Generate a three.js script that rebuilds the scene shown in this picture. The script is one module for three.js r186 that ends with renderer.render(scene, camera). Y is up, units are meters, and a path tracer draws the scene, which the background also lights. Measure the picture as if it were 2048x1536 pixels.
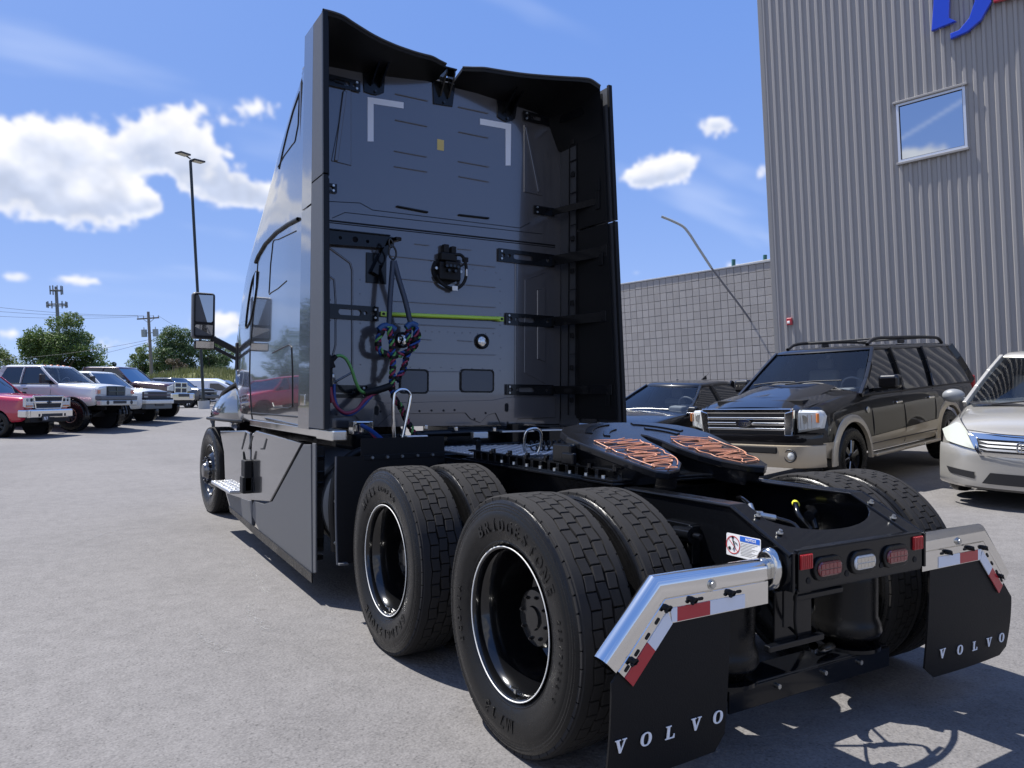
import * as THREE from 'three';
import { RoundedBoxGeometry } from 'three/addons/geometries/RoundedBoxGeometry.js';
import { mergeGeometries, mergeVertices, toCreasedNormals } from 'three/addons/utils/BufferGeometryUtils.js';
import { FontLoader } from 'three/addons/loaders/FontLoader.js';
import { TextGeometry } from 'three/addons/geometries/TextGeometry.js';

// ---------------------------------------------------------------- camera
const scene = new THREE.Scene();
const camera = new THREE.PerspectiveCamera(54.27, 4 / 3, 0.05, 3000);
camera.rotation.order = 'YXZ';
camera.position.set(-2.756, 1.4208, 2.5936);
camera.rotation.set(0.01484, -0.54638, 0.00668);
camera.updateMatrixWorld();
const renderer = new THREE.WebGLRenderer({ antialias: true });
renderer.toneMapping = THREE.LinearToneMapping;
renderer.toneMappingExposure = 1.65;
renderer.shadowMap.enabled = true;
renderer.shadowMap.type = THREE.PCFSoftShadowMap;

// ---------------------------------------------------------------- noise
function rng(seed) { let a = seed >>> 0; return () => { a = (a + 0x6D2B79F5) | 0; let t = Math.imul(a ^ (a >>> 15), 1 | a); t = (t + Math.imul(t ^ (t >>> 7), 61 | t)) ^ t; return ((t ^ (t >>> 14)) >>> 0) / 4294967296; }; }
function hash3(x, y, z) { let h = Math.imul(x, 374761393) ^ Math.imul(y, 668265263) ^ Math.imul(z, 2147483647 ^ 0x5bd1e995); h = Math.imul(h ^ (h >>> 13), 1274126177); h ^= h >>> 16; return (h >>> 0) / 4294967296; }
const sm = t => t * t * (3 - 2 * t);
function noise3(x, y, z) {
  const xi = Math.floor(x), yi = Math.floor(y), zi = Math.floor(z), u = sm(x - xi), v = sm(y - yi), w = sm(z - zi);
  const L = (a, b, t) => a + (b - a) * t;
  return L(L(L(hash3(xi, yi, zi), hash3(xi + 1, yi, zi), u), L(hash3(xi, yi + 1, zi), hash3(xi + 1, yi + 1, zi), u), v),
    L(L(hash3(xi, yi, zi + 1), hash3(xi + 1, yi, zi + 1), u), L(hash3(xi, yi + 1, zi + 1), hash3(xi + 1, yi + 1, zi + 1), u), v), w);
}
function fbm(x, y, z, o) { let s = 0, a = .5, n = 0; for (let i = 0; i < o; i++) { s += a * noise3(x, y, z); n += a; a *= .5; x = x * 2.03 + 11.3; y = y * 2.03 + 5.7; z = z * 2.03 + 3.1; } return s / n; }
const clamp = (x, a = 0, b = 1) => Math.min(b, Math.max(a, x));
const smooth = (a, b, x) => sm(clamp((x - a) / (b - a)));
const mix = (a, b, t) => a + (b - a) * t;

// ---------------------------------------------------------------- layout: where a line of sight meets a plane of the place
const FOC = 768 / Math.tan(54.27 / 2 * Math.PI / 180);
const CAMQ = new THREE.Quaternion().setFromEuler(camera.rotation);
const ray = (u, v) => new THREE.Vector3((u - 1024) / FOC, -(v - 768) / FOC, -1).applyQuaternion(CAMQ);
function on(ax, val, u, v) { const d = ray(u, v), t = (val - camera.position[ax]) / d[ax]; return camera.position.clone().addScaledVector(d, t); }
function deep(u, v, depth) { return camera.position.clone().addScaledVector(ray(u, v), depth); }

// ---------------------------------------------------------------- sky: air and clouds
const SUN = new THREE.Vector3(-0.31, 1, -0.57).normalize();
{
  const W = 2048, H = 1024, data = new Float32Array(W * H * 4);
  // cumulus: [azimuth px, height px, half width px, half height px, strength] in degrees of sky
  const dirOf = (u, v) => { const d = ray(u, v).normalize(); return [Math.atan2(d.z, d.x), Math.asin(d.y)]; };
  const clouds = [];
  const cl = (u, v, ru, rv, k, n = 1, kind = 0) => { const [a, e] = dirOf(u, v); clouds.push({ a, e, ra: ru / FOC, re: rv / FOC, k, n, kind }); };
  cl(30, 330, 105, 60, .85); cl(135, 345, 105, 70, .9); cl(240, 390, 70, 36, .8); cl(285, 405, 42, 22, .6); cl(85, 275, 46, 34, .75); cl(170, 290, 60, 40, .7); cl(130, 410, 110, 30, .7); cl(-140, 320, 150, 60, .9);
  cl(345, 255, 52, 40, .9); cl(300, 285, 62, 38, .8); cl(400, 320, 70, 46, .85); cl(470, 365, 56, 38, .85); cl(440, 385, 62, 26, .7); cl(590, 400, 60, 30, .8); cl(520, 395, 40, 24, .7); cl(350, 330, 60, 34, .6);
  cl(322, 378, 24, 15, -.8); cl(352, 415, 30, 18, -.7); cl(225, 262, 16, 14, -.4);
  cl(1432, 252, 30, 25, 1.0); cl(1325, 342, 54, 27, 1.0); cl(1285, 358, 34, 18, .75); cl(1375, 322, 34, 20, .75); cl(1445, 360, 22, 12, .5); cl(1525, 345, 20, 18, .5);
  cl(515, 222, 40, 22, .52); cl(455, 245, 36, 16, .42); cl(420, 215, 32, 14, .42);
  cl(150, 562, 34, 9, .5); cl(20, 552, 34, 8, .45); cl(465, 645, 60, 20, .8); cl(445, 665, 40, 14, .6); cl(20, 668, 30, 9, .45); cl(1462, 530, 20, 12, .6);
  cl(1275, 545, 60, 9, .4); cl(230, 690, 120, 14, .3);
  // the rest of the sky carries the same weather
  const R = rng(77);
  for (let i = 0; i < 46; i++) {
    const a = R() * Math.PI * 2, e = .10 + R() * .52, s = .06 + R() * .13, [a0] = dirOf(1024, 400);
    let da = Math.abs(((a - a0 + Math.PI * 3) % (Math.PI * 2)) - Math.PI); if (da < 1.2 || Math.abs(Math.abs(a > Math.PI ? a - 2 * Math.PI : a) - Math.PI) < .45) continue; const db = Math.abs(((a - 1.35 + Math.PI * 3) % (Math.PI * 2)) - Math.PI); if (db < .75) continue;
    for (let k = 0; k < 5; k++) clouds.push({ a: a + (R() - .5) * s * 3, e: e + (R() - .5) * s * .9, ra: s * (.5 + R()), re: s * (.35 + R() * .35), k: .85 + R() * .3, n: 1, kind: 0 });
  }
  clouds.push({ a: -3.085, e: .163, ra: .030, re: .016, k: 1.1, n: 1, kind: 0 }, { a: -3.115, e: .160, ra: .022, re: .012, k: .9, n: 1, kind: 0 });
  for (const [a, e, ra, re, k] of [[-1.87, .25, .085, .05, 1], [-1.95, .29, .07, .05, .9], [-1.83, .20, .05, .025, .7], [-2.1, .24, .1, .05, .9]]) clouds.push({ a, e, ra, re, k, n: 1, kind: 0 });
  for (let j = 0; j < H; j++) {
    const el = (j + .5) / H * Math.PI - Math.PI / 2, se = Math.sin(el), ce = Math.cos(el);
    const near = clouds.filter(c => Math.abs(c.e - el) < c.re * 1.9);
    for (let i = 0; i < W; i++) {
      const az = ((i + .5) / W - .5) * Math.PI * 2, o = (j * W + i) * 4;
      const x = ce * Math.cos(az), z = ce * Math.sin(az), y = se;
      const h = clamp(y, 0, 1), t = Math.pow(1 - h, 3.4), hz = Math.pow(1 - h, 14);
      let r = mix(.115, .30, t), g = mix(.235, .445, t), b = mix(.60, .78, t);
      r = mix(r, .50, hz * .75); g = mix(g, .63, hz * .75); b = mix(b, .88, hz * .75);
      const mu = x * SUN.x + y * SUN.y + z * SUN.z, gl = Math.pow(Math.max(mu, 0), 8) * .22;
      r += gl; g += gl; b += gl * .9;
      if (y < 0) { const f = clamp(-y * 12); r = mix(r, .20, f); g = mix(g, .20, f); b = mix(b, .20, f); }
      // thin high streaks
      if (y > .03) {
        const q = fbm(x / (y + .25) * 2.2 + 4, z / (y + .25) * 6.5, 2.7, 4), c = smooth(.52, .8, q) * .20 * smooth(.03, .15, y);
        r = mix(r, .80, c); g = mix(g, .86, c); b = mix(b, .97, c);
      }
      { // an old contrail low over the field across from the metal building
        const a = az > 0 ? az - 2 * Math.PI : az, t = (a + 3.06) / -.13; if (t > 0 && t < 1) { const d = Math.abs(el - mix(.178, .238, t)), c = (1 - smooth(.0008, .0026, d)) * .34; r = mix(r, .85, c); g = mix(g, .9, c); b = mix(b, 1, c); } }
      // cumulus
      let den = 0, hgt = 0, wsum = 0;
      for (const c of near) {
        let da = az - c.a; if (da > Math.PI) da -= 2 * Math.PI; if (da < -Math.PI) da += 2 * Math.PI;
        const fx = da * ce / c.ra; let fy = (el - c.e) / c.re; if (fy < 0) fy *= 1.15;
        const d2 = fx * fx + fy * fy; if (d2 > 3.2) continue;
        const w = c.k * Math.exp(-d2 * 1.05); den += w * (1 - den * .35); hgt += w * fy; wsum += w;
      }
      if (den > .12) {
        const n1 = fbm(x * 9 + 3, y * 11, z * 9, 3), n2 = fbm(x * 38, y * 44 + 9, z * 38, 4), n3 = fbm(x * 120, y * 130, z * 120, 3);
        const puff = 1 - Math.abs(n2 * 2 - 1);
        const v = den * .95 + (n1 - .5) * .75 + (puff - .72) * .85 + (n3 - .5) * .42;
        const a = smooth(.40, .74, v);
        if (a > 0) {
          const hh = wsum > 0 ? hgt / wsum : 0;
          const core = smooth(.5, 1.05, v) * smooth(.55, -.35, hh + (n1 - .5) * 1.4 + (n2 - .5) * .8);
          const lum = mix(.78, .54, core) + (n3 - .5) * .10 + (n2 - .5) * .14;
          r = mix(r, lum * mix(1, .84, core), a); g = mix(g, lum * mix(1, .95, core), a); b = mix(b, lum * mix(1.03, 1.22, core), a);
        }
      }
      const SK = .80; data[o] = r * SK; data[o + 1] = g * SK; data[o + 2] = b * SK; data[o + 3] = 1;
    }
  }
  const tex = new THREE.DataTexture(data, W, H, THREE.RGBAFormat, THREE.FloatType);
  tex.mapping = THREE.EquirectangularReflectionMapping; tex.magFilter = THREE.LinearFilter; tex.minFilter = THREE.LinearFilter; tex.needsUpdate = true;
  scene.background = tex; scene.environment = tex; scene.environmentIntensity = 1;
}
// ---------------------------------------------------------------- sun
const sun = new THREE.DirectionalLight(new THREE.Color(1.0, 0.965, 0.91), 5.0);
sun.position.copy(SUN).multiplyScalar(60); sun.target.position.set(0, 0, -4);
sun.castShadow = true; sun.shadow.mapSize.set(4096, 4096);
Object.assign(sun.shadow.camera, { left: -45, right: 45, top: 45, bottom: -45, near: 1, far: 160 });
scene.add(sun, sun.target);
// ---------------------------------------------------------------- helpers
const V = (x, y, z) => new THREE.Vector3(x, y, z);
const D2R = Math.PI / 180;
const used = {};
function numbered(n) { const k = used[n] = (used[n] || 0) + 1; return k === 1 ? n : n + '_' + String(k - 1).padStart(3, '0'); }
function tag(o, label, category, group, kind) { if (label) o.userData.label = label; if (category) o.userData.category = category; if (group) o.userData.group = group; if (kind) o.userData.kind = kind; return o; }
function thing(name, label, category, pos = [0, 0, 0], rotY = 0, group) { const g = new THREE.Group(); g.name = numbered(name); g.position.set(...pos); g.rotation.y = rotY; tag(g, label, category, group); scene.add(g); return g; }
function clean(g) {
  g = g.index ? g.toNonIndexed() : g.clone();
  for (const k of Object.keys(g.attributes)) if (!['position', 'normal', 'uv'].includes(k)) g.deleteAttribute(k);
  if (!g.attributes.normal) g.computeVertexNormals();
  if (!g.attributes.uv) g.setAttribute('uv', new THREE.BufferAttribute(new Float32Array(g.attributes.position.count * 2), 2));
  g.morphAttributes = {}; g.groups = []; return g;
}
const mg = l => { l = [].concat(l).flat(9); return mergeGeometries(l.map(clean), false); };
function boxUV(g, s = 1) {
  const p = g.attributes.position, n = p.count, uv = new Float32Array(n * 2), a = V(), b = V(), c = V();
  for (let i = 0; i < n; i += 3) {
    a.fromBufferAttribute(p, i); b.fromBufferAttribute(p, i + 1).sub(a); c.fromBufferAttribute(p, i + 2).sub(a); b.cross(c);
    const x = Math.abs(b.x), y = Math.abs(b.y), z = Math.abs(b.z);
    for (let k = i; k < i + 3; k++) { a.fromBufferAttribute(p, k); if (y >= x && y >= z) { uv[k * 2] = a.x * s; uv[k * 2 + 1] = a.z * s; } else if (x >= z) { uv[k * 2] = a.z * s; uv[k * 2 + 1] = a.y * s; } else { uv[k * 2] = a.x * s; uv[k * 2 + 1] = a.y * s; } }
  }
  g.setAttribute('uv', new THREE.BufferAttribute(uv, 2)); return g;
}
function mesh(name, geoms, mat, parent, label) {
  const g = boxUV(mg(geoms)); const m = new THREE.Mesh(g, mat); m.castShadow = m.receiveShadow = true;
  m.name = parent === scene ? numbered(name) : name; if (label) m.userData.label = label; (parent || scene).add(m); return m;
}
// several alike pieces, each a part of its own
const many = (name, list, mat, parent, label) => list.filter(Boolean).map(g => mesh(name, [g].flat(9), mat, parent, label));
function raw(name, g, mat, parent, label) { const m = new THREE.Mesh(g, mat); m.castShadow = m.receiveShadow = true; m.name = parent === scene ? numbered(name) : name; if (label) m.userData.label = label; parent.add(m); return m; }
function B(w, h, d, x = 0, y = 0, z = 0, o = {}) {
  const r = o.r ?? Math.min(.006, Math.min(w, h, d) * .22);
  const g = r > 0 ? new RoundedBoxGeometry(w, h, d, o.seg || 1, r) : new THREE.BoxGeometry(w, h, d);
  if (o.rx || o.ry || o.rz) g.applyMatrix4(new THREE.Matrix4().makeRotationFromEuler(new THREE.Euler(o.rx || 0, o.ry || 0, o.rz || 0, o.ord || 'XYZ')));
  return g.translate(x, y, z);
}
// a bar of w x h between two points; w lies along "side"
function bar(a, b, w, h, up = V(0, 1, 0), r) {
  const d = b.clone().sub(a), L = d.length(), z = d.clone().normalize(); let x = up.clone().cross(z); if (x.lengthSq() < 1e-6) x = V(1, 0, 0); x.normalize(); const y = z.clone().cross(x);
  const g = B(w, h, L, 0, 0, 0, r !== undefined ? { r } : {}); g.applyMatrix4(new THREE.Matrix4().makeBasis(x, y, z)); const m = a.clone().add(b).multiplyScalar(.5); return g.translate(m.x, m.y, m.z);
}
function cyl(a, b, r0, r1 = r0, seg = 18, open = false) {
  const d = b.clone().sub(a), L = d.length(); const g = new THREE.CylinderGeometry(r1, r0, L, seg, 1, open);
  g.applyQuaternion(new THREE.Quaternion().setFromUnitVectors(V(0, 1, 0), d.normalize())); const m = a.clone().add(b).multiplyScalar(.5); return g.translate(m.x, m.y, m.z);
}
function tube(pts, r, seg = 0, rad = 8, closed = false, tension) {
  const c = new THREE.CatmullRomCurve3(pts.map(p => p.isVector3 ? p : V(...p)), closed, tension !== undefined ? 'catmullrom' : 'centripetal', tension ?? .5);
  return new THREE.TubeGeometry(c, seg || pts.length * 6, r, rad, closed);
}
function polytube(pts, r, rad = 6, closed = false) { const out = []; const n = pts.length; for (let i = 0; i < n - (closed ? 0 : 1); i++) { out.push(cyl(pts[i], pts[(i + 1) % n], r, r, rad)); out.push(new THREE.SphereGeometry(r, rad, 4).translate(pts[i].x, pts[i].y, pts[i].z)); } return out; }
// flat polygon of 3d points given a thickness along n (toward -n from the given face)
function slab(pts, th, n) {
  pts = pts.map(p => p.isVector3 ? p : V(...p)); n = (n.isVector3 ? n : V(...n)).clone().normalize();
  const e = Math.abs(n.y) > .9 ? V(1, 0, 0) : V(0, 1, 0), x = e.clone().cross(n).normalize(), y = n.clone().cross(x);
  let p2 = pts.map(p => new THREE.Vector2(p.dot(x), p.dot(y))); if (THREE.ShapeUtils.area(p2) < 0) { p2 = p2.reverse(); pts = pts.slice().reverse(); }
  const off = pts[0].dot(n), s = new THREE.Shape(p2); const g = new THREE.ExtrudeGeometry(s, { depth: th, bevelEnabled: false });
  return g.applyMatrix4(new THREE.Matrix4().makeBasis(x, y, n).setPosition(n.clone().multiplyScalar(off - th)));
}
function shapeOf(pts, holes = []) { const s = new THREE.Shape(pts.map(p => new THREE.Vector2(p[0], p[1]))); for (const h of holes) s.holes.push(new THREE.Path(h.map(p => new THREE.Vector2(p[0], p[1])))); return s; }
function roundRect(w, h, r, cx = 0, cy = 0, n = 5) { const o = []; for (const [sx, sy, a] of [[1, 1, 0], [-1, 1, 90], [-1, -1, 180], [1, -1, 270]]) for (let i = 0; i <= n; i++) { const t = (a + 90 * i / n) * D2R; o.push([cx + sx * (w / 2 - r) + r * Math.cos(t), cy + sy * (h / 2 - r) + r * Math.sin(t)]); } return o; }
const circ = (r, n = 16, cx = 0, cy = 0) => Array.from({ length: n }, (_, i) => [cx + r * Math.cos(i / n * 2 * Math.PI), cy + r * Math.sin(i / n * 2 * Math.PI)]);
// extrude a 2d outline; o: bevel, mat (Matrix4)
function ext(pts, depth, o = {}) {
  const s = (pts instanceof THREE.Shape) ? pts : shapeOf(pts, o.holes || []); const bv = o.bevel || 0;
  const g = new THREE.ExtrudeGeometry(s, { depth: depth - 2 * bv, bevelEnabled: bv > 0, bevelThickness: bv, bevelSize: bv, bevelOffset: -bv, bevelSegments: o.bs || 1, curveSegments: o.cs || 8 });
  g.translate(0, 0, bv); if (o.mat) g.applyMatrix4(o.mat); return g;
}
const basis = (x, y, z, p = V(0, 0, 0)) => new THREE.Matrix4().makeBasis(x, y, z).setPosition(p);
// outlines drawn on a wall seen from +z, or on a side seen from -x (first coordinate runs toward +z)
const faceZ = z => new THREE.Matrix4().makeTranslation(0, 0, z);
const faceXn = x => basis(V(0, 0, 1), V(0, 1, 0), V(-1, 0, 0), V(x, 0, 0));
const faceYp = y => basis(V(1, 0, 0), V(0, 0, -1), V(0, 1, 0), V(0, y, 0));
// a turned shape about the x axis, profile [[x, r], ...]
function latheX(prof, seg = 64, a0 = 0, a1 = Math.PI * 2) { const g = new THREE.LatheGeometry(prof.map(p => new THREE.Vector2(Math.max(p[1], 1e-4), p[0])), seg, a0, a1); return g.rotateZ(-Math.PI / 2); }
function latheY(prof, seg = 24) { return new THREE.LatheGeometry(prof.map(p => new THREE.Vector2(Math.max(p[0], 1e-4), p[1])), seg); }
const T = (g, x, y, z) => g.translate(x, y, z);
function crease(g, deg = 35) { g = mergeVertices((() => { const c = clean(g); c.deleteAttribute('normal'); c.deleteAttribute('uv'); return c; })(), 1e-4); g.computeVertexNormals(); return toCreasedNormals(g, deg * D2R); }
// grid surface from rows of points
function grid(rows, closeU = false) {
  const m = rows.length, n = rows[0].length, pos = [], idx = []; for (const r of rows) for (const p of r) pos.push(p.x, p.y, p.z);
  for (let i = 0; i < m - 1; i++) for (let j = 0; j < n - (closeU ? 0 : 1); j++) { const a = i * n + j, b = i * n + (j + 1) % n, c = a + n, d = b + n; idx.push(a, b, d, a, d, c); }
  const g = new THREE.BufferGeometry(); g.setAttribute('position', new THREE.Float32BufferAttribute(pos, 3)); g.setIndex(idx); return g;
}
// a profile [[n, z]...] swept along a flat path in x,y with mitred corners; n is measured to the right-hand side below the path
function sweepXY(path, prof, closedProf = true) {
  const rows = path.map((p, i) => {
    const d0 = i > 0 ? V(p[0] - path[i - 1][0], p[1] - path[i - 1][1], 0).normalize() : null, d1 = i < path.length - 1 ? V(path[i + 1][0] - p[0], path[i + 1][1] - p[1], 0).normalize() : null;
    const a = d0 || d1, b = d1 || d0, t = a.clone().add(b).normalize(), nrm = V(t.y, -t.x, 0), k = 1 / Math.max(.3, nrm.dot(V(a.y, -a.x, 0)));
    return prof.map(q => V(p[0] + nrm.x * q[0] * k, p[1] + nrm.y * q[0] * k, q[1]));
  });
  return crease(grid(rows, closedProf), 40);
}
const fontSans = await new FontLoader().loadAsync('fonts/droid/droid_sans_bold.typeface.json');
const fontSerif = await new FontLoader().loadAsync('fonts/droid/droid_serif_bold.typeface.json');
function text(s, size, depth, font = fontSans, center = true) { const g = new TextGeometry(s, { font, size, depth, curveSegments: 4, bevelEnabled: false }); g.computeBoundingBox(); const b = g.boundingBox; if (center) g.translate(-(b.min.x + b.max.x) / 2, -(b.min.y + b.max.y) / 2, 0); return g; }

// ---------------------------------------------------------------- textures
function dataTex(w, h, fn, { srgb = false, rep = [1, 1], ch = 4 } = {}) {
  const d = new Uint8Array(w * h * 4); for (let j = 0; j < h; j++) for (let i = 0; i < w; i++) { const c = fn(i, j), o = (j * w + i) * 4; if (typeof c === 'number') d[o] = d[o + 1] = d[o + 2] = clamp(c) * 255; else { d[o] = clamp(c[0]) * 255; d[o + 1] = clamp(c[1]) * 255; d[o + 2] = clamp(c[2]) * 255; } d[o + 3] = 255; }
  const t = new THREE.DataTexture(d, w, h); t.wrapS = t.wrapT = THREE.RepeatWrapping; t.magFilter = THREE.LinearFilter; t.minFilter = THREE.LinearMipmapLinearFilter; t.generateMipmaps = true; if (srgb) t.colorSpace = THREE.SRGBColorSpace; t.repeat.set(...rep); t.needsUpdate = true; return t;
}
// tileable value noise
function tnoise(x, y, per, seed) { const xi = Math.floor(x), yi = Math.floor(y), u = sm(x - xi), v = sm(y - yi), m = a => ((a % per) + per) % per; const h = (a, b) => hash3(m(a), m(b), seed); return mix(mix(h(xi, yi), h(xi + 1, yi), u), mix(h(xi, yi + 1), h(xi + 1, yi + 1), u), v); }
function tfbm(u, v, per, o, seed) { let s = 0, a = .5, n = 0; for (let i = 0; i < o; i++) { s += a * tnoise(u * per, v * per, per, seed + i); n += a; a *= .5; per *= 2; } return s / n; }
const lin = (r, g, b) => new THREE.Color().setRGB(r, g, b);
function mat(r, g, b, o = {}) { const { cc, ...rest } = o; const m = new THREE.MeshPhysicalMaterial({ color: lin(r, g, b), roughness: .5, metalness: 0, ...rest }); if (cc) { m.clearcoat = cc; m.clearcoatRoughness = .03; } return m; }
const grimeTex = dataTex(512, 512, (i, j) => { const u = i / 512, v = j / 512; return .55 + .5 * (tfbm(u, v, 6, 5, 3) - .5) + .35 * (tfbm(u, v, 48, 3, 9) - .5); });
const grainTex = dataTex(512, 512, (i, j) => .5 + .8 * (tfbm(i / 512, j / 512, 96, 3, 21) - .5));
const withRep = (t, s) => { const c = t.clone(); c.repeat.set(s, s); c.needsUpdate = true; return c; };
const grime1 = withRep(grimeTex, 1), grain4 = withRep(grainTex, 3), grain10 = withRep(grainTex, 8);
const M = {
  paint: mat(.075, .078, .088, { roughness: .16, metalness: .6, cc: 1 }),
  paintBack: mat(.122, .118, .124, { roughness: .16, metalness: .5, cc: 1 }),
  satin: mat(.075, .078, .085, { roughness: .5, bumpMap: grain10, bumpScale: .0004 }),
  fairing: mat(.055, .058, .066, { roughness: .48, specularIntensity: .7, bumpMap: grain10, bumpScale: .0005 }),
  black: mat(.006, .0062, .007, { roughness: .42, specularIntensity: .5, bumpMap: grain4, bumpScale: .0006 }),
  blackGloss: mat(.005, .0052, .006, { roughness: .18, specularIntensity: .7, cc: .4 }),
  frameBlack: mat(.0045, .005, .0065, { roughness: .32, specularIntensity: .5, roughnessMap: grime1, cc: .15 }),
  plastic: mat(.007, .007, .0075, { roughness: .6, specularIntensity: .6, bumpMap: grain10, bumpScale: .0006 }),
  rubber: mat(.0065, .0064, .0066, { roughness: .5, specularIntensity: .55, roughnessMap: grime1, bumpMap: grain10, bumpScale: .0004 }),
  tread: mat(.0225, .0215, .0215, { roughness: .88, specularIntensity: .5, bumpMap: grain10, bumpScale: .0008 }),
  flap: mat(.0065, .0062, .0066, { roughness: .55, specularIntensity: .45, bumpMap: grain4, bumpScale: .0008 }),
  chrome: mat(.80, .79, .76, { roughness: .09, metalness: 1 }),
  steel: mat(.62, .61, .58, { roughness: .24, metalness: 1, roughnessMap: grime1 }),
  zinc: mat(.5, .5, .48, { roughness: .35, metalness: 1 }),
  alu: mat(.6, .61, .62, { roughness: .38, metalness: 1 }),
  rimBlack: mat(.004, .0042, .005, { roughness: .17, specularIntensity: .7, cc: .6 }),
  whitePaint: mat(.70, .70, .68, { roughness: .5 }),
  white: mat(.78, .78, .78, { roughness: .55 }),
  tapeWhite: mat(.70, .72, .76, { roughness: .35, cc: .4 }),
  tapeRed: mat(.42, .012, .022, { roughness: .35, cc: .4 }),
  lensRed: mat(.12, .004, .008, { roughness: .15, cc: 1 }),
  lensRed2: mat(.40, .015, .02, { roughness: .25, cc: .6 }),
  lensCell: mat(.20, .008, .012, { roughness: .2, cc: 1 }),
  lensClear: mat(.62, .63, .62, { roughness: .22, metalness: .35, cc: 1 }),
  lime: mat(.42, .62, .05, { roughness: .35, cc: .4 }),
  blue: mat(.015, .06, .28, { roughness: .4 }), red: mat(.33, .02, .04, { roughness: .4 }), green: mat(.12, .38, .08, { roughness: .4 }),
  glassDark: mat(.01, .012, .014, { roughness: .03, cc: 1 }),
  mirror: mat(.35, .37, .40, { roughness: .03, metalness: 1 }),
  copper: mat(.56, .25, .14, { roughness: .4, cc: .3 }),
  yellowed: mat(.55, .42, .14, { roughness: .6 }),
};
// ---------------------------------------------------------------- ground
const gy = (x, z) => { const t = Math.max(0, x - 3.6); return Math.min(t < 2 ? t * t * .015 : .06 * (t - 1), .62) + .42 * smooth(25, 34, -z); };
const asphaltTex = dataTex(2048, 2048, (i, j) => {
  const u = i / 2048, v = j / 2048;
  const st = tnoise(u * 420, v * 420, 420, 5), st2 = tnoise(u * 640, v * 640, 640, 8), big = tfbm(u, v, 5, 4, 31), mid = tfbm(u, v, 40, 3, 41);
  let a = .80 + (st - .5) * .28 + (st2 - .5) * .22 + (big - .5) * .12 + (mid - .5) * .22;
  if (st2 > .90) a += .14; if (st < .10) a -= .20;
  return [a * 1.0, a * .988, a * .985];
}, { srgb: false });
asphaltTex.repeat.set(1, 1);
const asphaltBump = dataTex(1024, 1024, (i, j) => { const u = i / 1024, v = j / 1024; return .5 + (tnoise(u * 300, v * 300, 300, 5) - .5) * .6 + (tnoise(u * 150, v * 150, 150, 6) - .5) * .5; });
const asphalt = new THREE.MeshPhysicalMaterial({ color: lin(.170, .164, .161), map: asphaltTex, vertexColors: true, roughness: .93, bumpMap: asphaltBump, bumpScale: .003 });
{
  const ax = (a, b, fine, c0, c1) => { const o = []; let x = a; while (x < b) { o.push(x); const d = x < c0 ? c0 - x : x > c1 ? x - c1 : 0; x += Math.max(fine, d * .22); } o.push(b); return o; };
  const X = ax(-420, 420, .3, -9, 13), Z = ax(-64, 300, .3, -16, 3), pos = [], uv = [], col = [], idx = [];
  for (const z of Z) for (const x of X) {
    pos.push(x, gy(x, z), z); uv.push(x / 3, z / 3);
    // old wash of dust and oil, worn wheel lanes, pale dusty patches
    const s = fbm(x * .11, 3, z * .11, 4), w = fbm(x * .5 + 9, 1, z * .35, 4), f = fbm(x * 1.7, 5, z * 1.7, 3);
    let k = 1 + (s - .5) * .22 + (w - .5) * .20 + (f - .5) * .10;
    if (w > .66) k += (w - .66) * .7; if (f < .3) k -= (.3 - f) * .5;
    col.push(k, k * (1 - (s - .5) * .02), k * (1 - (s - .5) * .04));
  }
  for (let j = 0; j < Z.length - 1; j++) for (let i = 0; i < X.length - 1; i++) { const a = j * X.length + i, b = a + 1, c = a + X.length, d = c + 1; idx.push(a, c, b, b, c, d); }
  const g = new THREE.BufferGeometry(); g.setAttribute('position', new THREE.Float32BufferAttribute(pos, 3)); g.setAttribute('uv', new THREE.Float32BufferAttribute(uv, 2)); g.setAttribute('color', new THREE.Float32BufferAttribute(col, 3)); g.setIndex(idx); g.computeVertexNormals();
  const m = raw('parking_lot', g, asphalt, scene); m.userData.kind = 'structure';
}
// ---------------------------------------------------------------- the tractor truck
const truck = thing('semi_truck', 'dark grey sleeper tractor truck seen from behind with bare frame and fifth wheel', 'semi truck');
const RW = .505;                                       // wheel centre height
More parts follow.
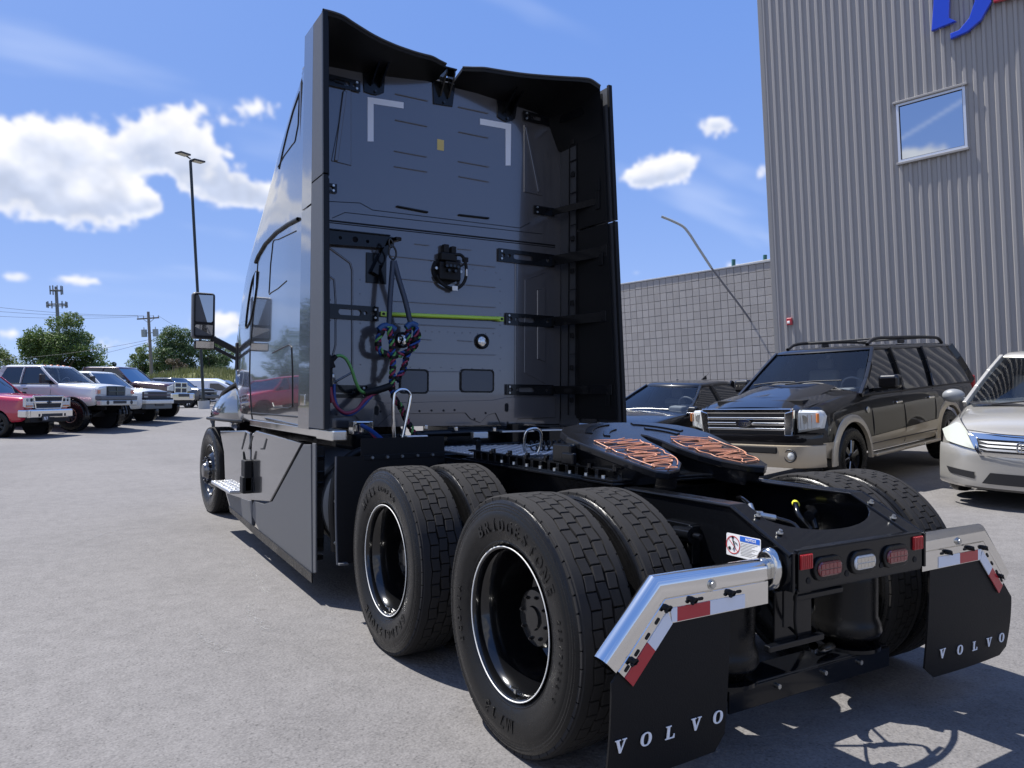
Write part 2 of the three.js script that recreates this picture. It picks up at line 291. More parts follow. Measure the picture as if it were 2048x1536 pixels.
// wheel geometry (outer face toward -x, x = 0 at the tyre's middle)
const tyreGeo = (() => {
  const side = [[-.100, .292], [-.114, .303], [-.121, .318], [-.125, .322], [-.124, .326], [-.132, .345], [-.138, .372], [-.1395, .376], [-.1415, .404], [-.142, .425], [-.1405, .444], [-.1385, .447], [-.139, .452], [-.1355, .461], [-.1365, .466], [-.133, .472], [-.134, .477], [-.130, .484], [-.126, .490], [-.119, .4935], [-.11, .4915]];
  const prof = [...side, [0, .4915], ...side.slice().reverse().map(p => [-p[0], p[1]])];
  return boxUV(clean(crease(latheX(prof, 96), 30)));
})();
const treadGeo = (() => {
  const pos = []; const P = (x, r, t) => [x, r * Math.cos(t), r * Math.sin(t)];
  const quad = (a, b, c, d) => pos.push(...a, ...b, ...c, ...a, ...c, ...d);
  const N = 50, pitch = Math.PI * 2 / N;
  const blockOf = (x0, x1, t0, t1, sk, r0, r1) => { // sk: how far the ends step sideways; slight chamfer on top
    const c = .0022, ct = c / r1;
    const lo = [P(x0 - sk, r0, t0), P(x1 - sk, r0, t0), P(x1 + sk, r0, t1), P(x0 + sk, r0, t1)], mi = [P(x0 - sk, r1 - c, t0), P(x1 - sk, r1 - c, t0), P(x1 + sk, r1 - c, t1), P(x0 + sk, r1 - c, t1)], hi = [P(x0 - sk + c, r1, t0 + ct), P(x1 - sk - c, r1, t0 + ct), P(x1 + sk - c, r1, t1 - ct), P(x0 + sk + c, r1, t1 - ct)];
    quad(hi[0], hi[3], hi[2], hi[1]);
    for (let i = 0; i < 4; i++) { const j = (i + 1) % 4; quad(lo[j], lo[i], mi[i], mi[j]); quad(mi[j], mi[i], hi[i], hi[j]); }
  };
  for (let k = 0; k < N; k++) {
    const t = k * pitch;
    const zz = (k % 2 ? 1 : -1) * .0034; // the long grooves zigzag from one block to the next
    for (const [row, xc] of [[0, -.0505], [1, 0], [2, .0505]]) { const o = (row % 2) * .5, a = t + (o + .045) * pitch, b = t + (o + .955) * pitch; blockOf(xc - .0216, xc + .0216, a, b, row === 1 ? -zz : zz, .489, .5125); }
    for (const s of [-1, 1]) { // shoulder rib: smooth, with a zigzag inner edge and small notches outside
      const H = 4; for (let h = 0; h < H; h++) { const a = t + h / H * pitch, b = t + (h + 1) / H * pitch, w = u => s * .0788 + zz * mix(-1, 1, (u - t) / pitch); const A = [P(w(a), .5115, a), P(s * .1125, .509, a), P(s * .1125, .509, b), P(w(b), .5115, b)], Lo = [P(w(a), .489, a), P(w(b), .489, b)];
        if (s < 0) { quad(A[0], A[3], A[2], A[1]); quad(Lo[0], Lo[1], A[3], A[0]); } else { quad(A[1], A[2], A[3], A[0]); quad(Lo[1], Lo[0], A[0], A[3]); }
        const E1 = P(s * .1175, .503, a), E2 = P(s * .1175, .503, b); if (s < 0) quad(A[1], A[2], E2, E1); else quad(E1, E2, A[2], A[1]); }
      const y0 = Math.min(s * .1165, s * .1245), y1 = Math.max(s * .1165, s * .1245);
      blockOf(y0, y1, t + pitch * .05, t + pitch * .95, 0, .482, .5045);
    }
  }
  const g = new THREE.BufferGeometry(); g.setAttribute('position', new THREE.Float32BufferAttribute(pos, 3)); g.computeVertexNormals(); return boxUV(clean(g));
})();
const rimDeep = (() => boxUV(clean(crease(latheX([[-.108, .292], [-.118, .304], [-.1225, .3045], [-.1235, .300], [-.118, .293], [-.104, .288], [-.086, .287], [-.076, .279], [-.04, .268], [.0, .262], [.06, .260], [.118, .258], [.150, .246], [.165, .225], [.168, .17], [.168, .09], [.168, .02]], 72), 28))))();
const rimLine = boxUV(clean(latheX([[-.1228, .3035], [-.1252, .3042], [-.1262, .3018], [-.1252, .2995], [-.1225, .2990]], 72)));
const rimInner = boxUV(clean(crease(latheX([[-.168, .02], [-.168, .22], [-.15, .246], [0, .26], [.11, .29], [.122, .304], [.118, .292]], 48), 28)));
function lugs(n, r, x, len, rad) { const o = []; for (let i = 0; i < n; i++) { const t = i / n * Math.PI * 2 + .2, y = r * Math.cos(t), z = r * Math.sin(t); o.push(cyl(V(x, y, z), V(x - len, y, z), rad, rad, 6)); o.push(cyl(V(x - len, y, z), V(x - len * 1.5, y, z), rad * .62, rad * .5, 8)); } return o; }
const hubDrive = boxUV(clean(crease(mg([latheX([[.168, .15], [.152, .148], [.146, .135], [.10, .128], [.02, .122], [.008, .112], [.004, .09], [.004, .05], [-.006, .045], [-.008, .001]], 32), ...lugs(10, .1675, .166, .03, .016), ...lugs(8, .088, .006, .01, .008)]), 30)));
const rimSteer = boxUV(clean(crease(latheX([[-.108, .292], [-.122, .3045], [-.127, .300], [-.118, .291], [-.1, .287], [-.08, .27], [-.062, .255], [-.066, .238], [-.1, .205], [-.128, .175], [-.134, .13], [-.13, .115], [-.13, .02]], 72), 28)));
const hubSteer = boxUV(clean(crease(mg([latheX([[-.13, .118], [-.15, .116], [-.158, .1], [-.178, .085], [-.196, .08], [-.2, .06], [-.202, .001]], 32), ...lugs(10, .144, -.132, .03, .018)]), 30)));
const holesSteer = (() => { const o = []; for (let i = 0; i < 5; i++) { const t = i / 5 * Math.PI * 2 + .5; const g = ext(circ(1, 14), .01); g.scale(.028, .018, 1); g.rotateY(-Math.PI / 2); g.rotateZ(.62); g.translate(-.088, .222, 0); g.rotateX(t); o.push(g); } return mg(o); })();
function sideLetters(list) { // raised words round the sidewall: [word, mid angle from the top (clockwise seen from outside), size, step]
  const o = []; for (const [word, mid, size, step, r] of list) { const n = word.length; [...word].forEach((ch, i) => { if (ch === ' ') return; const a = (mid + (i - (n - 1) / 2) * step) * D2R; const g = text(ch, size, .0032); g.rotateY(-Math.PI / 2); g.translate(-.1405, r, 0); g.rotateX(a); o.push(g); }); } return boxUV(mg(o));
}
function wheelGroup(pos, ry, rot, kind, letters) {
  const w = new THREE.Group(); w.name = 'wheel'; w.position.set(...pos); w.rotation.order = 'YXZ'; w.rotation.y = ry; w.rotation.x = rot; truck.add(w);
  raw('tyre', tyreGeo, M.rubber, w); raw('tread', treadGeo, M.tread, w);
  if (kind === 'steer') { raw('rim', rimSteer, M.rimBlack, w); raw('hub', hubSteer, mat(.16, .16, .165, { roughness: .22, metalness: 1 }), w); raw('hand_hole', holesSteer, M.plastic, w); raw('rim_edge', rimLine, M.zinc, w); }
  else if (kind === 'outer') { raw('rim', rimDeep, M.rimBlack, w); raw('rim_edge', rimLine, M.whitePaint, w); raw('hub', hubDrive, M.blackGloss, w); mesh('valve', [cyl(V(-.09, -.262, .03), V(-.125, -.245, .03), .006, .005, 8), B(.012, .02, .014, -.1, -.268, .03)], M.zinc, w); }
  else raw('rim', rimInner, M.rimBlack, w);
  if (letters) raw('lettering', sideLetters(letters), M.rubber, w);
  return w;
}
const brand = 'BRIDGESTONE';
wheelGroup([-1.07, RW, 0], 0, 0, 'outer', [[brand, 14, .054, 8.8, .390], ['M713', 186, .05, 8.8, .392], ['ECOPIA', 262, .03, 6.5, .392], ['295/75R22.5', 96, .02, 4.2, .40]]);
wheelGroup([-1.07, RW, -1.32], 0, 0, 'outer', [['M713', -34, .05, 8.8, .392], ['ECOPIA', 8, .03, 6.5, .392], [brand, 172, .046, 8.6, .392]]);
for (const z of [0, -1.32]) { wheelGroup([-.735, RW, z], 0, z ? 1.1 : .4, 'inner'); wheelGroup([1.07, RW, z], Math.PI, .7, 'outer', z ? null : [[brand, 20, .046, 8.6, .392]]); wheelGroup([.735, RW, z], Math.PI, 1.3, 'inner'); }
wheelGroup([-1.06, RW, -6.93], .05, .3, 'steer', [[brand, 60, .046, 8.6, .392]]); wheelGroup([1.06, RW, -6.93], Math.PI + .05, .5, 'steer');

// ---- frame
{
  for (const s of [-1, 1]) {
    const side = [[-7.6, .985], [.47, .985], [.765, .838], [.765, .705], [.55, .70], [-7.6, .70]];
    const web = ext(side, .012, { mat: basis(V(0, 0, 1), V(0, 1, 0), V(-1, 0, 0), V(s * .43 + .006, 0, 0)) });
    const fl = [bar(V(s * .389, .9805, -7.6), V(s * .389, .9805, .472), .094, .011, V(0, 1, 0), .004), bar(V(s * .389, .9815, .468), V(s * .389, .836, .762), .094, .011, V(0, 1, 0), .004), bar(V(s * .389, .704, -7.6), V(s * .389, .704, .74), .09, .012, V(0, 1, 0), .004)];
    // doubler along the rear end with a rounded top lip
    const lip = [cyl(V(s * .434, .9785, -.2), V(s * .434, .9785, .474), .009, .009, 10), cyl(V(s * .434, .9785, .474), V(s * .434, .834, .762), .009, .009, 10)];
    mesh('frame_rail', [web, fl, lip], M.frameBlack, truck);
    many('bolt', [.555, .66].map(z => { const y = .985 - (z - .47) / .295 * .147 + .008; return [cyl(V(s * .37, y, z), V(s * .37, y + .012, z + .006), .009, .008, 6), cyl(V(s * .37, y - .004, z), V(s * .37, y + .002, z), .014, .014, 14)]; }), M.zinc, truck);
  }
  for (const z of [-6.2, -5, -3.9, -2.9, -2.05, -1.0, -.35]) mesh('cross_member', [B(.85, .2, .012, 0, .845, z), B(.85, .012, .08, 0, .945, z), B(.85, .012, .08, 0, .745, z)], M.frameBlack, truck);
  // rear closing member with lamps
  const cm = mesh('rear_cross_member', [ext(roundRect(.80, .15, .012, 0, .772), .012, { bevel: .002, mat: faceZ(.758) }), B(.80, .010, .075, 0, .846, .727), B(.80, .012, .06, 0, .698, .735), bar(V(-.425, .70, .745), V(-.425, .845, .745), .014, .05, V(0, 0, 1)), bar(V(.425, .70, .745), V(.425, .845, .745), .014, .05, V(0, 0, 1))], M.frameBlack, truck);
  many('hole', [[-.115, .735], [.11, .742], [-.345, .735], [.345, .74]].map(([x, y]) => ext(circ(.012, 14, x, y), .003, { mat: faceZ(.7695) })), M.plastic, cm);
  const arc = []; for (let i = 0; i <= 16; i++) { const t = i / 16 * Math.PI; arc.push([-.368 * Math.cos(t), .045 - .215 * Math.pow(Math.sin(t), .8)]); }
  const sl = Math.atan2(.147, .295), gus = shapeOf([...arc.map(p => [p[0], p[1] + .06]), [.375, .12], [.375, -.22], [-.375, -.22], [-.375, .12]]);
  mesh('gusset_plate', [ext(gus, .008, { bevel: .002, mat: basis(V(1, 0, 0), V(0, Math.sin(sl), -Math.cos(sl)), V(0, Math.cos(sl), Math.sin(sl)), V(0, .926, .560)) })], M.frameBlack, truck);
  const oval = (x, w, h, lens, label, nm) => {
    const g = mesh(nm, [ext(roundRect(w + .034, h + .034, (h + .034) / 2, x, .7715, 8), .014, { bevel: .004, bs: 2, mat: faceZ(.768) })], M.rubber, truck, label);
    mesh('lens', [ext(roundRect(w, h, h / 2, x, .7715, 8), .016, { bevel: .005, bs: 2, mat: faceZ(.773) })], lens, g);
    const cells = []; for (let i = -2; i <= 2; i++) for (const j of [-1, 1]) cells.push(B(w / 6.4, h / 2.9, .004, x + i * w / 6, .7715 + j * h / 5, .7895, { r: .0015 }));
    many('lens_cell', cells, lens === M.lensClear ? M.steel : M.lensCell, g);
  };
  oval(-.236, .142, .056, M.lensRed, 'red oval tail lamp', 'tail_lamp'); oval(-.018, .136, .056, M.lensClear, 'clear oval reversing lamp', 'reversing_lamp'); oval(.2, .142, .056, M.lensRed, 'red oval tail lamp', 'tail_lamp');
  for (const s of [-1, 1]) { const rf = mesh('reflector', [B(.066, .056, .008, s * .362, .808, .7735)], M.lensRed2, truck, 'red square reflector'); many('reflector_rib', Array.from({ length: 6 }, (_, i) => B(.006, .052, .004, s * .362 - .0275 + i * .011, .808, .779, { r: .0015 })), M.lensRed2, rf); }
  // sticker on the left rail
  const st = mesh('notice_sticker', [ext(roundRect(.172, .088, .006, .541, .829, 3), .0015, { mat: faceXn(-.4365) })], M.white, truck, 'white and blue notice sticker');
  mesh('print', [ext(roundRect(.098, .02, .001, .574, .86, 1), .001, { mat: faceXn(-.438) })], mat(.02, .12, .55, { roughness: .5 }), st);
  { const g = text('NOTICE', .0105, .0008); g.applyMatrix4(faceXn(-.439)); g.translate(0, .8605, .58); mesh('lettering', [g], M.white, st); }
  mesh('ring_print', [ext(shapeOf(circ(.036, 28, .49, .829), [circ(.0325, 28, .49, .829)]), .001, { mat: faceXn(-.438) }), bar(V(-.4387, .852, .466), V(-.4387, .806, .515), .001, .003, V(1, 0, 0), 0)], mat(.45, .03, .03), st);
  mesh('figure_print', [bar(V(-.4384, .851, .49), V(-.4384, .828, .498), .001, .010, V(1, 0, 0), 0), bar(V(-.4384, .828, .5), V(-.4384, .81, .49), .001, .006, V(1, 0, 0), 0), bar(V(-.4384, .844, .496), V(-.4384, .836, .512), .001, .005, V(1, 0, 0), 0), ext(circ(.006, 12, .488, .858), .001, { mat: faceXn(-.4380) }), ext(circ(.007, 12, .472, .814), .001, { mat: faceXn(-.4380) })], M.plastic, st);
  { const l = []; for (let i = 0; i < 9; i++) l.push(B(.001, .0022, .084 - (i % 3) * .014, -.4375, .842 - i * .0058, .57 - (i % 3) * .007, { r: 0 })); many('text_line', l, mat(.35, .38, .45), st); }
}
// ---- rear suspension, seen between and under the rails
{
  for (const s of [-1, 1]) {
    const b = mesh('air_spring', [latheY([[.001, .62], [.12, .62], [.135, .60], [.14, .56], [.138, .40], [.15, .37], [.155, .33], [.14, .305], [.11, .30], [.10, .26], [.001, .26]], 32).translate(s * .415, .02, .40)], M.rubber, truck);
    mesh('seat_plate', [cyl(V(s * .415, .268, .40), V(s * .415, .284, .40), .15, .15, 24)], M.frameBlack, b);
    for (const z of [-.92, -1.9]) mesh('air_spring', [cyl(V(s * .41, .3, z), V(s * .41, .62, z), .14, .14, 24)], M.rubber, truck);
  }
  mesh('cross_beam', [B(1.06, .055, .15, .05, .242, .43, { r: .01 }), B(1.06, .09, .012, .05, .215, .505, { r: .003 })], M.frameBlack, truck);
  many('beam_bolt', [[-.2, .505], [.1, .505], [.35, .505]].map(([x, z]) => cyl(V(x, .23, z + .006), V(x, .23, z + .02), .011, .011, 6)), M.zinc, truck);
  mesh('rear_axle', [cyl(V(-1, RW, 0), V(1, RW, 0), .075, .075, 18), cyl(V(-1, RW, -1.32), V(1, RW, -1.32), .075, .075, 18), new THREE.SphereGeometry(.24, 24, 16).scale(1, 1, .95).translate(0, RW, -.02), new THREE.SphereGeometry(.24, 24, 16).translate(0, RW, -1.34), cyl(V(0, RW + .05, -1.3), V(0, RW + .05, 0), .055, .055, 14)], M.frameBlack, truck);
  for (const s of [-1, 1]) mesh('torque_arm', [bar(V(s * .42, .55, -.9), V(s * .42, .42, .05), .06, .07), bar(V(s * .42, .42, .05), V(s * .42, .26, .45), .08, .06)], M.frameBlack, truck);
  mesh('bracket', [B(.22, .22, .012, -.245, .55, .62), B(.33, .026, .03, -.255, .455, .64), B(.3, .025, .03, -.09, .62, .62), B(.05, .16, .01, -.375, .63, .70)], M.frameBlack, truck);
  many('tow_hook', [tube([[.02, .36, .52], [.05, .33, .5], [.13, .305, .47], [.24, .30, .45]], .02, 20, 8)], M.steel, truck);
  // shock absorber and its bracket on the outside of the left rail
  mesh('shock_bracket', [B(.05, .05, .16, -.46, .86, .22), B(.05, .16, .03, -.465, .80, .15), B(.05, .16, .03, -.465, .80, .30)], M.frameBlack, truck);
  mesh('shock_absorber', [cyl(V(-.50, .84, .23), V(-.50, .845, .33), .032, .032, 16), cyl(V(-.51, .78, .25), V(-.54, .45, .1), .035, .035, 16), cyl(V(-.5, .845, .34), V(-.5, .845, .375), .014, .014, 6)], M.frameBlack, truck);
  // air lines and fittings in the open frame
  const hose = (pts, r, m, n = 'air_line') => mesh(n, [tube(pts, r, 0, 8)], m, truck);
  hose([[.40, .88, .12], [.35, .90, .17], [.29, .895, .22], [.26, .86, .26], [.27, .80, .32]], .014, M.blackGloss); hose([[.43, .86, .16], [.38, .885, .22], [.34, .87, .27], [.31, .80, .32]], .014, M.blackGloss);
  mesh('hose_tag', [cyl(V(.345, .901, .172), V(.312, .899, .205), .0165, .0165, 10)], mat(.6, .6, .05), truck);
  hose([[-.38, .80, .3], [-.2, .82, .2], [0, .86, .05], [.1, .9, -.1]], .009, M.blackGloss); hose([[-.36, .83, .5], [-.2, .79, .55], [0, .775, .55], [.2, .77, .5], [.36, .8, .4]], .012, M.blackGloss); hose([[-.36, .84, .48], [-.1, .80, .52], [.1, .78, .5]], .010, M.alu);
  mesh('valve', [cyl(V(-.14, .90, .30), V(-.08, .895, .33), .02, .02, 10), cyl(V(-.08, .895, .33), V(-.03, .885, .36), .014, .014, 8), B(.05, .035, .035, -.17, .90, .29), cyl(V(-.11, .90, .31), V(-.10, .94, .28), .012, .012, 8)], M.zinc, truck); hose([[-.17, .9, .29], [-.25, .88, .25], [-.36, .84, .2]], .010, M.blackGloss); hose([[-.03, .885, .36], [.02, .86, .42], [.0, .80, .5]], .010, M.blackGloss); hose([[-.1, .94, .28], [-.06, .955, .2], [.02, .94, .1]], .008, M.blackGloss);
  mesh('hose_end', [cyl(V(.20, .875, .36), V(.27, .885, .33), .024, .022, 12), cyl(V(.27, .885, .33), V(.33, .885, .28), .02, .02, 12)], M.blackGloss, truck);
  mesh('valve', [cyl(V(.02, .88, .06), V(.06, .87, .08), .018, .018, 10), cyl(V(.06, .87, .08), V(.10, .855, .12), .013, .013, 8), B(.04, .03, .03, -.01, .885, .06)], M.zinc, truck);
  hose([[-.3, .66, .68], [-.28, .55, .66], [-.18, .44, .6], [-.02, .38, .52]], .006, M.plastic);
}
// ---- mud flaps on polished brackets
function flapAssembly(s) {
  const mir = g => { if (s > 0) { g = clean(g); g.scale(-1, 1, 1); const p = g.attributes.position, q = g.attributes.normal; for (let i = 0; i < p.count; i += 3) for (const a of [p, q, g.attributes.uv]) { const k = a.itemSize; for (let c = 0; c < k; c++) { const t = a.array[(i + 1) * k + c]; a.array[(i + 1) * k + c] = a.array[(i + 2) * k + c]; a.array[(i + 2) * k + c] = t; } } } return g; };
  const path = [[-.482, .806], [-1.035, .806], [-1.258, .576]], Z = .712;
  // path runs outward (toward -x): its right-hand normal points up, so positive n is up
  const arcTop = []; for (let i = 0; i <= 10; i++) { const t = i / 10 * Math.PI; arcTop.push([-.022 + .034 * Math.sin(t), Z - .036 + .036 * Math.cos(t)]); }
  const outerProf = [[-.060, Z], ...arcTop, [-.060, Z - .072], [-.066, Z - .06], [-.066, Z - .010]];
  const br = mesh('flap_bracket', [mir(sweepXY(path, outerProf)), mir(sweepXY([[-.50, .806], [-1.035, .806], [-1.252, .582]], [[-.058, Z - .012], [-.066, Z + .0015], [-.148, Z + .0015], [-.148, Z - .0025], [-.07, Z - .0025]]))], M.chrome, truck, s < 0 ? 'polished left mud flap bracket' : 'polished right mud flap bracket');
  mesh('mount_flange', [mir(T(latheX([[-.036, .001], [-.036, .052], [-.03, .066], [-.012, .072], [0, .066], [.004, .04], [.004, .001]], 28).scale(1, 1.15, .8), -.445, .775, .685))], M.steel, br);
  const dir = V(-.25, -.258, 0).normalize(), nn = V(-dir.y, dir.x, 0).negate(); // along the sloping arm; away from it downward
  const onArm = (t, n) => V(-1.035, .806, Z + .006).addScaledVector(dir, t).add(V(dir.y, -dir.x, 0).multiplyScalar(n).multiplyScalar(1));
  const q = (p, n) => { const up = V(dir.y, -dir.x, 0); const w = up.y > 0 ? up : up.negate(); return V(-1.035, .806, 0).addScaledVector(dir, p).addScaledVector(w, n); };
  const tape = (m, pts) => mesh('reflective_tape', [mir(slab(pts.map(p => V(p.x, p.y, Z + .0042)), .0022, V(0, 0, 1)))], m, br);
  tape(M.tapeWhite, [V(-.625, .709), V(-.80, .709), V(-.80, .661), V(-.625, .661)]); tape(M.tapeRed, [V(-.8003, .709), V(-.955, .709), V(-.955, .661), V(-.8003, .661)]); tape(M.tapeWhite, [V(-.9553, .709), V(-.985, .709), V(-.978, .662), V(-.9553, .661)]);
  tape(M.tapeWhite, [q(.05, -.099), q(.175, -.099), q(.175, -.146), q(.066, -.146)]); tape(M.tapeRed, [q(.1753, -.099), q(.312, -.099), q(.312, -.146), q(.1753, -.146)]);
  const slot = (p, a) => { const g = ext(roundRect(.026, .011, .0055, 0, 0, 4), .0025); g.rotateZ(a); return mir(T(g, p.x, p.y, Z + .0012)); };
  many('slot', [slot(V(-.655, .722, 0), 0), slot(V(-.845, .722, 0), 0), ...[.10, .16, .225, .285].map(t => slot(q(t, -.086), Math.atan2(dir.y, dir.x)))], M.plastic, br);
  const knob = p => [mir(cyl(V(p.x, p.y, Z), V(p.x, p.y, Z + .02), .012, .010, 8)), mir(B(.032, .009, .012, p.x, p.y - .003, Z + .014, { rz: .5 }))];
  many("bolt", [knob(V(-.70, .724, 0)), knob(V(-.885, .724, 0)), knob(q(.045, -.086)), knob(q(.255, -.086))], M.plastic, br);
  mesh('hex_bolt', [mir(cyl(V(-.79, .764, Z), V(-.79, .764, Z + .012), .0135, .0125, 6)), mir(cyl(V(-.79, .764, Z), V(-.79, .764, Z + .004), .018, .018, 16))], M.zinc, br);
  // the flap hangs behind the plate, slightly bowed
  const nx = 10, ny = 14, pts = []; const xl = s < 0 ? -1.228 : -1.285, xr = s < 0 ? -.69 : -.572, yb = .162;
  const edgeTop = x => x > -1.035 ? .72 : .72 + (x + 1.035) * 1.03;
  const rows = []; for (let i = 0; i <= nx; i++) { const r = []; for (let j = 0; j <= ny; j++) { const u = i / nx, v = j / ny; let x = mix(xl, xr, u), y0 = yb; const c = .05; if (u > .9) { y0 = yb + Math.pow((u - .9) / .1, 2) * c; } if (u < .06) y0 = yb + Math.pow((.06 - u) / .06, 2) * .03; const y = mix(edgeTop(x) - .02, y0, v); r.push(V(x, y, Z - .006 - .025 * v * v + .012 * Math.sin(u * 3.1) * v)); } rows.push(r); }
  const back = rows.map(r => r.map(p => V(p.x, p.y, p.z - .008))); const rim = []; const ring = a => [...a[0], ...a.slice(1).map(r => r[ny]), ...a[nx].slice(0, ny).reverse(), ...a.slice(1, nx).map(r => r[0]).reverse()];
  const A = ring(rows), Bk = ring(back);
  const fl = mesh('mud_flap', [mir(crease(mg([grid(rows), grid(back), grid([A, Bk], true)]), 40))], M.flap, truck, 'black rubber mud flap with white lettering');
  const word = 'VOLVO', px = s < 0 ? [[1240, 1492], [1290.5, 1477], [1338, 1463], [1390, 1447], [1436, 1434]] : [[1885, 1307], [1918.5, 1299], [1948, 1291], [1977, 1284], [2003, 1275]];
  // five letters spaced across the flap, on its rear face
  [...word].forEach((ch, i) => { const p = on('z', Z - .012, ...px[i]); const g = text(ch, s < 0 ? .043 : .042, .003, fontSerif); const sh = new THREE.Matrix4().set(1.15, .12, 0, 0, 0, 1, 0, 0, 0, 0, 1, 0, 0, 0, 0, 1); g.applyMatrix4(sh); const yy = p.y, xx = p.x, ex = edgeTop(-Math.abs(xx)) - .02, v = clamp((ex - yy) / (ex - yb)), u = 1 - clamp((Math.abs(xx) - Math.abs(xr)) / (Math.abs(xl) - Math.abs(xr))); mesh('letter', [T(g, xx, yy, Z - .006 - .025 * v * v + .012 * Math.sin(u * 3.1) * v + .004)], M.white, fl); });
}
flapAssembly(-1); flapAssembly(1);
// ---- fifth wheel, its slider and the deck
{
  const tilt = 14 * D2R, base = V(.04, 1.07, -.06), AX = V(1, 0, 0), FW = V(0, Math.sin(tilt), -Math.cos(tilt)), UP = V(0, Math.cos(tilt), Math.sin(tilt));
  const at = (a, b, h = 0) => base.clone().addScaledVector(AX, a).addScaledVector(FW, b).addScaledVector(UP, h);
  const half = [[.02, .54], [.045, .44], [.05, .33], [.085, .20], [.14, .09], [.235, .0], [.33, -.03], [.385, .0], [.43, .12], [.475, .30], [.51, .46], [.515, .56], [.49, .655], [.42, .735], [.30, .785], [.15, .805], [0, .81]];
  const out = [...half, ...half.slice(0, -1).reverse().map(p => [-p[0], p[1]])]; const throat = [[-.02, .54], [0, .56], [.02, .54]];
  const shape = shapeOf([...half, ...half.slice(0, -1).reverse().map(p => [-p[0], p[1]]), [0, .56]]);
  const fw = mesh('fifth_wheel', [ext(shape, .04, { bevel: .008, bs: 2, mat: basis(AX, FW.clone(), UP, at(0, 0, -.04)) })], mat(.010, .0105, .0125, { roughness: .34, roughnessMap: grime1, specularIntensity: .8 }), truck, 'black fifth wheel coupling plate with grease beads');
  // side walls below the plate
  const wall = []; for (const s of [-1, 1]) { const o = [[.385, .0], [.43, .12], [.475, .30], [.51, .46], [.515, .56], [.49, .655], [.42, .735], [.30, .785]].map(p => [s * p[0], p[1]]); wall.push(crease(grid([o.map(p => at(p[0] * .99, p[1] * .99, -.03)), o.map(p => at(p[0] * .965, p[1] * .98, -.115 + (p[1] < .1 ? .05 : 0)))]), 30)); const i2 = [[.05, .44], [.05, .33], [.085, .20], [.14, .09], [.235, .0]].map(p => [s * (p[0] + .01), p[1]]); wall.push(crease(grid([i2.map(p => at(p[0], p[1], -.03)), i2.map(p => at(p[0], p[1], -.11))]), 30)); wall.push(slab([at(s * .24, .0, -.02), at(s * .38, .0, -.02), at(s * .375, .03, -.11), at(s * .24, .03, -.10)], .006, FW.clone().negate())); }
  many('skirt', wall, M.frameBlack, fw);
  // raised arc pads on the front half
  const pads = []; for (const s of [-1, 1]) for (const [r0, r1, a0, a1] of [[.205, .235, 20, 66], [.285, .32, 26, 76]]) { const p = []; for (let i = 0; i <= 10; i++) { const t = mix(a0, a1, i / 10) * D2R; p.push([s * r1 * Math.cos(t) * 1.25, .47 + r1 * Math.sin(t)]); } for (let i = 10; i >= 0; i--) { const t = mix(a0, a1, i / 10) * D2R; p.push([s * r0 * Math.cos(t) * 1.25, .47 + r0 * Math.sin(t)]); } if (s < 0) p.reverse(); pads.push(ext(p, .008, { bevel: .002, mat: basis(AX, FW, UP, at(0, 0, -.001)) })); }
  many('wear_pad', pads, M.frameBlack, fw);
  mesh('release_bracket', [B(.05, .10, .16, -.49, 1.12, -.60, { r: .01 }), B(.03, .06, .1, -.52, 1.1, -.52, { r: .008 })], M.frameBlack, fw);
  // squeezed beads of copper grease wandering over both ramps
  const R = rng(5); for (const s of [-1, 1]) {
    const inside = b => { const lo = b < .09 ? mix(.235, .14, clamp(b / .09)) : b < .2 ? mix(.14, .085, (b - .09) / .11) : mix(.085, .075, clamp((b - .2) / .2)); const hi = b < .12 ? mix(.385, .43, clamp(b / .12)) : b < .3 ? mix(.43, .47, (b - .12) / .18) : mix(.47, .44, clamp((b - .3) / .2)); return [lo + .02, hi - .025]; };
    const beads = [];
    for (let pass = 0; pass < 2; pass++) { const pts = [], n = 17; let a = .5; for (let i = 0; i <= n; i++) { const b = mix(.47, .02, i / n) + (R() - .5) * .075, [lo, hi] = inside(clamp(b, .01, .49)); a = i % 2 ? .62 + R() * .38 : R() * .38; if (R() < .2) a = R(); pts.push(at(s * mix(lo, hi, a), b, .004 + R() * .006)); } beads.push(new THREE.TubeGeometry(new THREE.CatmullRomCurve3(pts, false, 'catmullrom', .9), n * 12, .0029, 6)); }
    for (let k = 0; k < 2; k++) { const pts = []; for (let i = 0; i <= 9; i++) { const b = mix(.46, .04, i / 9), [lo, hi] = inside(b); pts.push(at(s * mix(lo, hi, .05 + k * .88 + (R() - .5) * .12), b + (R() - .5) * .02, .006)); } beads.push(new THREE.TubeGeometry(new THREE.CatmullRomCurve3(pts), 60, .0028, 6)); }
    mesh('grease_bead', beads, M.copper, fw, 'copper coloured beads of grease');
  }
  // slider base
  mesh('base_plate', [B(1.04, .012, 1.56, .02, 1.0, -.975), B(1.04, .012, .25, .02, 1.014, -.32)], M.frameBlack, truck);
  for (const s of [-1, 1]) {
    const teeth = []; for (let i = 0; i < 16; i++) teeth.push(B(.05, .045, .028, s * .425, 1.032, -1.66 + i * .085, { r: .004 }));
    const rail = mesh('slide_rail', [B(.03, .012, 1.5, s * .432, 1.058, -1.0), B(.075, .010, 1.5, s * .425, 1.010, -1.0), B(.012, .05, 1.5, s * .392, 1.035, -1.0), ...teeth], M.frameBlack, truck);
    many('bolt', Array.from({ length: 7 }, (_, i) => [cyl(V(s * .40, 1.058, -1.5 + i * .2), V(s * .40, 1.084, -1.5 + i * .2), .015, .014, 6), cyl(V(s * .45, 1.058, -1.44 + i * .2), V(s * .45, 1.078, -1.44 + i * .2), .012, .012, 6)]), M.blackGloss, rail);
    many('lower_bolt', Array.from({ length: 8 }, (_, i) => cyl(V(s * .455, 1.014, -1.3 + i * .14), V(s * .455, 1.03, -1.3 + i * .14), .012, .011, 6)), M.zinc, rail);
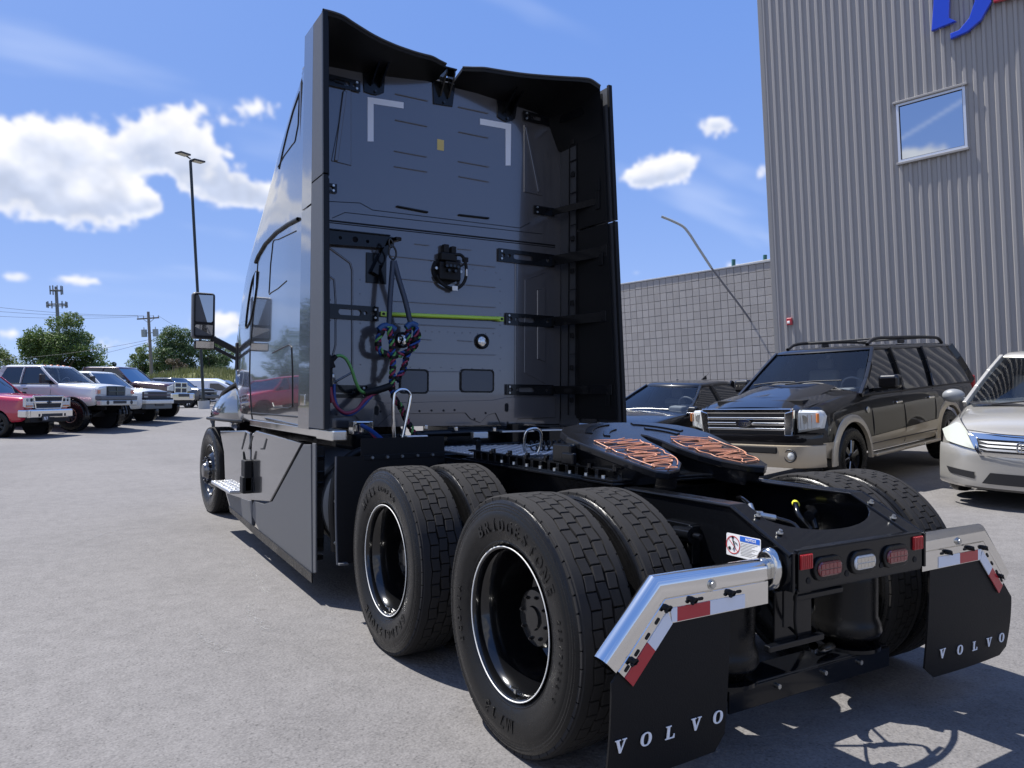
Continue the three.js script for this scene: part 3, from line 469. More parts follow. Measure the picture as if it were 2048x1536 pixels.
    mesh('pivot_bracket', [ext([[-.16, 0], [.16, 0], [.07, .14], [-.07, .14]], .02, { mat: basis(V(0, 0, 1), V(0, 1, 0), V(-1, 0, 0), V(s * .33, 1.01, -.62)) })], M.frameBlack, truck);
  }
  mesh('air_line', [tube([[-.34, 1.02, -.62], [-.38, 1.05, -.5], [-.40, 1.06, -.38], [-.385, 1.02, -.34]], .006, 24, 6)], M.plastic, truck);
  // diamond tread deck plate
  const dk = mesh('deck_plate', [B(.98, .01, .95, .12, 1.012, -2.16, { r: .003 }), B(.98, .03, .012, .12, 1.0, -1.69)], mat(.16, .165, .18, { roughness: .5, metalness: .9 }), truck, 'bright aluminium tread plate deck');
  const di = []; for (let i = 0; i < 20; i++) for (let j = 0; j < 20; j++) { const g = new THREE.SphereGeometry(.022, 6, 4); g.scale(1, .34, .45); g.rotateY((i + j) % 2 ? .78 : -.78); di.push(T(g, -.35 + i * .0485 + .02, 1.0175, -2.62 + j * .048 + .02)); }
  const dm = mesh('tread_diamond', di, M.alu, dk); dm.userData.kind = 'stuff';
  // work handle, spring and small fittings on the deck
  { const o = V(.075, 1.10, -1.78), pts = [[-.055, .075], [.02, .09], [.06, .06], [.065, -.04], [.04, -.085], [-.03, -.09], [-.062, -.05], [-.068, .03]].map(p => V(o.x + p[0], o.y + p[1], o.z + p[1] * .15)); mesh('loop_handle', [tube(pts, .011, 60, 8, true), bar(V(o.x - .05, o.y - .035, o.z), V(o.x + .05, o.y - .02, o.z), .014, .014)], M.steel, truck); }
  mesh('pull_tag', [ext(shapeOf(roundRect(.06, .05, .012, -.25, 1.1, 4), [circ(.013, 12, -.25, 1.1)]), .006, { mat: faceZ(-2.0) }), B(.035, .09, .02, -.24, 1.06, -1.99)], M.frameBlack, truck);
  { const pts = []; for (let i = 0; i <= 90; i++) { const t = i / 90; pts.push(V(mix(.15, .60, t), 1.055 + .035 * Math.sin(t * Math.PI * 2 * 9), -1.93 + .035 * Math.cos(t * Math.PI * 2 * 9))); } mesh('coil_line', [new THREE.TubeGeometry(new THREE.CatmullRomCurve3(pts), 220, .007, 6)], M.blackGloss, truck); }
  mesh('air_tank', [cyl(V(-.2, .88, -2.75), V(.7, .88, -2.75), .12, .12, 24), new THREE.SphereGeometry(.12, 16, 10).translate(-.2, .88, -2.75)], M.frameBlack, truck);
  mesh('gladhand_bracket', [B(.3, .014, .05, .42, 1.13, -2.55), B(.13, .05, .05, .05, 1.11, -2.5), B(.22, .012, .14, .56, 1.15, -2.3)], M.alu, truck);
  mesh('lamp_bar', [B(.17, .026, .03, -.42, 1.1, -2.62, { r: .01 })], M.white, truck);
}
// ---- quarter fender and the flap ahead of the drive wheels
{
  const q = (u, v, z) => on('z', z, u, v);
  const fp = mesh('fender_panel', [slab([q(722, 877, -2.1), q(888, 872, -2.1), q(890, 925, -2.1), q(722, 932, -2.1)], .006, V(0, 0, 1))], M.flap, truck, 'black quarter fender panel');
  const a = q(727, 916, -2.09), b = q(889, 908, -2.09); mesh('clamp_strip', [bar(a, b, .006, .034, V(0, 1, 0), .002).translate(0, 0, 0)], M.black, fp);
  many('bolt', [.1, .28, .46, .65, .84].map(t => { const p = a.clone().lerp(b, t); return cyl(p.clone().add(V(0, 0, .003)), p.clone().add(V(0, 0, .016)), .011, .009, 10); }), M.zinc, fp);
  // curved rubber sheet running down in front of the tyres
  const rows = []; for (let i = 0; i <= 14; i++) { const t = i / 14, ang = t * 1.25; const y = 1.0 - .66 * t, z = -2.09 - .02 * Math.sin(t * 3) + .05 * t; rows.push([V(-1.215, y + .02 * (1 - t), z), V(-.5, y, z)]); }
  mesh('fender_sheet', [crease(mg([grid(rows), grid(rows.map(r => r.map(p => V(p.x, p.y, p.z - .01))))]), 60)], M.flap, truck);
  { const e = rows.map(r => r[0].clone().add(V(-.004, 0, -.005))); mesh('edge_trim', [tube(e, .0075, 40, 6), B(.06, .014, .05, -1.19, .345, -2.03)], M.satin, truck); }
  // tank behind the side skirt
  const tk = mesh('fuel_tank', [cyl(V(-.86, .66, -4.2), V(-.86, .66, -2.44), .335, .335, 48), latheY([[.001, .055], [.2, .05], [.30, .03], [.335, 0]], 48).rotateX(Math.PI / 2).translate(-.86, .66, -2.44)], mat(.10, .11, .125, { roughness: .4, metalness: .5 }), truck);
  mesh('tank_strap', [latheY([[.340, -.04], [.347, -.04], [.347, .04], [.340, .04]], 48).rotateX(Math.PI / 2).translate(-.86, .66, -2.56)], M.black, tk);
  mesh('tank_bracket', [tube([[-1.13, .36, -2.36], [-1.15, .72, -2.36], [-1.10, .93, -2.36], [-.98, 1.02, -2.36], [-.8, 1.04, -2.36]], .03, 40, 10), B(.06, .72, .03, -1.2, .70, -2.50)], M.black, truck);
  many('bolt', [[-1.135, .42], [-1.14, .70]].map(([x, y]) => cyl(V(x, y, -2.335), V(x, y, -2.318), .016, .014, 12)), M.zinc, truck);
  many('latch', [[-1.20, .98], [-1.2, .86], [-1.2, .8], [-1.2, .4], [-1.2, .3]].map(([x, y], i) => B(.05, .035 + (i % 2) * .03, .04, x, y, -2.50)), M.frameBlack, truck);
  mesh('heat_shield', [B(.3, .5, .02, -.66, .62, -2.2), B(.5, .08, .3, -.7, .35, -2.4)], M.frameBlack, truck);
}
// ---- side skirts
for (const s of [-1, 1]) {
  const S = (u, v) => { const p = on('x', -1.25, u, v); return [p.z, p.y]; };
  const mX = (x, d) => s < 0 ? faceXn(x) : basis(V(0, 0, 1), V(0, 1, 0), V(-1, 0, 0), V(-x + d, 0, 0));
  const E2 = (p, d, x, bev = .004) => ext(p, d, { bevel: bev, bs: 2, mat: s < 0 ? faceXn(x + d) : basis(V(0, 0, 1), V(0, 1, 0), V(-1, 0, 0), V(-x, 0, 0)) });
  const rear = [S(622, 889), S(607, 889), S(545, 1003), S(528, 1008), S(508, 1002), S(500, 1022), S(519, 1062), S(624, 1148)];
  mesh('skirt_rear_panel', [E2(rear, .03, -1.252), E2([S(623, 886), S(623, 1147), [S(623, 1147)[0] + .075, S(623, 1147)[1] + .02], [S(623, 886)[0] + .075, S(623, 886)[1]]], .012, -1.245, .003)], M.satin, truck);
  mesh('tool_door', [E2([S(604, 886), S(513, 861), S(505, 868), S(503, 1000), S(541, 1003)], .03, -1.255, .008)], M.paint, truck);
  const front = [S(500, 866), S(491, 861), S(441, 862), S(449, 905), S(452, 985), S(461, 1018), S(500, 1052), S(504, 1000)];
  mesh('skirt_front_panel', [E2(front, .03, -1.255, .008)], M.paint, truck);
  mesh('skirt_lower_panel', [E2([S(505, 1003), S(505, 1052), S(463, 1016), S(455, 987)], .034, -1.258)], M.satin, truck);
  mesh('skirt_strip', [E2([S(460, 1012), S(519, 1060), S(626, 1146), S(627, 1166), S(519, 1076), S(462, 1023)], .01, -1.262, .002)], M.rubber, truck);
  if (s < 0) {
    many('vent_slot', [[[492, 864], [484, 898], [486, 899], [495, 866]], [[505, 870], [498, 898], [501, 899], [508, 872]], [[534, 876], [528, 896], [522, 897], [523, 899], [531, 899], [536, 878]]].map(p => E2(p.map(q => S(...q)), .004, -1.2575, 0)), M.plastic, truck);
    // step sticking out and its black bracket
    const c = on('x', -1.25, 466, 975); const st = mesh('step', [B(.15, .035, .95, -1.285, c.y, -5.28, { r: .012, seg: 2 })], M.alu, truck, 'bright aluminium access step');
    const kn = []; for (let i = 0; i < 3; i++) for (let j = 0; j < 13; j++) { const g = new THREE.SphereGeometry(.020, 8, 4); g.scale(1, .25, .55); g.rotateY((i + j) % 2 ? .6 : -.6); kn.push(T(g, -1.335 + i * .05, c.y + .019, -5.66 + j * .065)); } many('step_tread', kn, M.alu, st);
    const d = on('x', -1.30, 490, 955); mesh('step_bracket', [B(.07, .28, .15, -1.29, d.y + .02, d.z + .02, { r: .012 }), B(.09, .15, .13, -1.295, d.y - .06, d.z + .03, { r: .012 })], M.plastic, truck);
    mesh('step_hook', [tube([[-1.30, d.y + .16, d.z], [-1.31, d.y + .23, d.z - .02], [-1.30, d.y + .16, d.z - .05]], .008, 20, 6)], M.plastic, truck);
  } else mesh('step', [B(.25, .035, .62, 1.37, .7, -4.8, { r: .012 })], M.alu, truck);
}
// ---- cab shell
const lerpKeys = (keys, z) => { if (z >= keys[0][0]) return keys[0].slice(1); for (let i = 0; i < keys.length - 1; i++) { const a = keys[i], b = keys[i + 1]; if (z <= a[0] && z >= b[0]) { const t = (a[0] - z) / (a[0] - b[0]); return a.slice(1).map((v, k) => mix(v, b[k + 1], t)); } } return keys[keys.length - 1].slice(1); };
// z, half width, roof height, shoulder height, shoulder reach
const CAB = [[-2.80, 1.235, 4.06, 3.84, .30], [-3.07, 1.225, 4.05, 3.80, .30], [-3.4, 1.215, 3.95, 3.66, .32], [-3.8, 1.20, 3.78, 3.42, .34], [-4.2, 1.185, 3.55, 3.18, .36], [-4.6, 1.17, 3.30, 2.96, .36], [-5.0, 1.155, 3.02, 2.76, .36], [-5.3, 1.14, 2.80, 2.56, .34], [-5.6, 1.12, 2.50, 2.30, .32], [-5.9, 1.09, 2.18, 2.02, .30], [-6.2, 1.05, 1.88, 1.74, .28], [-6.32, 1.02, 1.76, 1.62, .26]];
function cabSec(z, n = 12) { const [hw, yr, ys, rx] = lerpKeys(CAB, z), p = []; p.push([hw - .035, 1.135], [hw - .01, 1.16], [hw, 1.22]); for (let i = 1; i <= 6; i++) { const y = mix(1.22, ys, i / 6); p.push([hw - .03 * Math.pow((y - 1.22) / 2.6, 2), y]); } const bx = hw - .03 * Math.pow((ys - 1.22) / 2.6, 2), ry = yr - .05 - ys; for (let i = 1; i <= n; i++) { const t = i / n * Math.PI / 2; p.push([bx - rx * (1 - Math.cos(t)), ys + ry * Math.sin(t)]); } for (let i = 1; i <= 5; i++) { const x = mix(bx - rx, 0, i / 5); p.push([x, yr - .05 * Math.pow(x / (bx - rx), 2)]); } return p; }
const cabX = (z, y) => { const p = cabSec(z); for (let i = 0; i < p.length - 1; i++) if (p[i][1] <= y && p[i + 1][1] >= y) return mix(p[i][0], p[i + 1][0], (y - p[i][1]) / Math.max(1e-6, p[i + 1][1] - p[i][1])); return p[p.length - 1][0]; };
// a point of the left side seen at a pixel, lying off the surface by d
function cabL(u, v, d = 0) { let x = -1.2, p; for (let i = 0; i < 10; i++) { p = on('x', x, u, v); x = mix(x, -(cabX(clamp(p.z, -6.3, -2.8), p.y) + d), .8); } return on('x', x, u, v); }
{
  const zs = []; for (let z = -2.8; z > -6.32; z -= .11) zs.push(z); zs.push(-6.32);
  const full = z => { const p = cabSec(z), r = p.map(q => V(-q[0], q[1], z)), l = p.slice(0, -1).reverse().map(q => V(q[0], q[1], z)); return [...r, ...l]; };
  const rows = zs.map(full); for (const r of rows) for (const p of r) if (p.y > 3.70 && Math.abs(p.x) < 1.20 && p.z > -3.07) p.z = -3.07; const capRow = rows[rows.length - 1], ctr = capRow.map(p => V(p.x * .3, mix(p.y, 1.4, .6), p.z - .05));
  raw('cab_shell', boxUV(clean(crease(mg([grid(rows), grid([capRow, ctr])]), 50))), M.paint, truck);
  // inside return from the shell edge to the back panel
  for (const sd of [-1, 1]) { const edge = rows[0].filter(p => p.x * sd > 0 && (p.y < 3.70 || Math.abs(p.x) > 1.20)), inn = edge.map(p => V(p.x * .985, p.y, -2.8)), inn2 = inn.map(p => V(p.x, p.y, -3.07)); raw('cab_return', boxUV(clean(crease(grid([edge, inn, inn2]), 40))), M.fairing, truck); }
  // lines and trims lying on the left side
  const path = (px, d = .002) => { const o = []; for (let i = 0; i < px.length - 1; i++) for (let k = 0; k < 4; k++) o.push([mix(px[i][0], px[i + 1][0], k / 4), mix(px[i][1], px[i + 1][1], k / 4)]); o.push(px[px.length - 1]); return o.map(q => cabL(q[0], q[1], d)).filter(p => { const ys = lerpKeys(CAB, p.z); return p.z < -2.5 && p.z > -6.4 && p.y < ys[2] + .12 && Math.abs(-p.x - cabX(p.z, p.y) - d) < .09; }); };
  const seam = (px, r, m, n, d = .001) => path(px, d).length > 2 && mesh(n, [new THREE.TubeGeometry(new THREE.CatmullRomCurve3(path(px, d)), px.length * 10, r, 6)], m, truck);
  seam([[596, 438], [575, 449], [552, 465], [530, 488], [516, 512], [511, 525]], .016, M.black, 'drip_trim', .006);
  seam([[592, 462], [546, 484], [541, 530], [538, 588], [556, 577], [573, 562]], .005, M.black, 'panel_seam'); 
  seam([[598, 187], [586, 222], [575, 262], [566, 300], [558, 338]], .006, M.black, 'panel_seam'); seam([[599, 183], [596, 250], [590, 282], [568, 312], [556, 334]], .005, M.black, 'panel_seam');
  seam([[545, 706], [562, 697], [578, 690], [583, 694], [585, 740], [585, 812], [578, 816], [548, 815], [545, 806]], .006, M.black, 'luggage_door_seam');
  seam([[504, 826], [550, 830], [597, 834]], .007, M.black, 'panel_seam'); seam([[500, 700], [499, 760], [503, 826], [505, 845]], .006, M.black, 'door_seam'); seam([[516, 520], [511, 590], [501, 690]], .005, M.black, 'door_seam');
  mesh('body_moulding', [new THREE.TubeGeometry(new THREE.CatmullRomCurve3([[505, 849], [535, 855], [560, 860], [580, 863], [597, 866]].map(q => cabL(q[0], q[1], .004))), 30, .012, 6)], M.chrome, truck);
  // door window with its black frame
  const win = [[514, 543], [512, 575], [505, 622], [497, 648], [491, 655], [494, 620], [503, 565], [509, 548]];
  mesh('door_window', [slab(win.map(q => cabL(q[0], q[1], .008)), .006, V(-1, 0, -.1))], M.glassDark, truck); mesh('window_frame', [new THREE.TubeGeometry(new THREE.CatmullRomCurve3(win.map(q => cabL(q[0], q[1], .006)), true, 'centripetal'), 60, .006, 6, true)], M.black, truck);
  mesh('windshield', [slab([V(-.95, 2.66, -5.50), V(.95, 2.66, -5.50), V(1.0, 1.78, -6.36), V(-1.0, 1.78, -6.36)], .01, V(0, .7, -.7))], M.glassDark, truck);
  // paired emblem plate low on the fairing
  { const p = on('x', -1.262, 606, 800); mesh('badge', [B(.006, .075, .11, p.x - .004, p.y, p.z, { r: .002 })], M.chrome, truck); }
}
// hood and front fenders
{
  const hz = [-6.25, -6.5, -6.9, -7.4, -7.9, -8.25, -8.35], hd = [[.98, 1.74], [.96, 1.70], [.90, 1.62], [.84, 1.53], [.78, 1.42], [.70, 1.30], [.66, 1.2]];
  const rows = hz.map((z, i) => { const [w, y] = hd[i], o = []; for (let k = 0; k <= 20; k++) { const t = k / 20 * Math.PI, c = Math.cos(t), s = Math.sin(t); o.push(V(-w * Math.sign(c) * Math.pow(Math.abs(c), .5), .8 + (y - .8) * Math.pow(s, .35), z)); } return o; });
  raw('hood', boxUV(clean(crease(grid(rows), 60))), M.paint, truck); mesh('grille', [B(1.2, .7, .04, 0, .95, -8.36)], M.black, truck);
  for (const s of [-1, 1]) {
    const fz = [[-5.55, 1.085, 1.70], [-5.75, 1.12, 1.69], [-5.95, 1.165, 1.67], [-6.2, 1.195, 1.61], [-6.5, 1.21, 1.54], [-6.75, 1.20, 1.47], [-6.95, 1.175, 1.40], [-7.12, 1.13, 1.33], [-7.25, 1.07, 1.26]];
    const rows = fz.map(([z, xo, yt]) => { const o = [V(s * (xo - .01), 1.125, z)]; for (let k = 0; k <= 10; k++) { const t = k / 10 * Math.PI / 2; o.push(V(s * (xo - .42 + .42 * Math.cos(t)), 1.17 + (yt - 1.17) * Math.sin(t), z)); } o.push(V(s * .6, yt + .03, z)); return o; });
    const low = [[-7.27, .98], [-7.2, 1.06], [-7.0, 1.12]].map(([z, y], i) => [V(s * (1.08 + i * .05), y, z), V(s * (1.08 + i * .05), 1.14, z)]);
    raw('front_fender', boxUV(clean(crease(mg([grid(rows), grid([[...rows[0].map(p => V(p.x, p.y, p.z))], rows[0].map(p => V(s * .6, p.y, p.z - .02))]), grid(low)]), 50))), M.paint, truck);
    if (s < 0) mesh('fender_trim', [tube([V(-.98, 1.72, -5.5), ...rows.map(r => r[6].clone().add(V(-.012, .012, 0))), V(-1.075, 1.10, -7.3), V(-1.08, .98, -7.31)], .02, 70, 8), tube([[-1.075, 1.128, -5.6], [-1.15, 1.125, -5.95], [-1.205, 1.125, -6.4], [-1.215, 1.122, -6.9]], .018, 40, 8)], M.black, truck);
    const mk = mesh('marker_lamp', [B(.012, .03, .14, s * 1.215, 1.24, -6.35, { r: .004, ry: s * .06 })], M.whitePaint, truck);
  }
}
// mirror on the left door
{
  const c = on('z', -6.0, 408, 631); const hx = c.x, hy = c.y, hz = -6.0;
  const g = mesh('mirror_housing', [B(.235, .50, .12, hx, hy, hz - .06, { r: .035, seg: 3 })], M.satin, truck);
  mesh('mirror_bezel', [ext(shapeOf(roundRect(.20, .475, .03, hx, hy, 4), [roundRect(.176, .29, .02, hx, hy + .075, 4), roundRect(.176, .115, .02, hx, hy - .158, 4)]), .012, { mat: faceZ(hz - .005) })], M.plastic, g);
  mesh('mirror_glass', [B(.178, .292, .004, hx, hy + .075, hz - .001, { r: 0, ry: -.10, rx: .03 })], M.mirror, g); mesh('mirror_glass', [B(.178, .117, .004, hx, hy - .158, hz - .001, { r: 0, rx: .1, ry: -.05 })], M.mirror, g);
  mesh('lower_mirror', [B(.205, .095, .07, hx + .012, hy - .315, hz - .03, { r: .018, seg: 2 })], M.plastic, g); mesh('mirror_glass', [B(.18, .072, .004, hx + .012, hy - .315, hz + .0065, { r: 0, rx: .12 })], M.chrome, g);
  mesh('mirror_arm', [bar(V(hx + .09, hy - .24, hz - .03), V(-1.07, 1.86, -5.82), .05, .06), bar(V(hx + .09, hy - .33, hz - .03), V(-1.08, 1.78, -5.86), .03, .035), B(.05, .3, .10, -1.085, 1.82, -5.84, { r: .015 })], M.plastic, g);
  const r = mesh('mirror_housing', [B(.235, .50, .12, -hx, hy, hz - .06, { r: .035, seg: 3 }), bar(V(-hx - .09, hy - .24, hz - .03), V(1.07, 1.86, -5.82), .05, .06)], M.satin, truck);
}
// ---- side fairings that reach back behind the cab
for (const s of [-1, 1]) {
  const zt = y => mix(-2.2, -2.39, clamp((y - 1.24) / 2.8)), xo = y => mix(1.265, 1.245, clamp((y - 1.2) / 2.85));
  const seg = (ya, yb, z0f, z1f, th, inset = 0) => { const rows = []; for (let i = 0; i <= 6; i++) { const y = mix(ya, yb, i / 6); rows.push([V(s * (xo(y) - inset), y, z0f(y)), V(s * (xo(y) - inset), y, z1f(y)), V(s * (xo(y) - inset - th), y, z1f(y)), V(s * (xo(y) - inset - th), y, z0f(y))]); } const c = r => new THREE.ShapeGeometry ? grid([[r[0], r[1]], [r[3], r[2]]]) : null; return crease(mg([grid(rows, true), c(rows[0]), c(rows[6])]), 30); };
  const Z0 = y => -2.825, Z1 = y => mix(-2.55, -2.61, clamp((y - 1.2) / 2.8));
  mesh('fairing_panel', [seg(1.175, 2.735, Z0, y => Z1(y) - .003, .03)], M.paint, truck); mesh('fairing_panel', [seg(2.75, 4.02, Z0, y => Z1(y) - .003, .03)], M.paint, truck);
  mesh('fairing_extension', [seg(1.19, 2.885, Z1, y => zt(y) - .025, .022)], M.fairing, truck); mesh('fairing_extension', [seg(2.897, s < 0 ? 4.02 : 4.05, Z1, y => zt(y) - .025, .022)], M.fairing, truck);
  mesh('fairing_edge', [seg(1.19, 2.885, y => zt(y) - .024, y => zt(y) + .004, .034, -.002)], M.black, truck); mesh('fairing_edge', [seg(2.897, s < 0 ? 4.025 : 4.06, y => zt(y) - .024, y => zt(y) + .004, .034, -.002)], M.black, truck);
  // inner lining with its hinge strip
  mesh('fairing_liner', [seg(1.22, 2.88, y => -2.82, y => zt(y) - .06, .008, .05), seg(2.9, 4.0, y => -2.82, y => zt(y) - .06, .008, .05)], M.black, truck);
  const st = []; for (let i = 0; i < 9; i++) st.push(B(.012, .006, .09, s * 1.183, 1.5 + i * .29, -2.86, { r: 0 }), B(.014, .045, .045, s * 1.182, 1.38 + i * .29, -2.86, { r: .004 }));
  mesh('hinge_strip', [B(.008, 2.75, .008, s * 1.188, 2.62, -2.915, { r: 0 }), B(.008, 2.75, .008, s * 1.188, 2.62, -2.805, { r: 0 }), ...st], M.black, truck);
  many('latch_plate', [B(.012, .26, .05, s * 1.19, 3.15, -2.50), B(.016, .05, .04, s * 1.188, 3.20, -2.49), B(.014, .1, .05, s * 1.19, 2.58, -2.45), B(.014, .1, .05, s * 1.2, 1.38, -2.36)], M.black, truck);
}
// bright footing under the left fairing
mesh('footing_strip', [B(.02, .055, 2.3, -1.232, 1.155, -3.35, { r: .006 }), B(.10, .07, .35, -1.20, 1.152, -2.26, { r: .01 })], M.steel, truck);
const smoothKeysX = (k, x) => { if (x >= k[0][0]) return k[0][1]; for (let i = 0; i < k.length - 1; i++) if (x <= k[i][0] && x >= k[i + 1][0]) return mix(k[i][1], k[i + 1][1], (k[i][0] - x) / (k[i][0] - k[i + 1][0])); return k[k.length - 1][1]; };
// ---- roof fairing that overhangs the back
{
  const zt = x => -2.83 + .44 * Math.pow(Math.abs(x) / 1.24, 1.5), tab = { '-1': [[1.245, 4.022], [1.17, 4.045], [1.08, 4.062], [.95, 4.055], [.79, 4.048], [.60, 4.058], [.41, 4.078], [.215, 4.104], [.05, 4.12]], '1': [[1.16, 4.05], [1.13, 4.085], [1.06, 4.112], [.85, 4.112], [.57, 4.112], [.32, 4.122], [.05, 4.125]] }; let sd = -1; const yt = x => smoothKeysX(tab[sd], Math.abs(x));
  for (const s of [-1, 1]) {
    sd = s; const XE = s < 0 ? 1.245 : 1.16; const top = [], bot = []; for (let i = 0; i <= 14; i++) { const x0 = mix(.075, XE, i / 14), x = x0, k = i < 2 ? (2 - i) * .03 : 0; const f = [], b = []; for (let j = 0; j <= 6; j++) { const t = j / 6, z = mix(-3.4, zt(x) - k, t), y = mix(3.955 - .05 * (x / 1.24) ** 2, yt(x), Math.pow(t, .8)), xx = x * mix(.76, 1, smooth(0, .62, t)); f.push(V(s * xx, y, z)); b.push(V(s * xx, y - .028, z - (j === 6 ? .004 : 0))); } top.push(f); bot.push(b); }
    const ring = a => [...a[0], ...a.slice(1).map(r => r[6]), ...a[14].slice(0, 6).reverse(), ...a.slice(1, 14).map(r => r[0]).reverse()];
    mesh('roof_fairing', [crease(mg([grid(top), grid(bot), grid([ring(top), ring(bot)], true)]), 35)], M.black, truck);
    const og = bot[14]; mesh('fairing_gusset', [crease(grid([og, og.map(p => V(s * Math.max(Math.abs(p.x), 1.19), Math.min(p.y, 3.66), Math.max(p.z, -3.05)))]), 50)], M.black, truck);
    const lip = top.map(r => r[6].clone().add(V(0, .002, .002))); mesh('fairing_lip', [tube(lip, .009, 60, 6)], M.fairing, truck);
  }
  

}
// ---- back wall of the sleeper
{
  const Z = -3.07, P = (u, v, d = 0) => on('z', Z + d, u, v), XY = (u, v) => { const p = P(u, v); return [p.x, p.y]; };
  const wallShape = shapeOf([[-1.205, 1.16], [1.205, 1.16], [1.205, 3.78], [1.17, 3.93], [1.07, 4.0], [.9, 4.025], [-.9, 4.025], [-1.07, 4.0], [-1.17, 3.93], [-1.205, 3.78]]);
  const back = mesh('back_wall', [ext(wallShape, .02, { mat: faceZ(Z - .02) })], M.paintBack, truck);
  const PB = M.paintBack;
  // pressed stiffening beads: half-round rolls standing a few millimetres proud with a groove along each side
  const bead = (u0, v0, u1, v1, r = .009) => { const a = P(u0, v0), b = P(u1, v1); return [bar(V(a.x, a.y, Z + .002), V(b.x, b.y, Z + .002), r * 2.2, .008, V(0, 1, 0), .003)]; };
  const groove = (pts, r = .006) => polytube(pts.map(p => { const q = P(...p); return V(q.x, q.y, Z + .0005); }), r, 6);
  const up = []; for (const [l, r] of [[[790, 188, 855, 202], [916, 214, 976, 227]], [[790, 240, 854, 253], [917, 264, 976, 276]], [[788, 302, 853, 314], [916, 323, 977, 334]], [[788, 333, 854, 344], [917, 353, 977, 364]]]) up.push(bead(...l), bead(...r));
  many('pressed_bead', up, M.paintBack, back);
  const lo = [[780, 512, 990, 534], [780, 556, 990, 575], [782, 602, 990, 615], [785, 647, 990, 657], [838, 678, 862, 680], [915, 681, 944, 683], [812, 705, 990, 710], [829, 488, 858, 491], [915, 498, 942, 500], [857, 743, 921, 743], [857, 782, 921, 782]];
  many('pressed_bead', lo.map(l => bead(...l)), M.paintBack, back);
  many('grab_recess', [[792, 413, 855, 425], [916, 430, 977, 437]].map(([a, b, c, d]) => { const p = P(a, b), q = P(c, d); return [bar(V(p.x, p.y, Z + .004), V(q.x, q.y, Z + .004), .034, .014, V(0, 1, 0), .005), bar(V(p.x + .01, p.y - .002, Z + .011), V(q.x - .01, q.y - .002, Z + .011), .012, .012, V(0, 1, 0), .003)]; }), M.black, back);
  mesh('joint_groove', [groove([[640, 439], [1110, 491]], .007), groove([[640, 443], [1110, 495]], .004), groove([[665, 436], [690, 425], [1085, 468]], .003), groove([[640, 402], [720, 406], [745, 420], [1040, 456], [1060, 445]], .003)], M.black, back);
  many('pressed_frame', [groove([[640, 540], [668, 559], [671, 600], [671, 690], [664, 716]], .008), groove([[650, 490], [700, 526], [704, 540], [704, 745], [668, 765]], .009), groove([[1031, 527], [1031, 770]], .008), groove([[1050, 560], [1090, 545]], .004), groove([[1050, 560], [1049, 745], [1095, 770]], .004)], M.paintBack, back);
  // long pockets either side of the top
  const pocket = (px, side) => { const pts = px.map(q => XY(...q)); return [ext(pts, .012, { bevel: .004, bs: 1, mat: faceZ(Z - .004) })]; };
  many('pocket', [pocket([[662, 322], [702, 332], [702, 178], [690, 176]], 0), pocket([[1047, 250], [1058, 248], [1084, 392], [1047, 384]], 1), pocket([[1074, 580], [1090, 577], [1090, 724], [1074, 718]], 1)], M.paintBack, back);
  many('pocket_ridge', [bar(P(690, 182, .012), P(672, 322, .012), .03, .016, V(0, 0, 1), .006), bar(P(1052, 254, .012), P(1078, 384, .012), .03, .016, V(0, 0, 1), .006)], M.paintBack, back);
  // blanked window openings
  for (const [u0, v0, u1, v1] of [[801, 740, 854, 785], [922, 740, 985, 783]]) { const a = P(u0, v0), b = P(u1, v1); const w = b.x - a.x, h = a.y - b.y, cx = (a.x + b.x) / 2, cy = (a.y + b.y) / 2; const o = mesh('blank_plate', [ext(roundRect(w, h, .03, cx, cy, 5), .008, { bevel: .003, mat: faceZ(Z) })], mat(.012, .018, .035, { roughness: .35, cc: .6 }), back); mesh('rubber_seal', [ext(shapeOf(roundRect(w + .022, h + .022, .035, cx, cy, 5), [roundRect(w - .006, h - .006, .028, cx, cy, 5)]), .014, { bevel: .003, mat: faceZ(Z) })], M.rubber, back); }
  // work lamps
  for (const [u, v] of [[804, 680], [963, 683]]) { const p = P(u, v); const l = mesh('work_lamp', [latheY([[.045, 0], [.066, 0], [.066, .02], [.058, .032], [.048, .03], [.045, .02]], 32).rotateX(Math.PI / 2).translate(p.x, p.y, Z)], M.rubber, truck, 'round work lamp in a black rubber ring'); mesh('lens', [latheY([[.001, .024], [.03, .023], [.047, .016]], 28).rotateX(Math.PI / 2).translate(p.x, p.y, Z)], M.steel, l); many('lens_cell', [[-.02, .015], [.018, .02], [0, -.018], [.024, -.012], [-.026, -.01], [0, .03]].map(([x, y]) => T(new THREE.SphereGeometry(.009, 10, 6).scale(1, 1, .5), p.x + x, p.y + y, Z + .022)), M.whitePaint, l); }
  // white corner tapes and the sticker
  const tapeL = [[735, 194], [807, 205], [807, 217], [747, 208], [747, 283], [735, 283]], tapeR = [[960, 237], [1022, 248], [1021, 331], [1011, 331], [1011, 258], [960, 249]];
  for (const t of [tapeL, tapeR]) { const pts = t.map(q => XY(...q)); mesh('corner_tape', [ext(pts, .0025, { mat: faceZ(Z) })], M.tapeWhite, truck, t === tapeL ? 'white L-shaped tape on the left' : 'white L-shaped tape on the right'); }
  { const p = P(881, 290); mesh('yellow_sticker', [ext(roundRect(.062, .09, .002, p.x, p.y, 1), .002, { mat: faceZ(Z) })], M.yellowed, truck, 'faded yellow sticker'); }
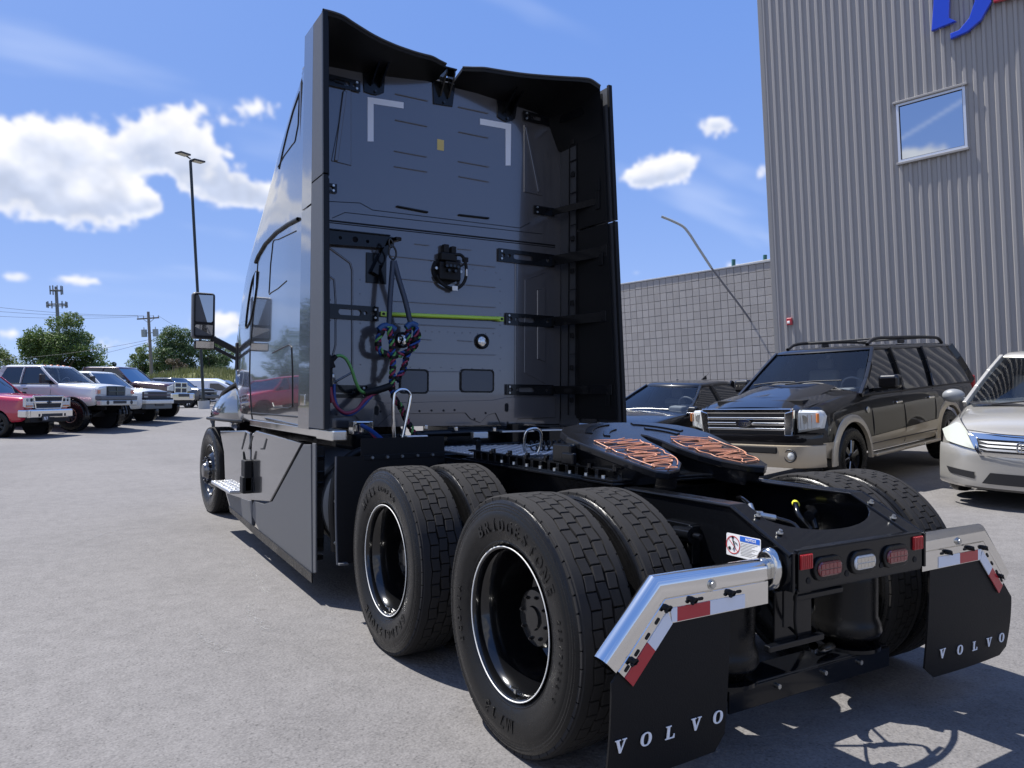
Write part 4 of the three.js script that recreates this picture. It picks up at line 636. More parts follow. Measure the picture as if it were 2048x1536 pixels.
  // lower flange with holes, ears and grab points
  mesh('lower_flange', [ext([XY(640, 790), XY(735, 795), XY(770, 806), XY(985, 800), XY(1010, 795), XY(1110, 795), XY(1110, 835), XY(1035, 838), XY(1025, 860), XY(1005, 858), XY(990, 826), XY(975, 830), XY(960, 846), XY(940, 838), XY(930, 826), XY(780, 828), XY(755, 852), XY(725, 850), XY(710, 832), XY(640, 836)], .012, { bevel: .003, mat: faceZ(Z - .002) })], PB, back);
  many('hole', [[760, 823], [785, 822], [810, 822], [838, 822], [862, 821], [886, 821], [908, 820], [948, 838], [970, 826], [672, 829], [1014, 845]].map(q => { const p = P(...q); return ext(circ(.009, 12, p.x, p.y), .003, { mat: faceZ(Z + .0105) }); }), M.plastic, back);
  many('slot', [[752, 821], [1012, 815]].map(q => { const p = P(...q); return ext(roundRect(.035, .075, .016, p.x, p.y, 4), .004, { mat: faceZ(Z + .0105) }); }), M.plastic, back);
  // rivets over the lower wall
  { const R = rng(9), o = []; for (const [u0, v0, u1, v1, n] of [[820, 660, 985, 668, 12], [820, 735, 985, 738, 9], [1000, 560, 1000, 740, 9], [840, 520, 990, 545, 8], [660, 560, 660, 720, 5], [720, 560, 720, 730, 7]]) for (let i = 0; i < n; i++) { const p = P(mix(u0, u1, i / (n - 1)) + (R() - .5) * 4, mix(v0, v1, i / (n - 1)) + (R() - .5) * 3); o.push(T(new THREE.SphereGeometry(.005, 6, 4).scale(1, 1, .5), p.x, p.y, Z + .001)); } const rv = mesh('rivet', o, PB, back); rv.userData.kind = 'stuff'; }
  // added white strip standing in for the bright light slit at the cab's top, hangers of the roof fairing
  mesh('light_slit_strip', [tube([[665, 120], [722, 126], [780, 137], [860, 154], [920, 167], [990, 183], [1040, 197], [1070, 207]].map(q => P(q[0], q[1] + 3, .012)), .007, 50, 6)], M.whitePaint, truck);
  for (const px of [[[724, 118], [771, 128], [767, 186], [760, 189], [752, 191], [744, 190], [727, 184]], [[864, 150], [911, 160], [904, 214], [866, 208]], [[992, 178], [1037, 190], [1029, 238], [1023, 242], [1012, 245], [1002, 240], [994, 234]]]) {
    const pts = px.map(q => XY(...q)); const br = mesh('fairing_bracket', [ext(pts, .012, { bevel: .002, mat: faceZ(Z) })], M.frameBlack, truck);
    const mid = px[0][0] === 864, ZE = mid ? .14 : .26; const cx = pts.reduce((a, p) => a + p[0], 0) / pts.length, yt = Math.max(...pts.map(p => p[1])), yb = Math.min(...pts.map(p => p[1])); mesh('bracket_web', [ext([[Z + .01, yb + .08], [Z + .03, yb + .07], [Z + ZE, yt + (mid ? -.02 : -.03)], [Z + ZE, yt + (mid ? .01 : .0)], [Z + .01, yt + (mid ? .01 : -.01)]], .012, { mat: basis(V(0, 0, 1), V(0, 1, 0), V(-1, 0, 0), V(cx - .03, 0, 0)) }), ext([[Z + .01, yb + .08], [Z + .03, yb + .07], [Z + ZE, yt + (mid ? -.02 : -.03)], [Z + ZE, yt + (mid ? .01 : .0)], [Z + .01, yt + (mid ? .01 : -.01)]], .012, { mat: basis(V(0, 0, 1), V(0, 1, 0), V(-1, 0, 0), V(cx + .045, 0, 0)) }), bar(V(cx, yt + (mid ? .01 : -.02), Z + .02), V(cx, yt + (mid ? .02 : -.005), Z + ZE + .01), .11, .012)], M.frameBlack, br);
    many('bolt', [T(cyl(V(0, 0, 0), V(0, 0, .014), .012, .012, 6), cx, yb + .03, Z + .012)], M.blackGloss, br);
  }
  // fairing braces: a flat strap on the wall and a strut out to the fairing
  const brace = (y, xin, h, holes, s, endZ = -2.42) => {
    const x1 = s * 1.12, x0 = s * xin, lo = Math.min(x0, x1), hi = Math.max(x0, x1), hs = [];
    if (holes) { const w = hi - lo; hs.push(roundRect(w * .34, h * .42, h * .2, (lo + hi) / 2 - s * .04, y, 4), circ(h * .16, 12, x0 + s * .05, y), circ(h * .14, 12, x0 + s * .11, y), circ(h * .16, 12, x1 - s * .07, y)); }
    const m = mesh('fairing_brace', [ext(shapeOf([[lo, y - h / 2], [hi, y - h / 2], [hi, y + h / 2], [lo, y + h / 2]], hs), .008, { mat: faceZ(Z + .012) }), bar(V(s * 1.10, y, Z + .02), V(s * 1.205, y, endZ), .008, h * .8, V(0, 1, 0), .002), B(.012, h * .9, .07, s * 1.2, y, endZ)], M.frameBlack, truck);
    many('brace_bolt', [[x0 + s * .03, y + h * .28], [x0 + s * .03, y - h * .28]].map(([x, yy]) => cyl(V(x, yy, Z + .018), V(x, yy, Z + .03), .010, .010, 6)), M.zinc, m);
  };
  const yL = (u, v) => P(u, v).y;
  brace(yL(1080, 240), .78, .085, true, 1, -2.5); brace(yL(1120, 428), .90, .075, false, 1, -2.5); brace(yL(1040, 515), .53, .115, true, 1); brace(yL(1060, 641), .61, .105, true, 1); brace(yL(1080, 780), .62, .095, true, 1, -2.34);
  brace(yL(680, 166), .74, .085, true, -1, -2.5); brace(yL(655, 376), .92, .07, true, -1, -2.5); brace(yL(700, 625), .57, .115, true, -1); brace(yL(690, 783), .66, .10, true, -1, -2.34);
  // upper left carrier arm for the hoses
  { const a = P(640, 474), b = P(783, 490); mesh('hose_carrier', [ext(shapeOf([[a.x, a.y + .05], [b.x - .05, b.y + .058], [b.x, b.y + .05], [b.x - .01, b.y + .01], [b.x - .1, b.y - .045], [a.x, a.y - .062]], [circ(.022, 14, a.x + .26, a.y), circ(.012, 10, a.x + .14, a.y), circ(.012, 10, a.x + .36, a.y - .004)]), .01, { bevel: .002, mat: faceZ(Z + .05) }), bar(V(a.x, a.y + .055, Z + .06), V(b.x - .04, b.y + .06, Z + .06), .04, .008), B(.17, .24, .01, P(752, 537).x, P(752, 537).y, Z + .006), ext([[P(786, 478).x, P(786, 478).y], [P(768, 484).x, P(768, 484).y], [P(738, 545).x, P(738, 545).y], [P(752, 553).x, P(752, 553).y]], .05, { bevel: .004, mat: faceZ(Z + .01) }), bar(V(P(775, 484).x, P(775, 484).y, Z + .04), V(P(775, 484).x + .03, P(775, 484).y, Z + .17), .05, .03)], M.frameBlack, truck); }
  // lime handle bar
  { const a = P(770, 628, .03), b = P(1000, 638, .03); const h = mesh('lime_bar', [cyl(V(a.x + .02, a.y - .001, Z + .045), V(b.x - .02, b.y + .001, Z + .045), .017, .017, 14), B(.085, .042, .012, a.x + .005, a.y, Z + .03, { r: .005 }), B(.085, .042, .012, b.x - .005, b.y, Z + .03, { r: .005 })], M.lime, truck, 'lime green bar across the back wall'); many('bolt', [a, b].map((p, i) => cyl(V(p.x + (i ? .015 : -.015), p.y, Z + .035), V(p.x + (i ? .015 : -.015), p.y, Z + .042), .011, .011, 10)), M.black, h); }
  // valve and camera block with its harness
  { const c = P(893, 540), x = c.x, y = c.y; const v = mesh('valve_block', [ext(circ(.12, 28, x - .02, y - .01), .012, { bevel: .003, mat: faceZ(Z) }), B(.2, .15, .06, x, y - .02, Z + .045, { r: .012 }), B(.15, .07, .07, x - .01, y + .10, Z + .04, { r: .012 }), B(.05, .07, .05, x - .03, y + .17, Z + .035), B(.045, .06, .05, x + .04, y + .165, Z + .035), B(.12, .05, .08, x, y + .03, Z + .07)], M.plastic, truck, 'black valve block with a cable harness'); many('fitting', [[-.05, .015], [-.015, .02], [.02, .02], [.055, .015], [-.03, -.02], [.03, -.02]].map(([a, b]) => cyl(V(x + a, y + b, Z + .07), V(x + a, y + b, Z + .115), .014, .012, 8)), M.blackGloss, v); many('bolt', [[-.115, 0], [.115, -.01]].map(([a, b]) => cyl(V(x + a, y + b, Z + .02), V(x + a, y + b, Z + .05), .013, .013, 6)), M.zinc, v); mesh('harness', [tube([[x + .02, y + .12, Z + .06], [x + .1, y + .12, Z + .08], [x + .15, y + .02, Z + .07], [x + .135, y - .10, Z + .06], [x + .06, y - .16, Z + .05], [x - .06, y - .13, Z + .05], [x - .11, y - .06, Z + .04]], .014, 50, 8), tube([[x + .08, y + .02, Z + .06], [x + .13, y + .06, Z + .08], [x + .12, y + .12, Z + .07]], .01, 20, 6), B(.05, .04, .03, x + .14, y + .09, Z + .07)], M.plastic, v); many('tag', [B(.05, .04, .012, x + .045, y - .16, Z + .07), B(.012, .06, .012, x + .147, y - .02, Z + .085)], M.whitePaint, v); }
  // hoses: two sleeved falls, twisted coils below
  const Q = (u, v, d = .18) => P(u, v, d);
  mesh('hook_ring', [tube([Q(783, 490), Q(778, 500), Q(780, 514), Q(787, 519), Q(792, 512), Q(791, 500)], .008, 40, 8, true), tube([Q(780, 478), Q(786, 486), Q(783, 494), Q(778, 488)], .009, 24, 8, true)], M.blackGloss, truck);
  const sleeve = mat(.03, .045, .075, { roughness: .45 });
  mesh('hose_sleeve', [tube([Q(786, 522), Q(783, 560), Q(780, 600), Q(778, 650)], .021, 20, 12)], sleeve, truck); mesh('hose_sleeve', [tube([Q(788, 522), Q(798, 560), Q(810, 600), Q(821, 646)], .021, 20, 12)], sleeve, truck);
  const strands = { r: [], g: [], b: [], k: [], w: [] };
  const twist = (pts, turns, rr = .017, r = .0095, n = 120, keys = ['r', 'g', 'b']) => { const c = new THREE.CatmullRomCurve3(pts, false, 'centripetal'), fr = c.computeFrenetFrames(n); keys.forEach((k, s) => { const p = []; for (let i = 0; i <= n; i++) { const t = i / n, a = t * turns * Math.PI * 2 + s / keys.length * Math.PI * 2; p.push(c.getPointAt(t).addScaledVector(fr.normals[i], rr * Math.cos(a)).addScaledVector(fr.binormals[i], rr * Math.sin(a))); } strands[k].push(new THREE.TubeGeometry(new THREE.CatmullRomCurve3(p), n * 2, r, 6)); }); for (let i = 1; i < turns * 1.3; i++) { const t = i / (turns * 1.3); if (t > .97) break; const a = c.getPointAt(Math.max(0, t - .022)), b = c.getPointAt(Math.min(1, t + .022)); strands.w.push(cyl(a, b, rr + r + .001, rr + r + .001, 10)); } };
  twist([Q(780, 652), Q(764, 662), Q(756, 682), Q(760, 702), Q(780, 710), Q(806, 708), Q(826, 696), Q(836, 672), Q(828, 652)], 6);
  twist([Q(778, 655, .2), Q(784, 690, .2), Q(786, 720, .2), Q(784, 760, .2), Q(784, 785, .18)], 5); twist([Q(832, 655, .2), Q(830, 680, .2), Q(814, 712, .2), Q(806, 740, .2), Q(792, 762, .2)], 4, .016, .009, 120, ['r', 'b', 'k']);
  twist([Q(822, 648, .16), Q(816, 668, .16), Q(822, 690, .16), Q(835, 668, .16)], 3);
  many('hose_binding', [tube([Q(757, 660), Q(768, 652), Q(782, 654), Q(790, 660)], .026, 16, 10), tube([Q(812, 656), Q(822, 648), Q(834, 652)], .026, 16, 10)], mat(.02, .07, .2, { roughness: .5 }), truck);
  twist([Q(785, 780, .18), Q(788, 795, .18), Q(800, 812, .2), Q(812, 838, .22), Q(824, 860, .26), Q(830, 872, .28)], 4, .016, .009, 100, ['g', 'k', 'r']);
  // long falls to the fittings behind the left fairing
  strands.g.push(tube([Q(668, 716, .25), Q(678, 711, .25), Q(690, 716, .25), Q(702, 736, .25), Q(712, 765, .24), Q(722, 782, .22), Q(742, 786, .2), Q(785, 772, .19)], .0125, 70, 8));
  strands.r.push(tube([Q(661, 768, .25), Q(664, 795, .25), Q(674, 815, .25), Q(692, 826, .25), Q(712, 820, .24), Q(730, 800, .22), Q(752, 786, .2), Q(786, 772, .19)], .0125, 70, 8)); strands.b.push(tube([Q(668, 768, .23), Q(670, 800, .23), Q(682, 824, .23), Q(700, 829, .23), Q(722, 815, .22), Q(752, 784, .2), Q(786, 770, .19)], .0125, 70, 8));
  strands.k.push(tube([Q(728, 786, .21), Q(756, 780, .2), Q(786, 770, .19)], .028, 20, 10));
  strands.b.push(tube([Q(722, 850, .3), Q(740, 860, .35), Q(765, 880, .5)], .017, 30, 8)); strands.r.push(tube([Q(735, 858, .3), Q(760, 885, .5)].concat([Q(770, 892, .55)]), .008, 20, 8));
  const hm = { r: mat(.26, .022, .06, { roughness: .35 }), g: mat(.13, .36, .09, { roughness: .35 }), b: mat(.012, .06, .26, { roughness: .35 }), k: M.plastic, w: M.plastic }, nm = { r: ['air_hose', 'red air hose'], g: ['power_cable', 'green power cable'], b: ['air_hose', 'blue air hose'], k: ['hose_sleeve', null], w: ['hose_binding', null] };
  for (const k in strands) { const o = mesh(nm[k][0], strands[k], hm[k], truck, nm[k][1]); if (k === 'w') o.userData.kind = 'stuff'; }
  mesh('spring_guard', [tube([Q(659, 762, .25), Q(661, 785, .25), Q(665, 805, .25)], .018, 20, 8)], mat(.30, .03, .06, { roughness: .3 }), truck);
  mesh('socket_box', [B(.10, .10, .12, Q(655, 727, .25).x - .02, Q(655, 727, .25).y, Q(655, 727, .25).z, { rz: .4 }), B(.10, .16, .10, Q(656, 752, .25).x - .03, Q(656, 752, .25).y, Q(656, 752, .25).z), cyl(Q(664, 720, .25), Q(672, 712, .25), .02, .018, 10)], M.plastic, truck); mesh('gladhand', [cyl(Q(662, 757, .26), Q(661, 770, .26), .02, .016, 10), B(.06, .03, .04, Q(660, 752, .26).x, Q(660, 752, .26).y, Q(660, 752, .26).z)], M.zinc, truck); mesh('gladhand', [B(.05, .06, .05, Q(652, 760, .28).x, Q(652, 760, .28).y, Q(652, 760, .28).z)], M.red, truck);
  mesh('valve_cluster', [B(.16, .10, .1, Q(722, 855, .2).x, Q(722, 855, .2).y, Q(722, 855, .2).z), cyl(Q(712, 845, .26), Q(738, 845, .26), .014, .014, 8), cyl(Q(712, 862, .26), Q(712, 850, .26), .012, .012, 8), cyl(Q(724, 864, .26), Q(724, 850, .26), .012, .012, 8)], M.steel, truck);
  // bent grab handle
  { const a = [Q(788, 880, .35), Q(787, 800, .35), Q(790, 786, .35), Q(802, 779, .35), Q(814, 781, .35), Q(821, 790, .35), Q(820, 800, .35), Q(804, 880, .35)]; mesh('grab_handle', [tube(a, .014, 80, 10)], M.chrome, truck); }
  // dark machinery under the cab floor
  mesh('under_cab', [B(2.2, .06, .5, 0, 1.19, -3.35), B(.9, .3, .5, .5, 1.0, -3.3), B(.4, .25, .4, -.6, .98, -3.2), B(.12, .16, .1, .62, 1.1, -2.9), cyl(V(-.3, 1.1, -2.95), V(.9, 1.12, -2.95), .03, .03, 10), cyl(V(-.1, 1.0, -2.85), V(.95, 1.02, -2.85), .012, .012, 8), B(.42, .22, .3, .98, 1.05, -2.75)], M.frameBlack, truck);
  many('clip', [[.05, 1.14, -2.9], [-.22, 1.16, -2.9], [.4, 1.13, -2.88]].map(([x, y, z]) => B(.03, .035, .02, x, y, z)), M.steel, truck);
}
// ---------------------------------------------------------------- road vehicles: x forward from the front axle, y up, z to the right
function vehicle(name, label, category, x, y, z, headDeg, pitchDeg = 0, rollDeg = 0, group) {
  const g = thing(name, label, category, [x, y, z], 0, group); const q = new THREE.Quaternion().setFromAxisAngle(V(0, 1, 0), (headDeg - 90) * D2R); q.multiply(new THREE.Quaternion().setFromAxisAngle(V(0, 0, 1), pitchDeg * D2R)).multiply(new THREE.Quaternion().setFromAxisAngle(V(1, 0, 0), -rollDeg * D2R)); g.quaternion.copy(q); g.updateMatrixWorld(true); return g;
}
function vloc(g, ax, val, u, v) { const inv = g.matrixWorld.clone().invert(), o = camera.position.clone().applyMatrix4(inv), d = ray(u, v).transformDirection(inv); return o.clone().addScaledVector(d, (val - o[ax]) / d[ax]); }
const smoothKeys = (keys, x) => { if (x >= keys[0][0]) return keys[0].slice(1); const n = keys.length; if (x <= keys[n - 1][0]) return keys[n - 1].slice(1); let i = 0; while (!(x <= keys[i][0] && x >= keys[i + 1][0])) i++; const p0 = keys[Math.max(0, i - 1)], p1 = keys[i], p2 = keys[i + 1], p3 = keys[Math.min(n - 1, i + 2)], h = p1[0] - p2[0], t = (p1[0] - x) / h; return p1.slice(1).map((v1, k) => { k++; const v2 = p2[k], m1 = p0 === p1 ? v2 - v1 : (v2 - p0[k]) / Math.max(1e-6, p0[0] - p2[0]) * h, m2 = p3 === p2 ? v2 - v1 : (p3[k] - v1) / Math.max(1e-6, p1[0] - p3[0]) * h; const lim = m => Math.abs(v2 - v1) < 1e-9 ? 0 : clamp(m / (v2 - v1), 0, 2.5) * (v2 - v1), t2 = t * t, t3 = t2 * t; return (2 * t3 - 3 * t2 + 1) * v1 + (t3 - 2 * t2 + t) * lim(m1) + (-2 * t3 + 3 * t2) * v2 + (t3 - t2) * lim(m2); }); };
const chaikin = (p, n) => { for (let k = 0; k < n; k++) { const o = [p[0]]; for (let i = 0; i < p.length - 1; i++) { const a = p[i], b = p[i + 1]; o.push([mix(a[0], b[0], .25), mix(a[1], b[1], .25)], [mix(a[0], b[0], .75), mix(a[1], b[1], .75)]); } o.push(p[p.length - 1]); p = o; } return p; };
// keys: [x, yb, hb, ym, hm, ys, hs, ye, he, yt]; arches: [[x, r, y]...]
function bodyLoft(keys, arches = [], step = .07) {
  const xs = new Set(); for (let x = keys[0][0]; x >= keys[keys.length - 1][0]; x -= step) xs.add(+x.toFixed(4)); xs.add(keys[keys.length - 1][0]);
  for (const [ax, r] of arches) for (let i = 0; i <= 22; i++) xs.add(+(ax + r * Math.cos(i / 22 * Math.PI)).toFixed(4));
  const X = [...xs].sort((a, b) => b - a);
  const sec = x => { const [yb0, hb, ym, hm, ys, hs, ye, he, yt] = smoothKeys(keys, x); let yb = yb0; for (const [ax, r, ay] of arches) { const d = Math.abs(x - ax); if (d < r) yb = Math.max(yb, ay + Math.sqrt(r * r - d * d)); } const base = chaikin([[hb, yb0], [hm, mix(yb0, ym, .35)], [hm, ym], [mix(hm, hs, .6), mix(ym, ys, .7)], [hs, ys], [mix(hs, he, .5), mix(ys, ye, .75)], [he, ye], [he * .5, mix(ye, yt, .8)], [0, yt]], 2); return base.map(p => p[1] < yb ? [Math.max(p[0], hm - .01), yb] : p); };
  const half = X.map(sec); const rows = half.map((s, i) => [...s.map(p => V(X[i], p[1], p[0])), ...s.slice(0, -1).reverse().map(p => V(X[i], p[1], -p[0]))]);
  const cap = (r, dx) => { const c = r.reduce((a, p) => a.add(p), V(0, 0, 0)).multiplyScalar(1 / r.length); return grid([r, r.map(p => V(p.x + dx, mix(p.y, c.y, .12), p.z * .9)), r.map(() => V(c.x + dx, c.y, 0))]); };
  const geo = crease(mg([grid(rows), cap(rows[0], .02), cap(rows[rows.length - 1], -.02)]), 38);
  const W = (x, y) => { const p = sec(x); for (let i = 0; i < p.length - 1; i++) if ((p[i][1] - y) * (p[i + 1][1] - y) <= 0 && Math.abs(p[i + 1][1] - p[i][1]) > 1e-6) return mix(p[i][0], p[i + 1][0], (y - p[i][1]) / (p[i + 1][1] - p[i][1])); return p[0][0]; };
  return { geo: boxUV(clean(geo)), W, sec };
}
// a convex outline in (x, y) laid on the body side, s = +1 right, -1 left
function sidePatch(W, poly, s, off = .004, nx = 8, ny = 6) {
  const ys = poly.map(p => p[1]), y0 = Math.min(...ys), y1 = Math.max(...ys), rows = [];
  const span = y => { const xs = []; for (let i = 0; i < poly.length; i++) { const a = poly[i], b = poly[(i + 1) % poly.length]; if ((a[1] - y) * (b[1] - y) <= 0 && a[1] !== b[1]) xs.push(mix(a[0], b[0], (y - a[1]) / (b[1] - a[1]))); } return [Math.min(...xs), Math.max(...xs)]; };
  for (let j = 0; j <= ny; j++) { const y = mix(y0 + 1e-4, y1 - 1e-4, j / ny), [a, b] = span(y), r = []; for (let i = 0; i <= nx; i++) { const x = mix(a, b, i / nx); r.push(V(x, y, s * (W(x, y) + off))); } rows.push(r); }
  return crease(grid(rows), 60);
}
// glass house: outlines at the belt and roof: front/rear x and half widths; bulge rounds the plan
function glassHouse(o) { // o: {yb, yr, xbF, xtF, xbR, xtR, hb, ht, bow}
  const plan = (xF, xR, h, r) => { const p = [], n = 6; const q = (cx, cz, a0) => { for (let i = 0; i <= n; i++) { const a = (a0 + 90 * i / n) * D2R; p.push([cx + r * Math.cos(a), cz + r * Math.sin(a)]); } }; q(xF - r - o.bow, h - r, 90); const back = []; p.length = 0;
    // front edge bowed, left to right, then side, rear, side
    for (let i = 0; i <= 10; i++) { const s = -1 + 2 * i / 10; p.push([xF - o.bow * s * s, s * (h - .03)]); } for (let i = 1; i <= 8; i++) p.push([mix(xF - o.bow - .03, xR + .06, i / 8), h]); for (let i = 0; i <= 6; i++) { const s = 1 - 2 * i / 6; p.push([xR + .03 * s * s, s * (h - .03)]); } for (let i = 1; i <= 8; i++) p.push([mix(xR + .06, xF - o.bow - .03, i / 8), -h]); return p; };
  const rows = []; for (let j = 0; j <= 6; j++) { const t = j / 6, k = t; rows.push(plan(mix(o.xbF, o.xtF, k), mix(o.xbR, o.xtR, k), mix(o.hb, o.ht, k) + .018 * Math.sin(t * Math.PI), .1).map(p => V(p[0], mix(o.yb, o.yr, t), p[1]))); }
  return rows;
}
function carWheel(R, w, rimR, spokes, rimMat, o = {}) {
  const g = new THREE.Group(); const prof = [[-w / 2 + .01, rimR - .005], [-w / 2, rimR + .02], [-w / 2 - .004, mix(rimR, R, .5)], [-w / 2 + .006, R - .035], [-w / 2 + .03, R - .008], [-w / 2 + .06, R], [0, R + .002]]; const zl = p => latheX(p, 44).rotateY(-Math.PI / 2);
  const full = [...prof, ...prof.slice(0, -1).reverse().map(p => [-p[0], p[1]])]; // x -> z axle
  const tg = [zl(full)]; const lug = []; const N = o.lug ? 26 : 0; for (let i = 0; i < N; i++) { const a = i / N * Math.PI * 2; for (const s of [-1, 1]) { const b = B(.05, .02, w * .4, 0, R + .003, s * w * .27, { r: .004 }); b.rotateZ(a + s * .06); lug.push(b); } }
  mesh('tyre', [...tg, ...lug], M.rubber, g);
  const rp = [[-w / 2 + .0, rimR], [-w / 2 - .006, rimR - .004], [-w / 2 + .004, rimR - .018], [-w / 2 + .05, rimR - .03], [w / 2 - .03, rimR - .045]]; mesh('rim', [zl(rp)], rimMat, g);
  const sp = []; for (let i = 0; i < spokes; i++) { const a = i / spokes * Math.PI * 2 + .3; const b = ext([[.03, -.030], [rimR - .02, -.045], [rimR - .02, .045], [.03, .030]], .035, { bevel: .008 }); b.translate(0, 0, w / 2 - .07); b.rotateZ(a); sp.push(b); }
  sp.push(cyl(V(0, 0, w / 2 - .08), V(0, 0, w / 2 - .015), rimR * .3, rimR * .24, 20)); mesh('spokes', sp, o.spokeMat || rimMat, g);
  mesh('brake_disc', [cyl(V(0, 0, -.02), V(0, 0, .01), rimR * .72, rimR * .72, 24)], M.frameBlack, g);
  if (o.lip) mesh('rim_lip', [zl([[-w / 2 - .006, rimR - .002], [-w / 2 - .010, rimR - .008], [-w / 2 - .004, rimR - .016]])].map(q => q.rotateY(Math.PI)), o.lip, g);
  return g;
}
function putWheels(v, proto, pts) { pts.forEach(([x, y, z]) => { const w = proto.clone(); w.name = 'wheel'; w.position.set(x, y, z); if (z < 0) w.rotation.y = Math.PI; v.add(w); }); }
const carPaint = (r, g, b, o = {}) => mat(r, g, b, { roughness: .2, metalness: .05, cc: 1, ...o });
const CG = { glass: mat(.17, .21, .25, { roughness: .03, metalness: 1 }), tint: mat(.006, .007, .009, { roughness: .04, cc: 1 }), lamp: mat(.58, .60, .59, { roughness: .22, metalness: .05, cc: 1 }), lampOld: mat(.50, .52, .46, { roughness: .35, cc: .7 }), amber: mat(.55, .16, .02, { roughness: .25, cc: 1 }), under: mat(.006, .006, .007, { roughness: .9 }), dark: mat(.014, .014, .016, { roughness: .5 }) };
// bars along x/y outlines on the left or right of a glass house
const seg3 = (pts, w, h) => { const o = []; for (let i = 0; i < pts.length - 1; i++) o.push(bar(pts[i], pts[i + 1], w, h, V(0, 1, 0), .008)); return o; };
function cabinParts(v, o, paint, opts = {}) { // pillars, roof and panes of a glass house o
  const rows = glassHouse(o); const n = rows[0].length, gl = [];
  const shell = (i0, i1, j0, j1, off) => { const r = []; for (let j = j0; j <= j1; j++) { const q = []; for (let i = i0; i <= i1; i++) q.push(rows[j][(i + n) % n].clone()); r.push(q); } return crease(grid(r), 50); };
  mesh('windshield', [shell(0, 10, 0, 6)], opts.wsMat || CG.glass, v); mesh('rear_window', [shell(18, 25, 0, 6)], CG.tint, v);
  const at = (t, xk, s) => { const xF = mix(o.xbF, o.xtF, t) - o.bow - .03, xR = mix(o.xbR, o.xtR, t) + .06; return V(mix(xF, xR, xk), mix(o.yb, o.yr, t), s * (mix(o.hb, o.ht, t) + .018 * Math.sin(t * Math.PI))); };
  const atX = (t, x, s, off = 0) => V(x, mix(o.yb, o.yr, t), s * (mix(o.hb, o.ht, t) + .018 * Math.sin(t * Math.PI) + off));
  const edgeX = (t, front) => front ? mix(o.xbF, o.xtF, t) - o.bow - .03 : mix(o.xbR, o.xtR, t) + .06;
  for (const s of [-1, 1]) {
    // side panes between the pillar positions
    const P = opts.pillars || []; let xs = [null, ...P, null];
    for (let k = 0; k < xs.length - 1; k++) { const r = []; for (let j = 0; j <= 6; j++) { const t = j / 6, a = xs[k] === null ? edgeX(t, true) : xs[k][0] + (xs[k][1] || 0) * t, b = xs[k + 1] === null ? edgeX(t, false) : xs[k + 1][0] + (xs[k + 1][1] || 0) * t; const q = []; for (let i = 0; i <= 5; i++) q.push(atX(t, mix(a, b, i / 5), s, .001)); r.push(q); } mesh('side_window', [crease(grid(r), 50)], opts.sideMat || CG.tint, v); }
    for (const [x, sl] of P) mesh('pillar', [seg3([0, .33, .66, 1].map(t => atX(t, x + (sl || 0) * t, s, .002)), .03, .10)].flat(), opts.pillarMat || paint, v);
    mesh('pillar', [seg3([-.04, .33, .66, 1].map(t => atX(Math.max(t, 0), edgeX(t, true), s, .004)), .05, .075)].flat(), opts.aMat || paint, v);
    mesh('pillar', [seg3([0, .33, .66, 1].map(t => atX(t, edgeX(t, false) + .04, s, .002)), .05, opts.rearW || .16)].flat(), opts.rearMat || paint, v);
    mesh('belt_moulding', [seg3([atX(0, edgeX(0, true), s, .006), atX(0, edgeX(0, false), s, .006)], .02, .03)].flat(), CG.dark, v);
  }
  const top = rows[6], c = (k, dy) => top.map(p => V(mix((o.xtF + o.xtR) / 2, p.x, k), o.yr + dy, p.z * k)); mesh('roof', [crease(grid([c(1.0, -.03), c(1.02, -.005), c(1.0, .025), c(.93, .055), c(.75, .07), c(.4, .085), c(0, .09)], true), 50)], opts.roofMat || paint, v);
  return { atX, edgeX };
}
const plateOn = (v, name, g, m, label) => mesh(name, [g], m, v, label);
const frontExt = (pts, x, d, bevel = .006) => ext(pts.map(p => [-p[0], p[1]]).reverse(), d, { bevel, bs: 2, mat: basis(V(0, 0, -1), V(0, 1, 0), V(1, 0, 0), V(x, 0, 0)) }); // outline in (z, y) at the nose
const mirrorZ = pts => pts.map(p => [-p[0], p[1]]);

